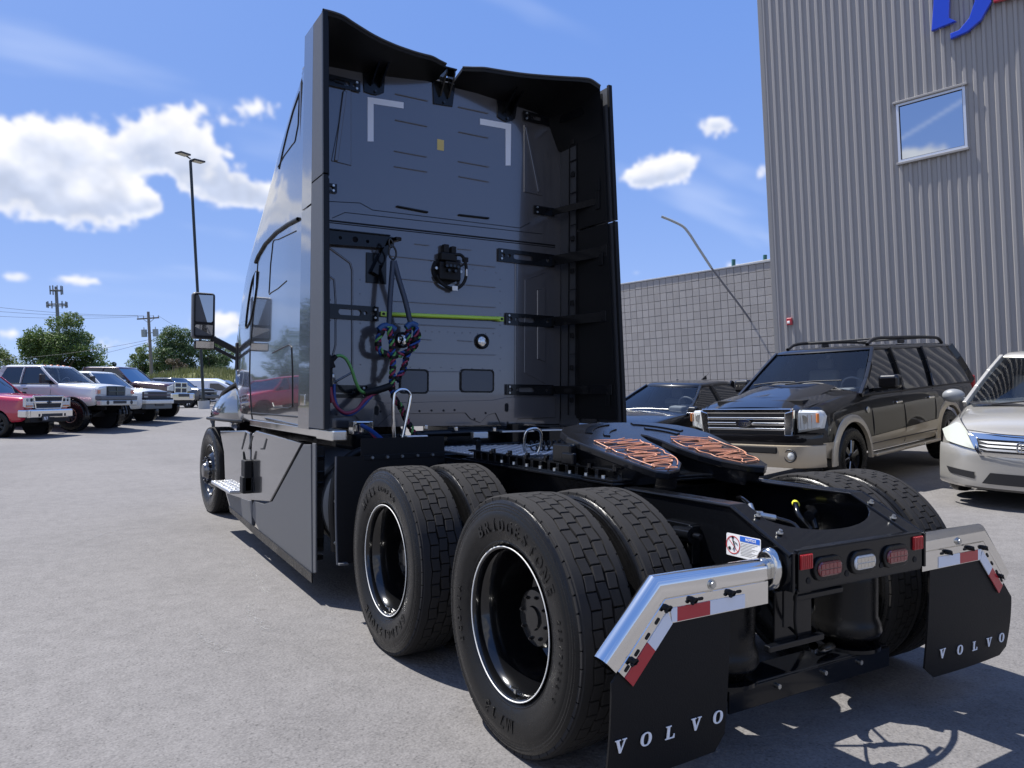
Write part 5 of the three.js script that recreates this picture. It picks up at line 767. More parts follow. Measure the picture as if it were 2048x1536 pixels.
// ---- pickups in the row on the left
function pickup(o) {
  const v = vehicle(o.name || 'pickup_truck', o.label, 'pickup truck', ...o.pos, o.head, 0, 0), L = o.lift || 0, H = o.hoodH || 1.18, P = o.paint;
  const body = bodyLoft([[.875, .60 + L, .80, .85 + L, .93, H - .16 + L, .91, H - .05 + L, .78, H + L], [.80, .52 + L, .9, .85 + L, .985, H - .13 + L, .95, H - .03 + L, .82, H + .03 + L], [.2, .48 + L, .92, .86 + L, 1.0, H - .09 + L, .96, H + .01 + L, .84, H + .08 + L], [-.6, .46 + L, .92, .86 + L, 1.0, H - .03 + L, .965, H + .06 + L, .86, H + .11 + L], [-.95, .45 + L, .92, .86 + L, 1.0, 1.16 + L, .97, 1.24 + L, .90, 1.26 + L], [-3.1, .45 + L, .92, .86 + L, 1.0, 1.16 + L, .97, 1.24 + L, .9, 1.26 + L], [-3.25, .5 + L, .92, .86 + L, 1.0, 1.2 + L, .98, 1.27 + L, .95, 1.26 + L], [-4.85, .55 + L, .92, .86 + L, 1.0, 1.2 + L, .98, 1.27 + L, .95, 1.26 + L]], [[0, o.archR, o.wheelR], [-3.6, o.archR, o.wheelR]], .09);
  raw('body', body.geo, P, v); mesh('underbody', [B(5.4, .2, 1.5, -2, .62 + L, 0), B(.3, .16, 1.7, 0, o.wheelR, 0), B(.3, .16, 1.7, -3.6, o.wheelR, 0), ...(L > .15 ? [bar(V(.7, .55, -.5), V(-.9, .62, -.45), .05, .05), bar(V(.4, .5, .5), V(.1, .75, -.6), .05, .05), B(.9, .12, .1, .4, .78, -.42), B(.9, .12, .1, .4, .78, .42)] : [])], CG.under, v);
  cabinParts(v, { yb: 1.24 + L, yr: (o.roofY || 1.84) + L, xbF: -.52, xtF: -1.28, xbR: -3.08, xtR: -2.86, hb: .92, ht: .74, bow: .1 }, P, { pillars: [[-2.03, .02]], aMat: P, rearW: .22, wsMat: o.ws, sideMat: o.side });
  many('arch_liner', [-3.6, 0].flatMap(x => [-1, 1].map(s => T(latheX([[-.1, o.archR - .01], [-.1, .1]], 24, 0, Math.PI * 2).rotateY(Math.PI / 2), x, o.wheelR, s * .66))), CG.under, v);
  if (o.flare) for (const s of [-1, 1]) for (const x of [0, -3.6]) mesh('arch_flare', [grid([...Array(15)].map((_, i) => { const a = i / 14 * Math.PI, c = Math.cos(a), q = Math.sin(a); return [V(x + (o.archR - .005) * c, o.wheelR + (o.archR - .005) * q, s * 1.0), V(x + (o.archR + .07) * c, o.wheelR + (o.archR + .07) * q, s * 1.035), V(x + (o.archR + .08) * c, o.wheelR + (o.archR + .08) * q, s * .97)]; }))].map(g => crease(g, 60)), o.flare, v);
  for (const s of [-1, 1]) { many('door_seam', [[-.82, -.02], [-2.03, 0], [-3.05, 0]].map(([x]) => tube([.56, .8, 1.0, 1.2].map(y => V(x, y + L, s * (body.W(x, y + L) + .002))), .005, 16, 5)), CG.dark, v); many('door_handle', [-1.8, -2.85].map(x => B(.16, .03, .03, x, 1.08 + L, s * (body.W(x, 1.08 + L) + .012), { r: .01 })), o.handle || P, v); mesh('side_mirror', o.tow ? [B(.10, .30, .2, -.95, 1.42 + L, s * 1.22, { r: .03 }), bar(V(-.92, 1.32 + L, s * .92), V(-.95, 1.34 + L, s * 1.2), .05, .10)] : [B(.14, .19, .24, -.92, 1.34 + L, s * 1.12, { r: .04 }), bar(V(-.9, 1.27 + L, s * .92), V(-.92, 1.28 + L, s * 1.1), .06, .05)], o.mirror || CG.dark, v); }
  many('wiper', [bar(V(-.50, 1.30 + L, -.1), V(-.62, 1.36 + L, .55), .012, .015), bar(V(-.50, 1.30 + L, -.6), V(-.62, 1.36 + L, .0), .012, .015)], CG.dark, v);
  const w = carWheel(o.wheelR, o.wheelW || .28, o.rimR || .25, o.spokes || 8, o.rim || CG.dark, { lip: o.lip, spokeMat: o.spokeMat, lug: o.lug }); putWheels(v, w, [[0, o.wheelR, .83 + (o.track || 0)], [0, o.wheelR, -.83 - (o.track || 0)], [-3.6, o.wheelR, .83 + (o.track || 0)], [-3.6, o.wheelR, -.83 - (o.track || 0)]]);
  if (o.roofLamps) for (let i = -2; i <= 2; i++) mesh('roof_lamp', [T(new THREE.SphereGeometry(.055, 10, 6).scale(1.3, .6, 1), -1.38 - Math.abs(i) * .02, (o.roofY || 1.84) + L + .06 - .007 * i * i, i * .29)], CG.amber, v);
  o.front(v, L); if (o.scale) v.scale.setScalar(o.scale); return v;
}
const PICK = 'pickup trucks parked in a row at the left';

// a piece laid over a rounded nose: outline in (z, y), nose(z, y) gives x
function nosePatch(nose, pts, off, th = .03, n = 10) { const zs = pts.map(p => p[0]), z0 = Math.min(...zs), z1 = Math.max(...zs), rows = []; for (let i = 0; i <= n; i++) { const z = mix(z0 + 1e-4, z1 - 1e-4, i / n), ys = []; for (let k = 0; k < pts.length; k++) { const a = pts[k], c = pts[(k + 1) % pts.length]; if ((a[0] - z) * (c[0] - z) <= 0 && a[0] !== c[0]) ys.push(mix(a[1], c[1], (z - a[0]) / (c[0] - a[0]))); } const lo = Math.min(...ys), hi = Math.max(...ys); rows.push([0, .1, .3, .5, .7, .9, 1].map(t => { const y = mix(lo, hi, t); return V(nose(z, y) + off - (t === 0 || t === 1 || i === 0 || i === n ? th * .5 : 0), y, z); })); } const back = rows.map(r => r.map(p => V(p.x - th, p.y, p.z))), ring = a => [...a[0], ...a.slice(1).map(r => r[6]), ...a[n].slice(0, 6).reverse(), ...a.slice(1, n).map(r => r[0]).reverse()]; return crease(mg([grid(rows), grid([ring(rows), ring(back)], true)]), 50); }

// what shows through a clear windscreen: dashboard, wheel, seats, mirror
function interior(v, xd, yd, zs, belt) {
  const dk = mat(.17, .165, .16, { roughness: .85 }), st = mat(.24, .225, .20, { roughness: .9 });
  mesh('dashboard', [B(.62, .10, 1.5, xd + .22, yd - .06, 0, { r: .04, seg: 2 }), B(.3, .18, 1.5, xd - .1, yd - .08, 0, { r: .06, seg: 2 }), B(.2, .1, .3, xd - .1, yd + .03, -zs, { r: .04 })], dk, v);
  mesh('floor', [B(2.6, .03, 1.6, xd - 1.3, belt - .28, 0)], dk, v);
  mesh('steering_wheel', [(() => { const g = new THREE.TorusGeometry(.185, .016, 8, 28); g.rotateY(Math.PI / 2); g.rotateZ(-.45); return T(g, xd - .42, yd + .06, -zs); })(), B(.04, .05, .3, xd - .42, yd + .05, -zs, { rz: -.45 })], dk, v);
  for (const s of [-1, 1]) mesh('seat', [B(.16, .62, .5, xd - 1.05, belt + .06, s * zs, { r: .07, seg: 2, rz: .2 }), B(.10, .18, .26, xd - 1.16, belt + .46, s * zs, { r: .045, seg: 2 })], st, v);
  mesh('rear_seat', [B(.18, .6, 1.4, xd - 2.1, belt + .02, 0, { r: .08, seg: 2, rz: .2 })], st, v);
}
// red pickup nearest on the left
pickup({ name: 'pickup_truck', label: 'red pickup with chrome bumper, nearest in the parked row at the left', pos: [-3.70, 0, -25.9], head: 51.5, paint: carPaint(.40, .012, .035), wheelR: .41, archR: .47, rim: mat(.02, .022, .025, { roughness: .4, metalness: .4 }), spokes: 8, hoodH: 1.28, roofY: 1.90, ws: CG.glass,
  front(v) {
    mesh('grille', [B(.06, .40, 1.22, .915, 1.09, 0, { r: .02 })], CG.dark, v); mesh('grille_bar', [B(.05, .075, 1.2, .945, 1.10, 0, { r: .015 }), B(.05, .05, 1.3, .94, 1.285, 0, { r: .015 }), B(.04, .03, 1.1, .945, .905, 0, { r: .01 }), ...[-1, 1].map(s => bar(V(.945, 1.28, s * .62), V(.945, .92, s * .54), .03, .05))], M.chrome, v);
    many('grille_slat', [1.03, 1.0, .97, 1.17, 1.20, 1.23].map(y => B(.02, .012, 1.14, .945, y, 0)), M.frameBlack, v);
    { const e = []; e.push(B(.02, .05, .18, .975, 1.10, 0, { r: .008 }), B(.02, .08, .06, .975, 1.10, 0, { r: .008 })); mesh('badge', e, CG.dark, v); }
    for (const s of [-1, 1]) { const h = mesh('headlight', [frontExt([[s * .60, .94], [s * .955, .97], [s * .955, 1.23], [s * .60, 1.24]].map(p => p), .86, .075)], CG.lamp, v); mesh('headlight_frame', [bar(V(.95, 1.245, s * .6), V(.92, 1.235, s * .955), .02, .022), bar(V(.95, 1.10, s * .6), V(.92, 1.10, s * .955), .02, .02), bar(V(.95, .94, s * .6), V(.92, .96, s * .955), .02, .022), bar(V(.94, .95, s * .955), V(.94, 1.24, s * .955), .02, .022)], M.chrome, h); mesh('indicator', [B(.02, .05, .28, .942, .985, s * .78, { r: .008, ry: s * .06 })], CG.amber, h); many('lamp_unit', [cyl(V(.93, 1.17, s * .7), V(.945, 1.17, s * .7), .05, .05, 14), cyl(V(.92, 1.17, s * .86), V(.935, 1.17, s * .86), .05, .05, 14)], CG.dark, h); }
    mesh('bumper', [B(.22, .27, 1.86, .98, .745, 0, { r: .05, seg: 3 }), B(.3, .24, .1, .86, .75, .95, { r: .04 }), B(.3, .24, .1, .86, .75, -.95, { r: .04 })], M.chrome, v); mesh('air_intake', [B(.05, .10, .9, 1.075, .70, 0, { r: .02 })], CG.dark, v); many('tow_hook', [-.55, .55].map(z => B(.04, .09, .05, 1.09, .70, z, { r: .012 })), CG.dark, v);
    mesh('lower_valance', [B(.2, .16, 1.7, .93, .55, 0, { r: .03 })], M.plastic, v); const p = mesh('number_plate', [B(.012, .16, .31, 1.10, .60, .30, { r: .004 })], CG.dark, v); mesh('plate_text', [(() => { const g = text('N7', .10, .004); g.rotateY(Math.PI / 2); return T(g, 1.107, .60, .30); })()], M.white, p);
  } });
// lifted silver pickup
pickup({ label: 'silver lifted pickup on oversized mud tyres with amber roof lamps', pos: [-1.66, .10, -27.8], head: 50, paint: carPaint(.60, .61, .61, { metalness: .2 }), lift: .36, wheelR: .53, archR: .57, wheelW: .36, rimR: .25, spokes: 8, rim: CG.dark, lip: mat(.55, .38, .30, { roughness: .3, metalness: 1 }), lug: true, track: .06, hoodH: 1.20, roofY: 1.84, tow: true, roofLamps: true, flare: CG.dark, handle: CG.dark, side: CG.tint, ws: mat(.80, .86, .90, { roughness: .02, transmission: 1, thickness: 0 }),
  front(v, L) { interior(v, -1.0, 1.27 + L, .4, 1.25 + L);
    const y = L; mesh('grille', [B(.10, .33, .90, .90, 1.0 + y, 0, { r: .03 })], mat(.02, .028, .03, { roughness: .4 }), v); mesh('grille_bar', [B(.04, .30, .05, .952, 1.0 + y, 0, { r: .012 }), B(.04, .05, .86, .952, 1.0 + y, 0, { r: .012 }), B(.06, .04, .96, .93, 1.165 + y, 0, { r: .016 })], mat(.03, .05, .05, { roughness: .4, cc: .5 }), v);
    for (const s of [-1, 1]) { const h = mesh('headlight', [frontExt([[s * .50, .87 + y], [s * .95, .90 + y], [s * .96, 1.07 + y], [s * .50, 1.13 + y]], .85, .07)], CG.lamp, v); mesh('indicator', [B(.02, .13, .17, .928, .98 + y, s * .86, { r: .01, ry: s * .2 })], mat(.62, .18, .10, { roughness: .25, cc: 1 }), h); }
    mesh('bumper', [B(.2, .19, 1.9, .98, .60 + y, 0, { r: .04, seg: 2 })], mat(.50, .50, .47, { roughness: .35, metalness: .6 }), v); mesh('bumper_cap', [B(.24, .15, 1.94, .96, .775 + y, 0, { r: .04, seg: 2 })], mat(.10, .11, .125, { roughness: .5 }), v); many('fog_lamp', [-.62, .62].map(z => cyl(V(1.06, .61 + y, z), V(1.085, .61 + y, z), .075, .07, 18)), CG.dark, v); mesh('air_intake', [B(.03, .10, .7, 1.075, .62 + y, 0, { r: .02 })], CG.dark, v); mesh('badge', [B(.02, .06, .16, 1.075, .63 + y, -.85, { r: .008 })], M.zinc, v);
  } });
// white older pickup
pickup({ label: 'white older pickup with a dark grille, between the lifted silver truck and a maroon one', pos: [-.10, .25, -30.3], head: 52.6, paint: carPaint(.66, .68, .67), wheelR: .42, archR: .48, hoodH: 1.22, roofY: 1.87, lift: .05, spokes: 6, rim: M.alu, side: CG.tint,
  front(v, L) {
    mesh('grille', [B(.07, .27, 1.86, .90, 1.03 + L, 0, { r: .03 })], CG.dark, v); mesh('grille_bar', [B(.04, .045, 1.84, .93, 1.03 + L, 0, { r: .012 })], mat(.10, .07, .08, { roughness: .4 }), v); for (const s of [-1, 1]) mesh('headlight', [B(.03, .075, .42, .925, 1.095 + L, s * .70, { r: .012, ry: s * .08 }), B(.03, .07, .42, .925, .965 + L, s * .70, { r: .012, ry: s * .08 })], mat(.22, .24, .25, { roughness: .2, cc: 1 }), v);
    mesh('bumper', [B(.2, .16, 1.9, .97, .77 + L, 0, { r: .04, seg: 2 })], mat(.62, .62, .58, { roughness: .3, metalness: .3 }), v); mesh('bumper_cap', [B(.2, .07, 1.86, .94, .885 + L, 0, { r: .02 })], M.plastic, v); mesh('lower_valance', [B(.18, .22, 1.8, .93, .60 + L, 0, { r: .03 })], mat(.10, .11, .11, { roughness: .6 }), v); mesh('air_intake', [B(.03, .09, .6, 1.03, .66 + L, 0, { r: .02 })], CG.dark, v);
  } });
// maroon heavy pickup
pickup({ label: 'dark maroon crew-cab pickup with a chrome crossbar grille', pos: [1.0, .36, -32.6], head: 55, paint: carPaint(.045, .012, .016), lift: .16, wheelR: .44, archR: .5, hoodH: 1.30, roofY: 1.92, roofLamps: false, spokes: 8, rim: M.alu, mirror: M.chrome, handle: M.chrome, ws: mat(.22, .34, .42, { roughness: .04, metalness: 1 }),
  front(v, L) {
    mesh('grille', [B(.08, .44, .98, .93, 1.12 + L, 0, { r: .04 })], CG.dark, v); mesh('grille_frame', [B(.06, .06, 1.06, .95, 1.33 + L, 0, { r: .02 }), B(.06, .05, 1.0, .95, .90 + L, 0, { r: .02 }), B(.06, .44, .06, .95, 1.12 + L, .5, { r: .02 }), B(.06, .44, .06, .95, 1.12 + L, -.5, { r: .02 }), B(.06, .44, .07, .965, 1.12 + L, 0, { r: .02 }), B(.06, .07, .98, .965, 1.12 + L, 0, { r: .02 })], M.chrome, v); for (const s of [-1, 1]) mesh('headlight', [frontExt([[s * .56, .97 + L], [s * .95, 1.0 + L], [s * .95, 1.16 + L], [s * .56, 1.25 + L]], .86, .08)], CG.lamp, v);
    mesh('bumper', [B(.22, .30, 1.92, .99, .74 + L, 0, { r: .05, seg: 2 })], M.chrome, v); mesh('air_intake', [B(.03, .13, .9, 1.10, .80 + L, 0, { r: .03 })], CG.dark, v); mesh('number_plate', [B(.015, .16, .31, 1.105, .74 + L, -.62, { r: .004 })], M.white, v); mesh('lower_valance', [B(.2, .16, 1.7, .93, .53 + L, 0, { r: .03 })], CG.under, v);
  } });
// charcoal pickup beyond, mostly hidden
pickup({ label: 'charcoal pickup at the far end of the left row, beyond the maroon one', pos: [5.25, .42, -51.0], head: 46, paint: carPaint(.035, .04, .05), lift: .05, wheelR: .42, archR: .48, hoodH: 1.24, roofY: 1.88, rim: M.alu, spokes: 6,
  front(v, L) { mesh('grille', [B(.06, .3, 1.1, .92, 1.05 + L, 0, { r: .03 })], CG.dark, v); mesh('grille_bar', [B(.04, .05, 1.06, .95, 1.05 + L, 0)], M.zinc, v); for (const s of [-1, 1]) mesh('headlight', [B(.04, .14, .34, .90, 1.07 + L, s * .76, { r: .02, ry: s * .1 })], mat(.25, .27, .3, { roughness: .15, cc: 1 }), v); mesh('bumper', [B(.2, .24, 1.86, .97, .72 + L, 0, { r: .05 })], mat(.05, .055, .06, { roughness: .4, cc: .5 }), v); } });
// white vans at the back
function van(label, pos, head, len) {
  const v = vehicle('delivery_van', label, 'van', ...pos, head); const P = carPaint(.70, .73, .78);
  const b = bodyLoft([[.85, .5, .78, .7, .9, .95, .86, 1.05, .7, 1.1], [.4, .4, .9, .8, .97, 1.1, .95, 1.2, .85, 1.25], [-.2, .38, .92, .8, 1.0, 1.2, .97, 1.5, .84, 1.56], [-1.0, .38, .92, .8, 1.0, 1.3, .98, 1.86, .86, 1.98], [-1.6, .38, .92, .8, 1.0, 1.4, .99, 2.0, .9, 2.14], [-len + .9, .38, .92, .8, 1.0, 1.4, .99, 2.0, .9, 2.14]], [[0, .42, .36], [-len + 1.9, .42, .36]], .12);
  raw('body', b.geo, P, v); for (const s of [-1, 1]) { mesh('side_window', [sidePatch(b.W, [[-.35, 1.16], [-1.75, 1.2], [-1.75, 1.74], [-1.1, 1.74], [-.6, 1.46]], s)], CG.tint, v); many('door_seam', [-.3, -1.82, -3.0].map(x => tube([.5, .9, 1.3, 1.7].map(y => V(x, Math.min(y, x > -.5 ? 1.3 : 1.9), s * (b.W(x, Math.min(y, x > -.5 ? 1.3 : 1.9)) + .002))), .006, 12, 5)), CG.dark, v); mesh('side_mirror', [B(.12, .26, .2, -.55, 1.3, s * 1.12, { r: .03 })], CG.dark, v); mesh('headlight', [B(.2, .2, .22, .66, .95, s * .80, { r: .05, ry: s * .5 })], CG.lamp, v); }
  mesh('windshield', [slab([V(.05, 1.38, -.74), V(.05, 1.38, .74), V(-.88, 1.93, .70), V(-.88, 1.93, -.70)], .02, V(.52, .86, 0)).translate(.06, .07, 0)], mat(.25, .3, .35, { roughness: .04, metalness: 1 }), v); mesh('grille', [B(.05, .2, .9, .88, .9, 0, { r: .03 })], CG.dark, v); mesh('bumper', [B(.2, .25, 1.7, .83, .58, 0, { r: .06 })], M.plastic, v);
  putWheels(v, carWheel(.36, .22, .2, 7, M.alu), [[0, .36, .86], [0, .36, -.86], [-len + 1.9, .36, .86], [-len + 1.9, .36, -.86]]); return v;
}
van('white panel van behind the charcoal pickup, below the grass bank', [9.2, .42, -58.0], 62, 5.6);
van('second white van half hidden by the truck cab', [15.5, .42, -66], 70, 5.4);
// ---- large black sport utility vehicle with gold cladding
{
  const v = vehicle('sport_utility_vehicle', 'large black sport utility vehicle with gold lower cladding and chrome grille', 'SUV', 6.36, .17, -4.69, 279, -3.6, -1.2); v.scale.setScalar(1.03);
  const P = carPaint(.0045, .0042, .005, { roughness: .3, specularIntensity: .25, clearcoat: .7 }), G = mat(.42, .36, .27, { roughness: .34, metalness: .35, cc: .8 }), W0 = .405;
  const b = bodyLoft([[.86, .58, .5, .80, .62, .98, .62, 1.07, .55, 1.10], [.80, .55, .68, .80, .76, 1.0, .76, 1.09, .66, 1.13], [.68, .52, .84, .80, .92, 1.03, .91, 1.12, .76, 1.165], [.56, .5, .92, .82, .985, 1.05, .95, 1.15, .80, 1.20], [.4, .48, .94, .82, .995, 1.07, .96, 1.18, .82, 1.25], [-.4, .44, .94, .82, 1.0, 1.14, .965, 1.26, .84, 1.355], [-.9, .42, .95, .84, 1.0, 1.14, .965, 1.22, .90, 1.24], [-3.9, .42, .95, .84, 1.0, 1.16, .965, 1.24, .90, 1.26], [-4.45, .5, .93, .84, .98, 1.16, .95, 1.24, .88, 1.26], [-4.68, .58, .84, .84, .92, 1.14, .90, 1.22, .84, 1.24]], [[0, .475, W0], [-3.33, .475, W0]], .06);
  raw('body', b.geo, P, v); mesh('underbody', [B(5.0, .2, 1.5, -1.9, .5, 0), B(1.2, .9, 1.3, 0, .75, 0)], CG.under, v);
  const cab = cabinParts(v, { yb: 1.20, yr: 1.83, xbF: -.30, xtF: -1.12, xbR: -4.62, xtR: -4.22, hb: .935, ht: .745, bow: .10 }, P, { pillars: [[-1.72, -.05], [-2.82, -.10]], pillarMat: P, rearW: .14, wsMat: mat(.80, .86, .90, { roughness: .02, transmission: 1, thickness: 0 }), sideMat: CG.tint });
  interior(v, -.95, 1.20, .40, 1.18);
  mesh('windshield_frame', [tube([cab.atX(.02, cab.edgeX(0, true) + .10, -1, -.08), V(-.40, 1.37, -.4), V(-.36, 1.37, 0), V(-.40, 1.37, .4), cab.atX(.02, cab.edgeX(0, true) + .10, 1, -.08)], .016, 30, 6)], CG.dark, v);
  many('wiper', [tube([[-.30, 1.385, .1], [-.40, 1.41, -.25], [-.46, 1.41, -.66]], .010, 16, 5), tube([[-.32, 1.385, .62], [-.40, 1.41, .35], [-.43, 1.41, .02]], .010, 16, 5)], CG.dark, v);
  many('hood_seam', [tube([[.86, 1.115, -.74], [.4, 1.19, -.83], [-.38, 1.25, -.86]].map(p => [p[0], p[1] - .02, p[2]]), .006, 20, 5), tube([[.86, 1.095, .74], [.4, 1.17, .83], [-.38, 1.23, .86]], .006, 20, 5)], CG.dark, v);
  // hood's raised centre
  mesh('hood_panel', [crease(grid([...Array(9)].map((_, i) => { const t = i / 8, x = mix(.86, -.32, t); return [...Array(9)].map((_, j) => { const s = -1 + j / 4, z = s * mix(.60, .66, t); return V(x, mix(1.13, 1.385, Math.pow(t, .85)) - .018 * s * s + (Math.abs(s) > .9 ? -.035 : 0), z); }); })), 50)], P, v);
  // grille: chrome surround with four bars
  const gx = .925; mesh('grille', [frontExt([[-.60, .78], [.60, .78], [.66, 1.09], [-.66, 1.09]], .86, .06)], CG.dark, v);
  mesh('grille_surround', [frontExt([[-.66, 1.05], [.66, 1.05], [.68, 1.115], [-.68, 1.115]], gx - .04, .06, .012), ...[-1, 1].map(s => frontExt([[s * .56, .755], [s * .665, .755], [s * .70, 1.09], [s * .58, 1.06]], gx - .035, .06, .012)), frontExt([[-.60, .745], [.60, .745], [.60, .785], [-.60, .785]], gx - .04, .05, .01)], M.chrome, v);
  for (const [y, h] of [[.985, .034], [.915, .040], [.845, .034]]) mesh('grille_bar', [B(.04, h, 1.17, gx + .008, y, 0, { r: .012, seg: 2 })], M.chrome, v);
  { const e = mesh('badge', [ext(circ(1, 36), .02, { bevel: .006, mat: basis(V(0, 0, -.115), V(0, .047, 0), V(1, 0, 0), V(gx + .03, .925, 0)) })], mat(.02, .03, .07, { roughness: .25, cc: 1 }), v); mesh('badge_ring', [ext(shapeOf(circ(1, 36), [circ(.9, 36)]), .026, { mat: basis(V(0, 0, -.12), V(0, .05, 0), V(1, 0, 0), V(gx + .028, .925, 0)) })], M.chrome, e); { const g = text('Ford', .062, .006, fontSerif); g.applyMatrix4(new THREE.Matrix4().set(1, .25, 0, 0, 0, 1, 0, 0, 0, 0, 1, 0, 0, 0, 0, 1)); g.rotateY(Math.PI / 2); mesh('badge_text', [T(g, gx + .052, .925, 0)], M.chrome, e); } }
  for (const s of [-1, 1]) {
    const h = mesh('headlight', [nosePatch((z, y) => .925 - .17 * Math.pow(Math.abs(z) / .98, 4) - .05 * Math.max(0, y - .95), [[s * .70, .80], [s * .965, .85], [s * .985, 1.0], [s * .95, 1.075], [s * .71, 1.09]], .012, .08)], CG.lamp, v); mesh('indicator', [B(.03, .12, .05, .805, .985, s * .945, { r: .01, ry: s * .7 })], CG.amber, h); many('lamp_unit', [cyl(V(.84, .97, s * .79), V(.868, .97, s * .79), .05, .055, 20)], M.zinc, h); many('lamp_ridge', [...Array(5)].map((_, i) => B(.008, .18, .006, .918 - .0035 * i * i, .945, s * (.735 + i * .04), { r: .002 })), M.steel, h);
    // lower cladding along the sides
    mesh('side_cladding', [sidePatch(b.W, [[-.50, .43], [-2.83, .43], [-2.83, .70], [-.50, .66]], s, .012, 20, 4)], G, v); mesh('corner_cladding', [sidePatch(b.W, [[.50, .44], [.74, .50], [.76, .66], [.52, .66]], s, .014, 6, 4)], G, v); mesh('cladding_seam', [tube([[-1.62, .46, s * (b.W(-1.62, .46) + .016)], [-1.62, .68, s * (b.W(-1.62, .68) + .016)]].map(p => V(...p)), .006, 4, 5), tube([-.5, -1.2, -2, -2.8].map(x => V(x, .535, s * (b.W(x, .535) + .014))), .008, 16, 5)], CG.dark, v);
    for (const x of [0, -3.33]) mesh('arch_flare', [crease(grid([...Array(25)].map((_, i) => { const a = (-6 + 192 * i / 24) * D2R, c = Math.cos(a), q = Math.sin(a), z = r => s * (b.W(clamp(x + r * c, -4.5, .8), clamp(W0 + r * q, .5, 1.1))); return [V(x + .468 * c, W0 + .468 * q, s * .97), V(x + .472 * c, W0 + .472 * q, s * 1.018), V(x + .53 * c, W0 + .53 * q, s * 1.018), V(x + .565 * c, W0 + .565 * q, s * 1.0), V(x + .57 * c, W0 + .57 * q, s * .98)]; })), 40)], G, v);
    many('door_seam', [-.62, -1.66, -2.80].map(x => tube([.46, .7, .95, 1.18].map(y => V(x - (x < -2 && y < .9 ? -.25 * (.9 - y) : 0), y, s * (b.W(x, y) + .002))), .006, 16, 5)), CG.under, v); many('door_handle', [-1.46, -2.62].map(x => B(.19, .035, .03, x, 1.045, s * (b.W(x, 1.045) + .02), { r: .012 })), M.chrome, v); mesh('fender_badge', [ext(circ(.045, 20), .012, { bevel: .003, mat: s < 0 ? basis(V(-1, 0, 0), V(0, 1, 0), V(0, 0, -1), V(-.48, 1.0, -(b.W(-.48, 1.0) + .004))) : basis(V(1, 0, 0), V(0, 1, 0), V(0, 0, 1), V(-.48, 1.0, b.W(-.48, 1.0) + .004)) })], M.zinc, v);
    mesh('side_mirror', [B(.17, .20, .28, -.86, 1.36, s * 1.14, { r: .055, seg: 3 }), bar(V(-.80, 1.26, s * .94), V(-.86, 1.27, s * 1.12), .10, .05)], P, v); mesh('running_board', [B(2.2, .05, .16, -1.66, .38, s * .98, { r: .02 })], G, v);
    mesh('roof_rail', [tube([[-1.35, 1.90, s * .63], [-1.55, 1.97, s * .62], [-2.4, 1.995, s * .61], [-3.6, 1.99, s * .61], [-4.05, 1.96, s * .62], [-4.15, 1.89, s * .63]], .026, 60, 8), B(.2, .07, .05, -2.55, 1.94, s * .615, { r: .02 })], CG.dark, v); mesh('tail_lamp', [B(.10, .36, .12, -4.62, 1.13, s * .90, { r: .03 })], M.lensRed2, v);
  }
  many('roof_crossbar', [bar(V(-1.95, 1.99, -.61), V(-1.95, 1.99, .61), .05, .03), bar(V(-3.7, 1.99, -.61), V(-3.7, 1.99, .61), .05, .03)], CG.dark, v);
  // bumper: black upper band, gold lower with lamps and an opening
  mesh('bumper_upper', [crease(grid([...Array(21)].map((_, i) => { const s = -1 + i / 10, z = s * .985, k = 1 - Math.pow(Math.abs(s), 6); const x = .76 + .23 * k; return [V(x - .05, .785, z * .985), V(x, .77, z), V(x + .012, .70, z), V(x + .005, .645, z)]; })), 40)], P, v);
  mesh('bumper', [crease(grid([...Array(25)].map((_, i) => { const s = -1 + i / 12, z = s * 1.0, k = 1 - Math.pow(Math.abs(s), 7); const x = .72 + .29 * k; return [V(x - .02, .65, z * .99), V(x + .015, .64, z), V(x + .02, .54, z), V(x + .01, .42, z), V(x - .03, .36, z * .98), V(x - .15, .34, z * .92)]; })), 40)], G, v);
  mesh('air_intake', [B(.06, .095, 1.0, 1.01, .585, 0, { r: .02 })], CG.under, v); for (const s of [-1, 1]) { const f = mesh('fog_lamp', [T(latheX([[-.0, .001], [0, .085], [.03, .088], [.035, .07], [.012, .062], [.012, .001]], 24), .985, .52, s * .66)], CG.dark, v); mesh('lens', [T(latheX([[.012, .06], [.03, .04], [.036, .001]], 20), .985, .52, s * .67)], CG.lamp, f); }
  mesh('air_dam', [B(.06, .10, .28, .9, .31, -.1, { r: .02 })], CG.dark, v);
  putWheels(v, carWheel(W0, .27, .245, 6, CG.dark, { spokeMat: mat(.25, .25, .26, { roughness: .12, metalness: 1 }), lug: false }), [[0, W0, .87], [0, W0, -.87], [-3.33, W0, .87], [-3.33, W0, -.87]]);
}
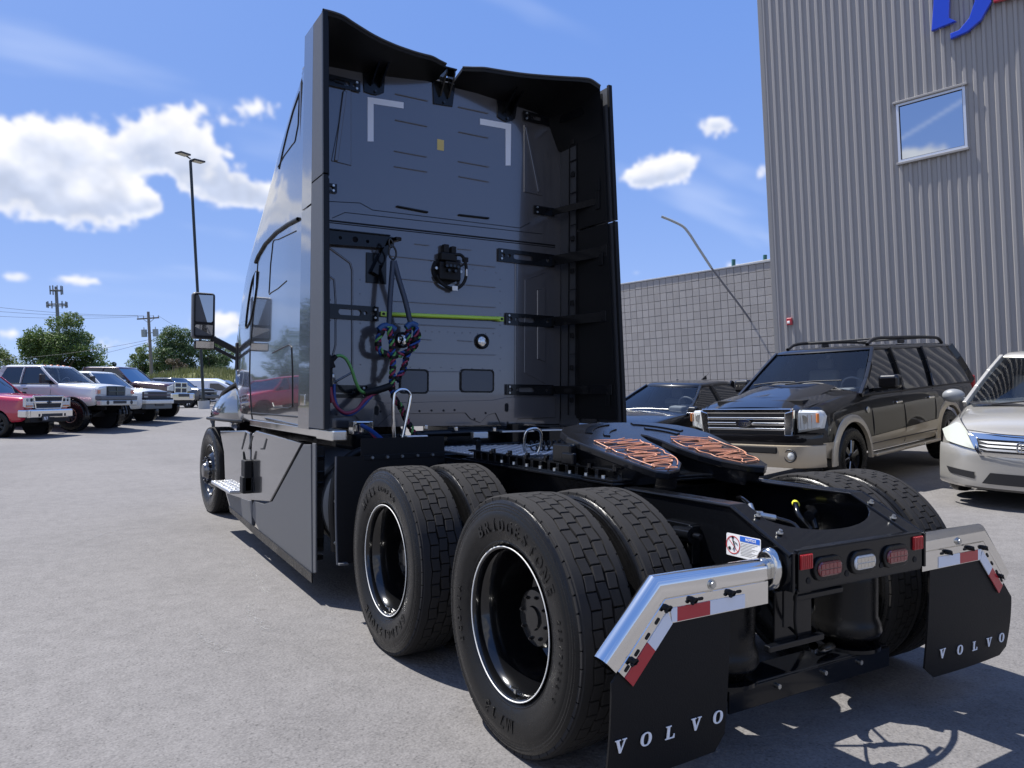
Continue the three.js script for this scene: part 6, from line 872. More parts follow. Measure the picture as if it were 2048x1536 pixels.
// ---- silver minivan at the right edge
{
  const v = vehicle('minivan', 'silver minivan at the right edge facing the truck', 'minivan', 7.589, .203, -1.913, 285.5, -4, 1.2);
  const P = carPaint(.46, .445, .41, { metalness: .5, roughness: .3 }), W0 = .34;
  const b = bodyLoft([[.90, .30, .4, .5, .45, .70, .45, .80, .40, .855], [.82, .26, .60, .5, .66, .74, .66, .84, .58, .89], [.66, .24, .78, .52, .84, .78, .84, .90, .70, .94], [.5, .22, .92, .56, .965, .84, .93, .97, .76, 1.03], [0, .22, .94, .6, .975, .92, .94, 1.03, .80, 1.10], [-.55, .22, .94, .62, .98, 1.0, .95, 1.10, .84, 1.16], [-1.1, .22, .94, .62, .98, 1.02, .96, 1.12, .9, 1.14], [-4.1, .25, .94, .62, .98, 1.04, .95, 1.12, .9, 1.14]], [[0, .39, W0], [-3.0, .39, W0]], .06);
  raw('body', b.geo, P, v); mesh('underbody', [B(4.6, .12, 1.5, -1.7, .28, 0), B(.95, .6, 1.2, 0, .5, 0)], CG.under, v);
  const cab = cabinParts(v, { yb: 1.09, yr: 1.70, xbF: -.28, xtF: -1.28, xbR: -4.05, xtR: -3.75, hb: .90, ht: .66, bow: .16 }, P, { pillars: [[-1.6, -.05], [-2.8, -.05]], pillarMat: CG.dark, wsMat: mat(.80, .86, .90, { roughness: .02, transmission: 1, thickness: 0 }) });
  interior(v, -.95, 1.07, .38, 1.05);
  many('wiper', [tube([[-.20, 1.12, .55], [-.30, 1.17, .1], [-.40, 1.19, -.62]], .010, 16, 5)], CG.dark, v); mesh('cowl', [crease(grid([...Array(9)].map((_, j) => { const s = -1 + j / 4; return [V(-.10 - .16 * s * s, 1.115, s * .80), V(-.30 - .16 * s * s, 1.13, s * .86)]; })))], CG.dark, v);
  many('hood_seam', [tube([[.90, .895, -.60], [.5, 1.0, -.76], [0, 1.055, -.83], [-.3, 1.10, -.86]], .005, 30, 5), tube([[.90, .895, .60], [.5, 1.0, .76], [0, 1.055, .83], [-.3, 1.10, .86]], .005, 30, 5), tube([[.90, .895, -.60], [.985, .875, -.3], [1.005, .868, 0], [.985, .875, .3], [.90, .895, .60]], .006, 30, 5)], CG.dark, v);
  const px = (z, y) => { let x = .9; const lim = y < .5 ? 1.03 : y < .7 ? 1.02 : 1.02 - (y - .7) * .5; return lim - .34 * Math.pow(Math.abs(z) / .92, 3.2); };
  const patch = (pts, off, n = 10) => { const zs = pts.map(p => p[0]), rows = []; const z0 = Math.min(...zs), z1 = Math.max(...zs); for (let i = 0; i <= n; i++) { const z = mix(z0 + 1e-4, z1 - 1e-4, i / n), ys = []; for (let k = 0; k < pts.length; k++) { const a = pts[k], c = pts[(k + 1) % pts.length]; if ((a[0] - z) * (c[0] - z) <= 0 && a[0] !== c[0]) ys.push(mix(a[1], c[1], (z - a[0]) / (c[0] - a[0]))); } const lo = Math.min(...ys), hi = Math.max(...ys); rows.push([0, .25, .5, .75, 1].map(t => { const y = mix(lo, hi, t); return V(px(z, y) + off, y, z); })); } return crease(mg([grid(rows), grid(rows.map(r => r.map(p => V(p.x - .05, p.y, p.z))))]), 60); };
  mesh('bumper', [crease(grid([...Array(33)].map((_, i) => { const z = -.94 + i * 1.88 / 32; return [.20, .24, .30, .38, .48, .58, .66, .70].map((y, k) => V(px(z, y) + [-.10, -.01, .005, .0, .005, .012, .0, -.03][k], y, z)); })), 50)], P, v);
  for (const s of [-1, 1]) { mesh('headlight', [patch([[s * .50, .68], [s * .86, .74], [s * .93, .86], [s * .74, .97], [s * .64, .90], [s * .56, .78]], .012)], CG.lampOld, v); mesh('air_intake', [patch([[s * .50, .33], [s * .80, .36], [s * .84, .43], [s * .50, .41]], .012)], CG.dark, v); mesh('side_mirror', [T(new THREE.SphereGeometry(.15, 20, 12).scale(.62, .62, .95), -.62, 1.19, s * 1.08), bar(V(-.6, 1.14, s * .90), V(-.62, 1.16, s * 1.02), .08, .05)], mat(.20, .21, .22, { roughness: .4 }), v); }
  mesh('air_intake', [patch([[-.42, .29], [.42, .29], [.40, .42], [-.40, .42]], .012)], CG.dark, v);
  mesh('grille', [patch([[-.44, .66], [.44, .66], [.52, .80], [-.52, .80]], .014)], CG.dark, v); mesh('grille_surround', [patch([[-.56, .805], [.56, .805], [.58, .86], [-.58, .86]], .03), patch([[-.46, .615], [.46, .615], [.46, .655], [-.46, .655]], .025), patch([[-.58, .83], [-.50, .83], [-.42, .62], [-.46, .62]], .026, 6), patch([[.58, .83], [.50, .83], [.42, .62], [.46, .62]], .026, 6)], M.chrome, v); for (const y of [.69, .73, .77]) mesh('grille_bar', [patch([[-.45, y - .011], [.45, y - .011], [.46, y + .011], [-.46, y + .011]], .026)], M.whitePaint, v);
  { const x = px(0, .73) + .05; mesh('badge', [ext(shapeOf(roundRect(.15, .12, .03, 0, .735, 4), [roundRect(.115, .085, .02, 0, .735, 4)]), .015, { bevel: .003, mat: basis(V(0, 0, -1), V(0, 1, 0), V(1, 0, 0), V(x, 0, 0)) }), bar(V(x + .006, .775, -.034), V(x + .006, .695, -.026), .02, .014), bar(V(x + .006, .775, .034), V(x + .006, .695, .026), .02, .014), bar(V(x + .006, .735, -.03), V(x + .006, .735, .03), .02, .014)], M.chrome, v); }
  putWheels(v, carWheel(W0, .22, .21, 7, M.alu), [[0, W0, .84], [0, W0, -.84], [-3.0, W0, .84], [-3.0, W0, -.84]]);
}
// ---- black saloon behind
{
  const v = vehicle('saloon_car', 'black saloon car behind the truck fairing beside the block wall', 'car', 5.932, .131, -7.788, 282.2, -4.2, 1.5);
  const P = carPaint(.0045, .005, .0065, { roughness: .3, specularIntensity: .25, clearcoat: .7 }), W0 = .33;
  const b = bodyLoft([[.90, .32, .6, .5, .66, .62, .64, .70, .5, .73], [.7, .24, .84, .5, .88, .68, .84, .78, .68, .80], [.2, .22, .88, .55, .91, .80, .86, .88, .74, .92], [-.6, .22, .88, .58, .92, .88, .88, .95, .80, 1.0], [-1.2, .22, .88, .6, .92, .90, .88, .96, .84, .98], [-3.2, .24, .88, .6, .92, .94, .88, 1.0, .80, 1.03], [-3.9, .3, .84, .6, .88, .94, .84, 1.0, .7, 1.02]], [[0, .38, W0], [-2.75, .38, W0]], .08);
  raw('body', b.geo, P, v); mesh('underbody', [B(4.2, .12, 1.4, -1.6, .28, 0)], CG.under, v);
  cabinParts(v, { yb: .95, yr: 1.37, xbF: -.55, xtF: -1.35, xbR: -3.35, xtR: -2.65, hb: .86, ht: .60, bow: .14 }, P, { pillars: [[-1.85, -.02]], pillarMat: CG.dark, wsMat: mat(.80, .86, .90, { roughness: .02, transmission: 1, thickness: 0 }), aMat: P });
  interior(v, -1.05, .96, .36, .72);
  for (const s of [-1, 1]) { mesh('headlight', [B(.3, .13, .22, .62, .66, s * .74, { r: .05, ry: s * .6 })], CG.lamp, v); mesh('side_mirror', [B(.14, .13, .2, -.66, 1.03, s * 1.0, { r: .05, seg: 2 })], P, v); mesh('mirror_trim', [B(.15, .02, .18, -.655, .985, s * 1.0, { r: .008 })], M.chrome, v); many('door_handle', [B(.16, .025, .03, -1.7, .88, s * (b.W(-1.7, .88) + .012))], M.chrome, v); }
  many('wiper', [tube([[-.46, .98, .5], [-.56, 1.02, .1], [-.62, 1.03, -.5]], .009, 14, 5)], M.zinc, v); mesh('aerial', [ext([[-2.5, 1.44], [-2.72, 1.44], [-2.70, 1.51], [-2.66, 1.52]], .02, { bevel: .004 })], CG.dark, v); mesh('aerial_rod', [cyl(V(-2.62, 1.47, 0), V(-2.78, 1.56, 0), .006, .004, 6)], CG.dark, v);
  putWheels(v, carWheel(W0, .21, .2, 7, M.alu), [[0, W0, .79], [0, W0, -.79], [-2.75, W0, .79], [-2.75, W0, -.79]]);
}
// ---------------------------------------------------------------- the buildings stand plumb; the lot falls away from them a little
const camR = V(1, 0, 0).applyQuaternion(CAMQ), camU = V(0, 1, 0).applyQuaternion(CAMQ), camB = V(0, 0, 1).applyQuaternion(CAMQ);
const UPG = camR.clone().multiplyScalar(-.0525).addScaledVector(camU, 1).addScaledVector(camB, .006).normalize();
const dirG = (u) => { // level direction whose lines run to image column u
  const a = V(0, 0, 0).addScaledVector(camR, (u - 1024) / FOC).addScaledVector(camB, -1); const k = -a.dot(UPG) / camU.dot(UPG); return a.addScaledVector(camU, k).normalize(); };
const WD = dirG(-480).negate();                      // along the wall, toward the right and the viewer
const WN = WD.clone().cross(UPG).normalize(); if (WN.dot(camera.position.clone().sub(deep(1552, 700, 18.4))) < 0) WN.negate();
const CORNER = deep(1551, 690, 18.4);                // on the corner at that height
const hit = (u, v) => { const d = ray(u, v), t = CORNER.clone().sub(camera.position).dot(WN) / d.dot(WN); return camera.position.clone().addScaledVector(d, t); };
const wallUV = (u, v) => { const q = hit(u, v).sub(CORNER); return [q.dot(WD), q.dot(UPG)]; };   // metres along and up from the corner mark
function wallFrame(name, label, category) { const g = thing(name, label, category); g.matrixAutoUpdate = true; const m = new THREE.Matrix4().makeBasis(WD, UPG, WD.clone().cross(UPG)); g.quaternion.setFromRotationMatrix(m); g.position.copy(CORNER); return g; }
const OUT = Math.sign(WD.clone().cross(UPG).dot(WN)); // +1: local z points to the viewer
const baseY = -2.35;
const wallGrey = mat(.285, .275, .27, { roughness: .45, metalness: .1 });
{
  const g = wallFrame('metal_building', 'tall grey building clad in ribbed metal sheets', 'building');
  const L = 26, TOP = 11.5, pitch = .1829, per = 5; // ribbed panels, five ribs each
  const [wx0, wy0] = wallUV(1797, 327), [wx1, wy1] = wallUV(1931, 174), wy2 = wallUV(1797, 208)[1]; const win = [wx0 + .02, wy0, wx1, (wy1 + wy2) / 2];
  const prof = x => { // trapezoid rib
    const p = ((x % pitch) + pitch) % pitch / pitch; return p < .36 ? 0 : p < .5 ? (p - .36) / .14 : p < .78 ? 1 : p < .92 ? 1 - (p - .78) / .14 : 0; };
  const strip = (x0, x1, y0, y1) => { const a = [], b = []; const ks = []; for (let k = Math.floor(x0 / pitch) - 1; k * pitch < x1 + pitch; k++) for (const f of [0, .36, .385, .48, .5, .78, .80, .895, .92]) { const x = (k + f) * pitch; if (x > x0 + 1e-4 && x < x1 - 1e-4) ks.push(x); } ks.unshift(x0); ks.push(x1); for (const x of ks) { const z = OUT * prof(x) * .034; a.push(V(x, y0, z)); b.push(V(x, y1, z)); } return crease(grid(OUT > 0 ? [b, a] : [a, b]), 12); };
  for (let i = 0; i * per * pitch < L; i++) { const x0 = i * per * pitch + .09, x1 = x0 + per * pitch; const parts = []; const a = Math.max(x0, win[0]), b = Math.min(x1, win[2]); if (a < b - .01) { parts.push(strip(a, b, baseY, win[1]), strip(a, b, win[3], TOP)); if (x0 < a - .01) parts.push(strip(x0, a, baseY, TOP)); if (x1 > b + .01) parts.push(strip(b, x1, baseY, TOP)); } else parts.push(strip(x0, x1, baseY, TOP)); mesh('cladding_panel', parts, wallGrey, g); if (x0 < 7) { const sc = []; for (let y = baseY + .7; y < TOP; y += 1.35) for (let k = 0; k < 5; k++) { const sx = x0 + (k + .18) * pitch; if (sx > win[0] - .05 && sx < win[2] + .05 && y > win[1] - .05 && y < win[3] + .05) continue; sc.push(T(new THREE.SphereGeometry(.009, 5, 3), sx, y, OUT * .004)); } const m = mesh('screw', sc, M.zinc, g); m.userData.kind = 'stuff'; } }
  mesh('wall_core', [B(L - .2, TOP - baseY - .1, 8, L / 2 + .1, (TOP + baseY) / 2, -OUT * 4.05, { r: 0 })], wallGrey, g);
  mesh('corner_trim', [B(.10, TOP - baseY, .02, .05, (TOP + baseY) / 2, OUT * .03, { r: .004 }), B(.02, TOP - baseY, .3, -.005, (TOP + baseY) / 2, -OUT * .12, { r: .004 })], mat(.21, .205, .205, { roughness: .4, metalness: .1 }), g);
  mesh('side_wall', [B(.04, TOP - baseY, 7.7, .03, (TOP + baseY) / 2, -OUT * 4.1, { r: 0 })], wallGrey, g);
  mesh('base_trim', [B(L, .12, .03, L / 2, baseY + .06, OUT * .04)], mat(.18, .19, .2, { roughness: .5 }), g);
  // window
  const W = win[2] - win[0], H = win[3] - win[1], cx = (win[0] + win[2]) / 2, cy = (win[1] + win[3]) / 2, fr = mesh('window', [ext(shapeOf(roundRect(W, H, .002, cx, cy, 1), [roundRect(W - .10, H - .10, .002, cx, cy, 1)]), .09, { mat: faceZ(OUT > 0 ? -.03 : -.06) })], mat(.62, .63, .66, { roughness: .3, metalness: .5 }), g, 'square window with a bright metal frame');
  mesh('pane', [B(W - .095, H - .095, .008, cx, cy, OUT * .015, { r: 0 })], mat(.50, .54, .60, { roughness: .015, metalness: 1 }), fr); mesh('gasket', [ext(shapeOf(roundRect(W - .095, H - .095, .002, cx, cy, 1), [roundRect(W - .13, H - .13, .002, cx, cy, 1)]), .008, { mat: faceZ(OUT > 0 ? .016 : -.026) })], M.plastic, fr);
  many('sill', [B(W + .06, .05, .10, cx, win[1] - .027, OUT * .05), B(W + .1, .045, .12, cx, win[3] + .025, OUT * .05)], wallGrey, fr);
  // sign letters
  const S = (u, v) => wallUV(u, v); const sz = OUT > 0 ? .05 : -.13;
  const sb = mat(.008, .045, .52, { roughness: .22, cc: .8 }), sr = mat(.42, .012, .03, { roughness: .3, cc: .6 });
  const sg = wallFrame('wall_sign', 'large blue and red raised letter sign high on the metal building', 'sign');
  const fit = pts => pts.map(p => S(...p));
  mesh('letter_stem', [ext(fit([[1872, -70], [1906, -78], [1902, 40], [1916, 46], [1867, 66], [1871, 10]]), .10, { bevel: .012, bs: 2, mat: faceZ(sz) })], sb, sg, 'blue foot of a large letter'); mesh('letter_bowl', [ext(fit([[1906, -78], [1960, -80], [1988, -40], [1986, 8], [1966, 44], [1938, 68], [1905, 82], [1904, 71], [1922, 64], [1942, 40], [1953, 8], [1952, -40], [1935, -52], [1906, -50]]), .10, { bevel: .012, bs: 2, mat: faceZ(sz) })], sb, sg, 'blue curved bowl of a large letter'); mesh('letter_tail', [ext(fit([[1990, 9], [2010, 4], [2060, -8], [2060, -60], [1998, -40]]), .10, { bevel: .01, bs: 2, mat: faceZ(sz) })], sr, sg, 'red piece of the sign');
  // fire alarm
  const [ax, ay] = S(1582, 643); const al = wallFrame('fire_alarm', 'small red fire alarm strobe low on the metal wall', 'alarm'); mesh('alarm_box', [B(.13, .17, .07, ax, ay, OUT * .075, { r: .015, seg: 2 })], mat(.40, .015, .03, { roughness: .35, cc: .4 }), al); mesh('strobe', [B(.07, .06, .02, ax - .01, ay - .02, OUT * .118, { r: .01 })], M.white, al); mesh('back_box', [B(.10, .12, .05, ax, ay, OUT * .03)], CG.dark, al);
}
// block wall to the left of the corner
{
  const g = wallFrame('block_wall', 'grey scored concrete block wall beside the metal building', 'wall');
  const s = .203, R = rng(12), top = wallUV(1543, 523)[1], vs = []; const variants = [.30, .315, .285, .325, .305].map(k => mat(k, k * .96, k * .945, { roughness: .9, bumpMap: grain10, bumpScale: .002 }));
  const cols = 25, y0 = baseY, rowsN = Math.ceil((top - y0) / s), geo = boxUV(clean(new RoundedBoxGeometry(s - .011, s - .011, .10, 1, .005)));
  const shown = 12; // rows seen above the cars; the courses lower down are one piece
  for (let j = 0; j < shown; j++) for (let i = 0; i < cols; i++) { const m = raw('block', geo, variants[Math.floor(R() * 5)], g); m.position.set(-.0 - (i + .5) * s, top - (j + .5) * s, -OUT * .05 + OUT * (R() - .5) * .003); }
  const rest = []; for (let j = shown; j < rowsN; j++) for (let i = 0; i < cols; i++) rest.push(geo.clone().translate(-(i + .5) * s, top - (j + .5) * s, -OUT * .05)); const rs = raw('block', mg(rest), variants[0], g); rs.userData.kind = 'stuff';
  // farther to the left, behind the truck
  mesh('mortar', [B(cols * s, top - y0, .16, -cols * s / 2, (top + y0) / 2, -OUT * .095, { r: 0 })], mat(.15, .145, .145, { roughness: .95 }), g); mesh('wall_run', [B(9, top - y0, .2, -cols * s - 4.5, (top + y0) / 2, -OUT * .1)], variants[0], g); mesh('coping', [B(cols * s + 9, .04, .24, -(cols * s + 9) / 2, top + .02, -OUT * .10)], mat(.34, .35, .37, { roughness: .6 }), g);
}
// ---------------------------------------------------------------- poles, tower, wires
const plumb = o => { o.quaternion.setFromUnitVectors(V(0, 1, 0), UPG); return o; };
const foot = (u, v, d) => { const p = deep(u, v, d); const k = p.y / UPG.y; return p.addScaledVector(UPG, -k); };
{ // car-park lamp
  const d = 46, p = foot(406, 780, d), top = deep(380, 322, d), h = top.clone().sub(p).dot(UPG);
  const g = plumb(thing('parking_lot_lamp', 'tall dark lamp post with two flat heads above the left row', 'lamp post', p.toArray()));
  mesh('pole', [bar(V(0, .8, 0), V(0, h, 0), .16, .16, V(1, 0, 0), .03)], mat(.018, .024, .022, { roughness: .45 }), g); mesh('concrete_base', [cyl(V(0, 0, 0), V(0, .95, 0), .34, .34, 24)], mat(.42, .42, .40, { roughness: .9 }), g); mesh('base_cover', [B(.42, .09, .42, 0, 1.0, 0, { r: .02 })], mat(.018, .024, .022, { roughness: .45 }), g);
  const camDir = camera.position.clone().sub(p).setY(0).normalize(), side = V(camDir.z, 0, -camDir.x);
  [[-.36, .45], [.36, -.32]].forEach(([a, b]) => { const c = side.clone().multiplyScalar(a * .95 / .36 * .42).addScaledVector(camDir, b * .9); const m = mesh('lamp_head', [bar(V(0, h + .02 + b * .2, 0), V(c.x * .5, h + .10 + b * .2, c.z * .5), .08, .06), (() => { const q = B(.78, .10, .52, 0, 0, 0, { r: .02 }); q.rotateY(Math.atan2(c.x, c.z) + Math.PI / 2); return T(q, c.x, h + .15 + b * .25, c.z); })()], mat(.03, .03, .032, { roughness: .5 }), g); mesh('diffuser', [(() => { const q = B(.64, .02, .40, 0, 0, 0, { r: .005 }); q.rotateY(Math.atan2(c.x, c.z) + Math.PI / 2); return T(q, c.x, h + .10 + b * .25, c.z); })()], mat(.6, .57, .5, { roughness: .5 }), m); });
}
let utilTop, utilSide, utilH, utilP;
{ // wooden utility pole
  const d = 78, p = foot(303, 742, d), top = deep(287, 624, d), h = top.clone().sub(p).dot(UPG) ; utilP = p; utilH = h;
  const g = plumb(thing('utility_pole', 'grey wooden utility pole with crossarm and two transformers', 'utility pole', p.toArray())); const lean = V(-.35, 0, 0);
  const wood = mat(.20, .175, .15, { roughness: .9, bumpMap: grain4, bumpScale: .01 }); mesh('pole', [cyl(V(0, 0, 0), V(0, h, 0), .2, .13, 12)], wood, g);
  const cd = camera.position.clone().sub(p).setY(0).normalize(), s = V(cd.z, 0, -cd.x).addScaledVector(cd, .35).normalize(); utilSide = s;
  mesh('crossarm', [bar(s.clone().multiplyScalar(-1.15).setY(h - .72), s.clone().multiplyScalar(1.05).setY(h - .66), .12, .14), bar(s.clone().multiplyScalar(-.6).setY(h - .7), V(0, h - 1.2, 0), .04, .04), bar(s.clone().multiplyScalar(.6).setY(h - .7), V(0, h - 1.2, 0), .04, .04)], wood, g);
  for (const k of [-1.05, -.5, .5, .98]) mesh('insulator', [cyl(s.clone().multiplyScalar(k).setY(h - .62), s.clone().multiplyScalar(k).setY(h - .40), .05, .035, 8)], mat(.35, .34, .33, { roughness: .4 }), g);
  for (const k of [-.52, .62]) mesh('transformer', [cyl(s.clone().multiplyScalar(k).setY(h - 2.6), s.clone().multiplyScalar(k).setY(h - 1.85), .28, .28, 16), cyl(s.clone().multiplyScalar(k).setY(h - 1.85), s.clone().multiplyScalar(k).setY(h - 1.60), .05, .04, 8), bar(V(0, h - 2.2, 0), s.clone().multiplyScalar(k).setY(h - 2.2), .08, .08)], mat(.30, .33, .34, { roughness: .5 }), g);
}
{ // overhead lines
  const at = (k, dy) => utilP.clone().addScaledVector(UPG, utilH + dy).addScaledVector(utilSide, k), wire = mat(.05, .055, .065, { roughness: .6 });
  const line = (a, b, sag, label, r = .014) => { const pts = []; for (let i = 0; i <= 16; i++) { const t = i / 16, p = a.clone().lerp(b, t); p.y -= sag * 4 * t * (1 - t); pts.push(p); } const m = mesh('power_line', [tube(pts, r, 48, 5)], wire, scene); tag(m, label, 'cable', 'overhead lines at the left'); };
  line(at(-1.05, -.4), deep(-60, 608, 60), .25, 'overhead line from the crossarm, uppermost at the left edge'); line(at(-.5, -.4), deep(-60, 618, 60), .25, 'overhead line from the crossarm, second from the top'); line(at(.5, -.4), deep(-60, 629, 62), .3, 'overhead line from the crossarm, third from the top');
  line(at(0, -2.9), deep(-60, 722, 70), .4, 'lower overhead line from the transformers to the left edge', .018); line(at(0, -3.1), deep(60, 735, 120), .3, 'lowest overhead line running behind the round tree', .018); line(at(.98, -.4), deep(470, 700, 120), .6, 'overhead line running right from the crossarm');
}
{ // cell tower
  const d = 170, p = foot(121, 735, d), top = deep(121, 573, d), h = top.clone().sub(p).dot(UPG); const g = plumb(thing('cell_tower', 'distant cell mast with two antenna platforms above the round tree', 'tower', p.toArray())); const m = mat(.16, .17, .18, { roughness: .6, metalness: .3 });
  mesh('mast', [cyl(V(0, 0, 0), V(0, h, 0), .55, .32, 10)], m, g);
  for (const [y, r, n, hh] of [[h - .9, 1.25, 9, 1.9], [h - 4.2, 2.0, 12, 1.3]]) { const o = mesh('platform', [new THREE.TorusGeometry(r, .09, 6, 24).rotateX(Math.PI / 2).translate(0, y, 0), ...[0, 1, 2, 3].map(i => bar(V(0, y, 0), V(r * Math.cos(i * 1.57), y, r * Math.sin(i * 1.57)), .12, .12)), ...(y < h - 2 ? [bar(V(-2.1, y + .35, 0), V(2.1, y + .35, 0), .1, .1), bar(V(-2.1, y - .2, 0), V(2.1, y - .2, 0), .1, .1)] : [])], m, g); for (let i = 0; i < n; i++) { const a = i / n * Math.PI * 2; mesh('antenna', [B(.22, hh, .16, r * Math.cos(a), y + .1, r * Math.sin(a), { ry: -a })], m, o); } }
}
{ // bent pale pole; dark lower tube added for the shadow line on the block wall
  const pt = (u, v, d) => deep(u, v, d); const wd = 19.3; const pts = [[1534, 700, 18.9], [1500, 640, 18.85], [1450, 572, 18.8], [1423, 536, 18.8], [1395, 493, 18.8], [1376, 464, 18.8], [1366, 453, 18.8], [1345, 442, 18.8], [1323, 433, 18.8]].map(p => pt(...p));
  const g = thing('bent_pole', 'thin grey pole with a bent top, its dark lower part added for a shadow line on the block wall', 'pole', pts[0].toArray()); const b = deep(1590, 800, 18.6); b.y = gy(b.x, b.z); const all = [b, ...pts].map(p => p.clone().sub(pts[0])); const c = new THREE.CatmullRomCurve3(all.slice(4), false, 'centripetal'); mesh('upper_tube', [new THREE.TubeGeometry(c, 40, .032, 8)], mat(.36, .38, .37, { roughness: .5 }), g); mesh('shadow_line_tube', [new THREE.TubeGeometry(new THREE.CatmullRomCurve3(all.slice(0, 5), false, 'centripetal'), 30, .024, 8)], mat(.15, .148, .155, { roughness: .8 }), g);
}
{ // roof vents behind the block wall
  for (const [u, v, lab] of [[1467, 525, 'short teal pipe standing above the block wall, left of the two'], [1530, 516, 'short teal pipe standing above the block wall, next to the metal building']]) { const a = deep(u, v + 60, 21), b = deep(u, v - 6, 21); const g = thing('vent_pipe', lab, 'pipe', a.toArray()); mesh('pipe', [cyl(V(0, 0, 0), b.clone().sub(a), .055, .055, 12)], mat(.03, .14, .15, { roughness: .5 }), g); mesh('collar', [cyl(b.clone().sub(a).multiplyScalar(.55), b.clone().sub(a).multiplyScalar(.6), .07, .07, 12)], mat(.03, .10, .11, { roughness: .5 }), g); }
  const a = deep(1472, 531, 20.6), b = deep(1546, 518, 20.6), g = thing('guard_rail', 'thin pale rail along the top of the block wall between the teal pipes', 'rail', a.toArray()); mesh('rail', [cyl(V(0, 0, 0), b.clone().sub(a), .02, .02, 8)], mat(.55, .56, .55, { roughness: .5 }), g);
}
// ---------------------------------------------------------------- green background
const leafMat = (r, g, b) => { const m = new THREE.MeshPhysicalMaterial({ color: lin(r, g, b), roughness: .75, transmission: .35, thickness: 0, side: THREE.DoubleSide }); return m; };
function tree(label, u0, u1, vTop, vBase, d, o) {
  const p = foot((u0 + u1) / 2, vBase, d); const pL = deep(u0, vBase - 20, d), pR = deep(u1, vBase - 20, d), top = deep((u0 + u1) / 2, vTop, d); const w = pL.distanceTo(pR) / 2 * .84, h = top.y - p.y; const g = thing('tree', label, 'tree', p.toArray(), 0, o.group); const R = rng(o.seed || 3);
  const trunk = [cyl(V(0, -.3, 0), V(0, h * .5, 0), h * .035, h * .02, 9)]; for (let i = 0; i < 7; i++) { const a = R() * 6.28, y = h * (.22 + R() * .35); trunk.push(cyl(V(0, y, 0), V(Math.cos(a) * w * .62, y + h * (.15 + R() * .2), Math.sin(a) * w * .62), h * .016, h * .006, 6)); } mesh('trunk', trunk, mat(.10, .08, .06, { roughness: .95 }), g);
  // crown: many small leaf sprays gathered in uneven clumps
  const cl = []; const n = o.clumps || 46; for (let i = 0; i < n; i++) { let x, y, z, k = 0; do { x = (R() * 2 - 1); y = R(); z = (R() * 2 - 1); k++; } while (k < 60 && Math.hypot(x, z) > (o.shape || (t => Math.sqrt(Math.max(0, 1 - Math.pow((t - .42) / .60, 2)))))(y) * (.86 + .25 * R())); cl.push([x * w, h * (.03 + y * .90), z * w, (o.size || .2) * w * (.7 + R() * .8)]); }
  const pos = [], nor = []; const N = o.leaves || 15000, ls = o.leaf || h * .022, q = new THREE.Quaternion(), e = new THREE.Euler(), a = V(), nn = V();
  for (let i = 0; i < N; i++) { const c = cl[Math.floor(R() * n)]; let x, y, z, r; do { x = R() * 2 - 1; y = R() * 2 - 1; z = R() * 2 - 1; r = x * x + y * y + z * z; } while (r > 1); const f = .55 + .45 * Math.sqrt(r); const s = f * c[3] / Math.max(.35, Math.sqrt(r)) * (.7 + R() * .6); const ox = c[0] + x * s, oy = c[1] + y * s * .8, oz = c[2] + z * s; if (oy < .1) continue; e.set(R() * 6.28, R() * 6.28, R() * 6.28); q.setFromEuler(e); const L = ls * (.6 + R() * .9); nn.set(0, 0, 1).applyQuaternion(q); for (const v of [[-.5, 0], [0, -.28], [.5, 0], [-.5, 0], [.5, 0], [0, .28]]) { a.set(v[0] * L, v[1] * L, 0).applyQuaternion(q); pos.push(ox + a.x, oy + a.y, oz + a.z); nor.push(nn.x, nn.y, nn.z); } }
  const geo = new THREE.BufferGeometry(); geo.setAttribute('position', new THREE.Float32BufferAttribute(pos, 3)); geo.setAttribute('normal', new THREE.Float32BufferAttribute(nor, 3)); geo.setAttribute('uv', new THREE.Float32BufferAttribute(new Float32Array(pos.length / 3 * 2), 2)); raw('crown', geo, o.mat, g); return g;
}
const leafA = leafMat(.12, .185, .035), leafB = leafMat(.085, .145, .04), leafC = leafMat(.15, .20, .045), leafD = leafMat(.13, .10, .06), TG = null;
tree('round spreading green tree behind the silver lifted pickup', 42, 196, 622, 745, 85, { mat: leafA, seed: 11, clumps: 90, leaves: 52000, size: .27 });
tree('light green tree cut off by the left edge', -70, 36, 668, 745, 80, { mat: leafC, seed: 12, clumps: 50, leaves: 22000, size: .3 });
tree('broad dark green tree right of the utility pole', 296, 400, 650, 760, 95, { mat: leafB, seed: 13, clumps: 80, leaves: 40000, size: .27 });
tree('green tree behind the door mirror', 372, 470, 668, 760, 98, { mat: leafB, seed: 14, clumps: 60, leaves: 30000, size: .28 });
tree('leafy tree immediately behind the utility pole', 246, 316, 684, 765, 100, { mat: leafA, seed: 15, clumps: 50, leaves: 22000, size: .28 });
tree('tree half hidden by the truck cab', 445, 560, 690, 760, 105, { mat: leafB, seed: 16, clumps: 50, leaves: 22000, size: .28 });
tree('small dark cedar between the round tree and the utility pole', 212, 236, 692, 750, 110, { mat: leafMat(.03, .06, .03), seed: 17, clumps: 30, leaves: 7000, size: .3, shape: t => 1 - t * .85 });
tree('pale bushy scrub right of the round tree', 190, 222, 712, 752, 100, { mat: leafC, seed: 18, clumps: 24, leaves: 7000, size: .3 });
tree('reddish bare-looking bush below the broad tree', 318, 372, 696, 760, 90, { mat: leafD, seed: 19, clumps: 30, leaves: 5500, size: .2 });
tree('low bush beside the second van', 470, 540, 715, 765, 92, { mat: leafA, seed: 20, clumps: 26, leaves: 7000, size: .26 });
tree('small leaning tree just right of the light green one', 14, 58, 715, 752, 95, { mat: leafC, seed: 22, clumps: 26, leaves: 5000, size: .26 });
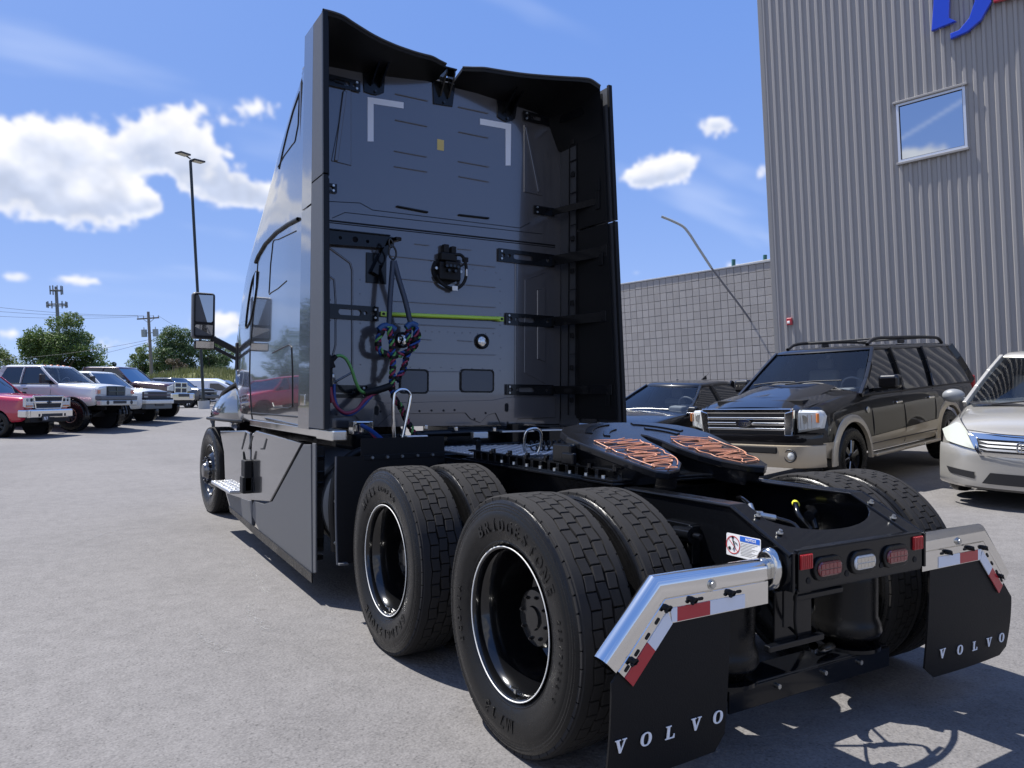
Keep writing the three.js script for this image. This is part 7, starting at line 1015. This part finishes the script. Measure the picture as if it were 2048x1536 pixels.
tree('tall tree out of the frame to the left, mirrored in the cab side', -620, -430, 470, 760, 60, { mat: leafB, seed: 41, clumps: 60, leaves: 16000, size: .27 });
tree('second tall tree out of the frame to the left, mirrored in the cab side', -900, -690, 520, 760, 60, { mat: leafA, seed: 42, clumps: 60, leaves: 16000, size: .27 });
tree('third tree out of the frame to the left, mirrored in the cab side', -330, -180, 600, 760, 70, { mat: leafB, seed: 43, clumps: 60, leaves: 14000, size: .27 });
{ // far scrub that closes the view below the trees
  const R = rng(71), pos = [], nor = [], q = new THREE.Quaternion(), e = new THREE.Euler(), a = V(), nn = V(); const W2 = u => deep(u, 745, 112);
  for (let i = 0; i < 60000; i++) { const u = mix(-200, 620, R()), c = deep(u, 745, 104 + R() * 16), hh = 1.2 + 3.4 * fbm(u * .02, 4, 1, 3) + 1.2 * fbm(u * .11, 9, 1, 2); c.y = .4 + hh * Math.pow(R(), .7) * .95; e.set(R() * 6.28, R() * 6.28, R() * 6.28); q.setFromEuler(e); const L = .28 + R() * .3; nn.set(0, 0, 1).applyQuaternion(q); for (const v of [[-.5, 0], [0, -.3], [.5, 0], [-.5, 0], [.5, 0], [0, .3]]) { a.set(v[0] * L, v[1] * L, 0).applyQuaternion(q); pos.push(c.x + a.x, c.y + a.y, c.z + a.z); nor.push(nn.x, nn.y, nn.z); } }
  const geo = new THREE.BufferGeometry(); geo.setAttribute('position', new THREE.Float32BufferAttribute(pos, 3)); geo.setAttribute('normal', new THREE.Float32BufferAttribute(nor, 3)); geo.setAttribute('uv', new THREE.Float32BufferAttribute(new Float32Array(pos.length / 3 * 2), 2)); const m = raw('scrub', geo, leafMat(.11, .155, .04), scene); tag(m, 'dense far scrub closing the view below the trees', 'scrub', null, 'stuff');
}
{ // grass bank beyond the lot and the open field behind it
  const R = rng(31); const grassTex = dataTex(512, 512, (i, j) => { const a = .75 + (tfbm(i / 512, j / 512, 40, 4, 3) - .5) * .9 + (tfbm(i / 512, j / 512, 6, 3, 7) - .5) * .5; return [a, a, a * .9]; });
  const A = deep(300, 760, 74), nx = 60, nz = 14, rows = []; const field = new THREE.MeshPhysicalMaterial({ color: lin(.13, .14, .045), map: withRep(grassTex, .15), roughness: .95 });
  const h = (x, z) => { const t = -64 - z; const bank = smooth(0, 9, t) * (3.0 + .9 * (fbm(x * .09, 2, z * .09, 3) - .5)) * smooth(-4, 9, x) ; return .40 + bank + (fbm(x * .4, 7, z * .4, 3) - .5) * .3 * smooth(0, 4, t); };
  const X = [], Z = []; for (let x = -420; x <= 420; x += (Math.abs(x - 10) < 60 ? 2 : 24)) X.push(x); for (let z = -63.8; z > -420; z -= (z > -90 ? 1.2 : 18)) Z.push(z);
  const g = grid(Z.map(z => X.map(x => V(x, h(x, z), z)))); g.computeVertexNormals(); const m = raw('grass_field', boxUV(clean(g)), field, scene); m.userData.kind = 'structure';
  // tall grass on the bank
  const pos = []; for (let i = 0; i < 16000; i++) { const x = mix(-8, 34, R()), z = mix(-65, -80, Math.pow(R(), 1.2)), y = h(x, z), hh = .3 + R() * .5, a = R() * 6.28, wd = .05, lx = (R() - .5) * .3, lz = (R() - .5) * .3; pos.push(x - wd * Math.cos(a), y, z - wd * Math.sin(a), x + wd * Math.cos(a), y, z + wd * Math.sin(a), x + lx, y + hh, z + lz); } const gg = new THREE.BufferGeometry(); gg.setAttribute('position', new THREE.Float32BufferAttribute(pos, 3)); gg.computeVertexNormals(); const gm = raw('tall_grass', boxUV(clean(gg)), leafMat(.17, .185, .06), scene); tag(gm, 'tall yellow green grass covering the bank beyond the lot', 'grass', null, 'stuff');
  // black fabric fence along its foot and a few posts
  for (let i = 0; i < 6; i++) { const x = mix(9.5, 23, i / 5), z = -63.2; const p = mesh('fence_post', [B(.14, 1.5, .14, 0, .75, 0)], mat(.03, .03, .03, { roughness: .8 }), scene); p.position.set(x, .40, z); tag(p, 'dark post of the low fence at the foot of the grass bank', 'post', 'fence posts below the grass bank'); }
  const f = mesh('silt_fence', [B(30, .75, .04, 14, .78, -63.35)], mat(.015, .016, .018, { roughness: .9 }), scene); tag(f, 'low black fabric fence at the foot of the grass bank', 'fence');
}
// ---- pale scuffs that tyres and dragged steel left on the asphalt
{
  const R = rng(91); const tex = dataTex(128, 512, (i, j) => { const u = i / 128, v = j / 512; const e = Math.min(u, 1 - u) * 2, n = tfbm(u, v, 24, 4, 55), l = Math.min(1, Math.min(v, 1 - v) * 6); return clamp((n - .50) * 3.2 * Math.min(1, e * 1.6) * l); });
  const scuff = (px, w, label) => { const pts = px.map(p => { const q = on('y', 0, ...p); return V(q.x, gy(q.x, q.z) + .004, q.z); }), c = new THREE.CatmullRomCurve3(pts), n = 30, pos = [], uv = [], idx = []; for (let i = 0; i <= n; i++) { const p = c.getPointAt(i / n), t = c.getTangentAt(i / n), s = V(t.z, 0, -t.x).normalize().multiplyScalar(w / 2); pos.push(p.x + s.x, .004, p.z + s.z, p.x - s.x, .004, p.z - s.z); uv.push(0, i / n, 1, i / n); if (i) { const a = i * 2 - 2; idx.push(a, a + 2, a + 1, a + 1, a + 2, a + 3); } } const g = new THREE.BufferGeometry(); g.setAttribute('position', new THREE.Float32BufferAttribute(pos, 3)); g.setAttribute('uv', new THREE.Float32BufferAttribute(uv, 2)); g.setIndex(idx); g.computeVertexNormals(); const m = raw('scuff_mark', g, new THREE.MeshPhysicalMaterial({ color: lin(.27, .265, .26), roughness: .95, alphaMap: tex, transparent: true, depthWrite: false }), scene); m.castShadow = false; m.userData.kind = 'structure'; };
  scuff([[478, 1108], [505, 1145], [528, 1178], [545, 1200]], .09); scuff([[505, 1200], [500, 1225], [520, 1250], [548, 1268]], .09); scuff([[395, 1262], [425, 1290], [470, 1312]], .08); scuff([[150, 1090], [230, 1062], [300, 1052]], .05); scuff([[655, 1350], [660, 1365], [668, 1382]], .03);
}
camera.far = 3000; camera.updateProjectionMatrix();
renderer.render(scene, camera);
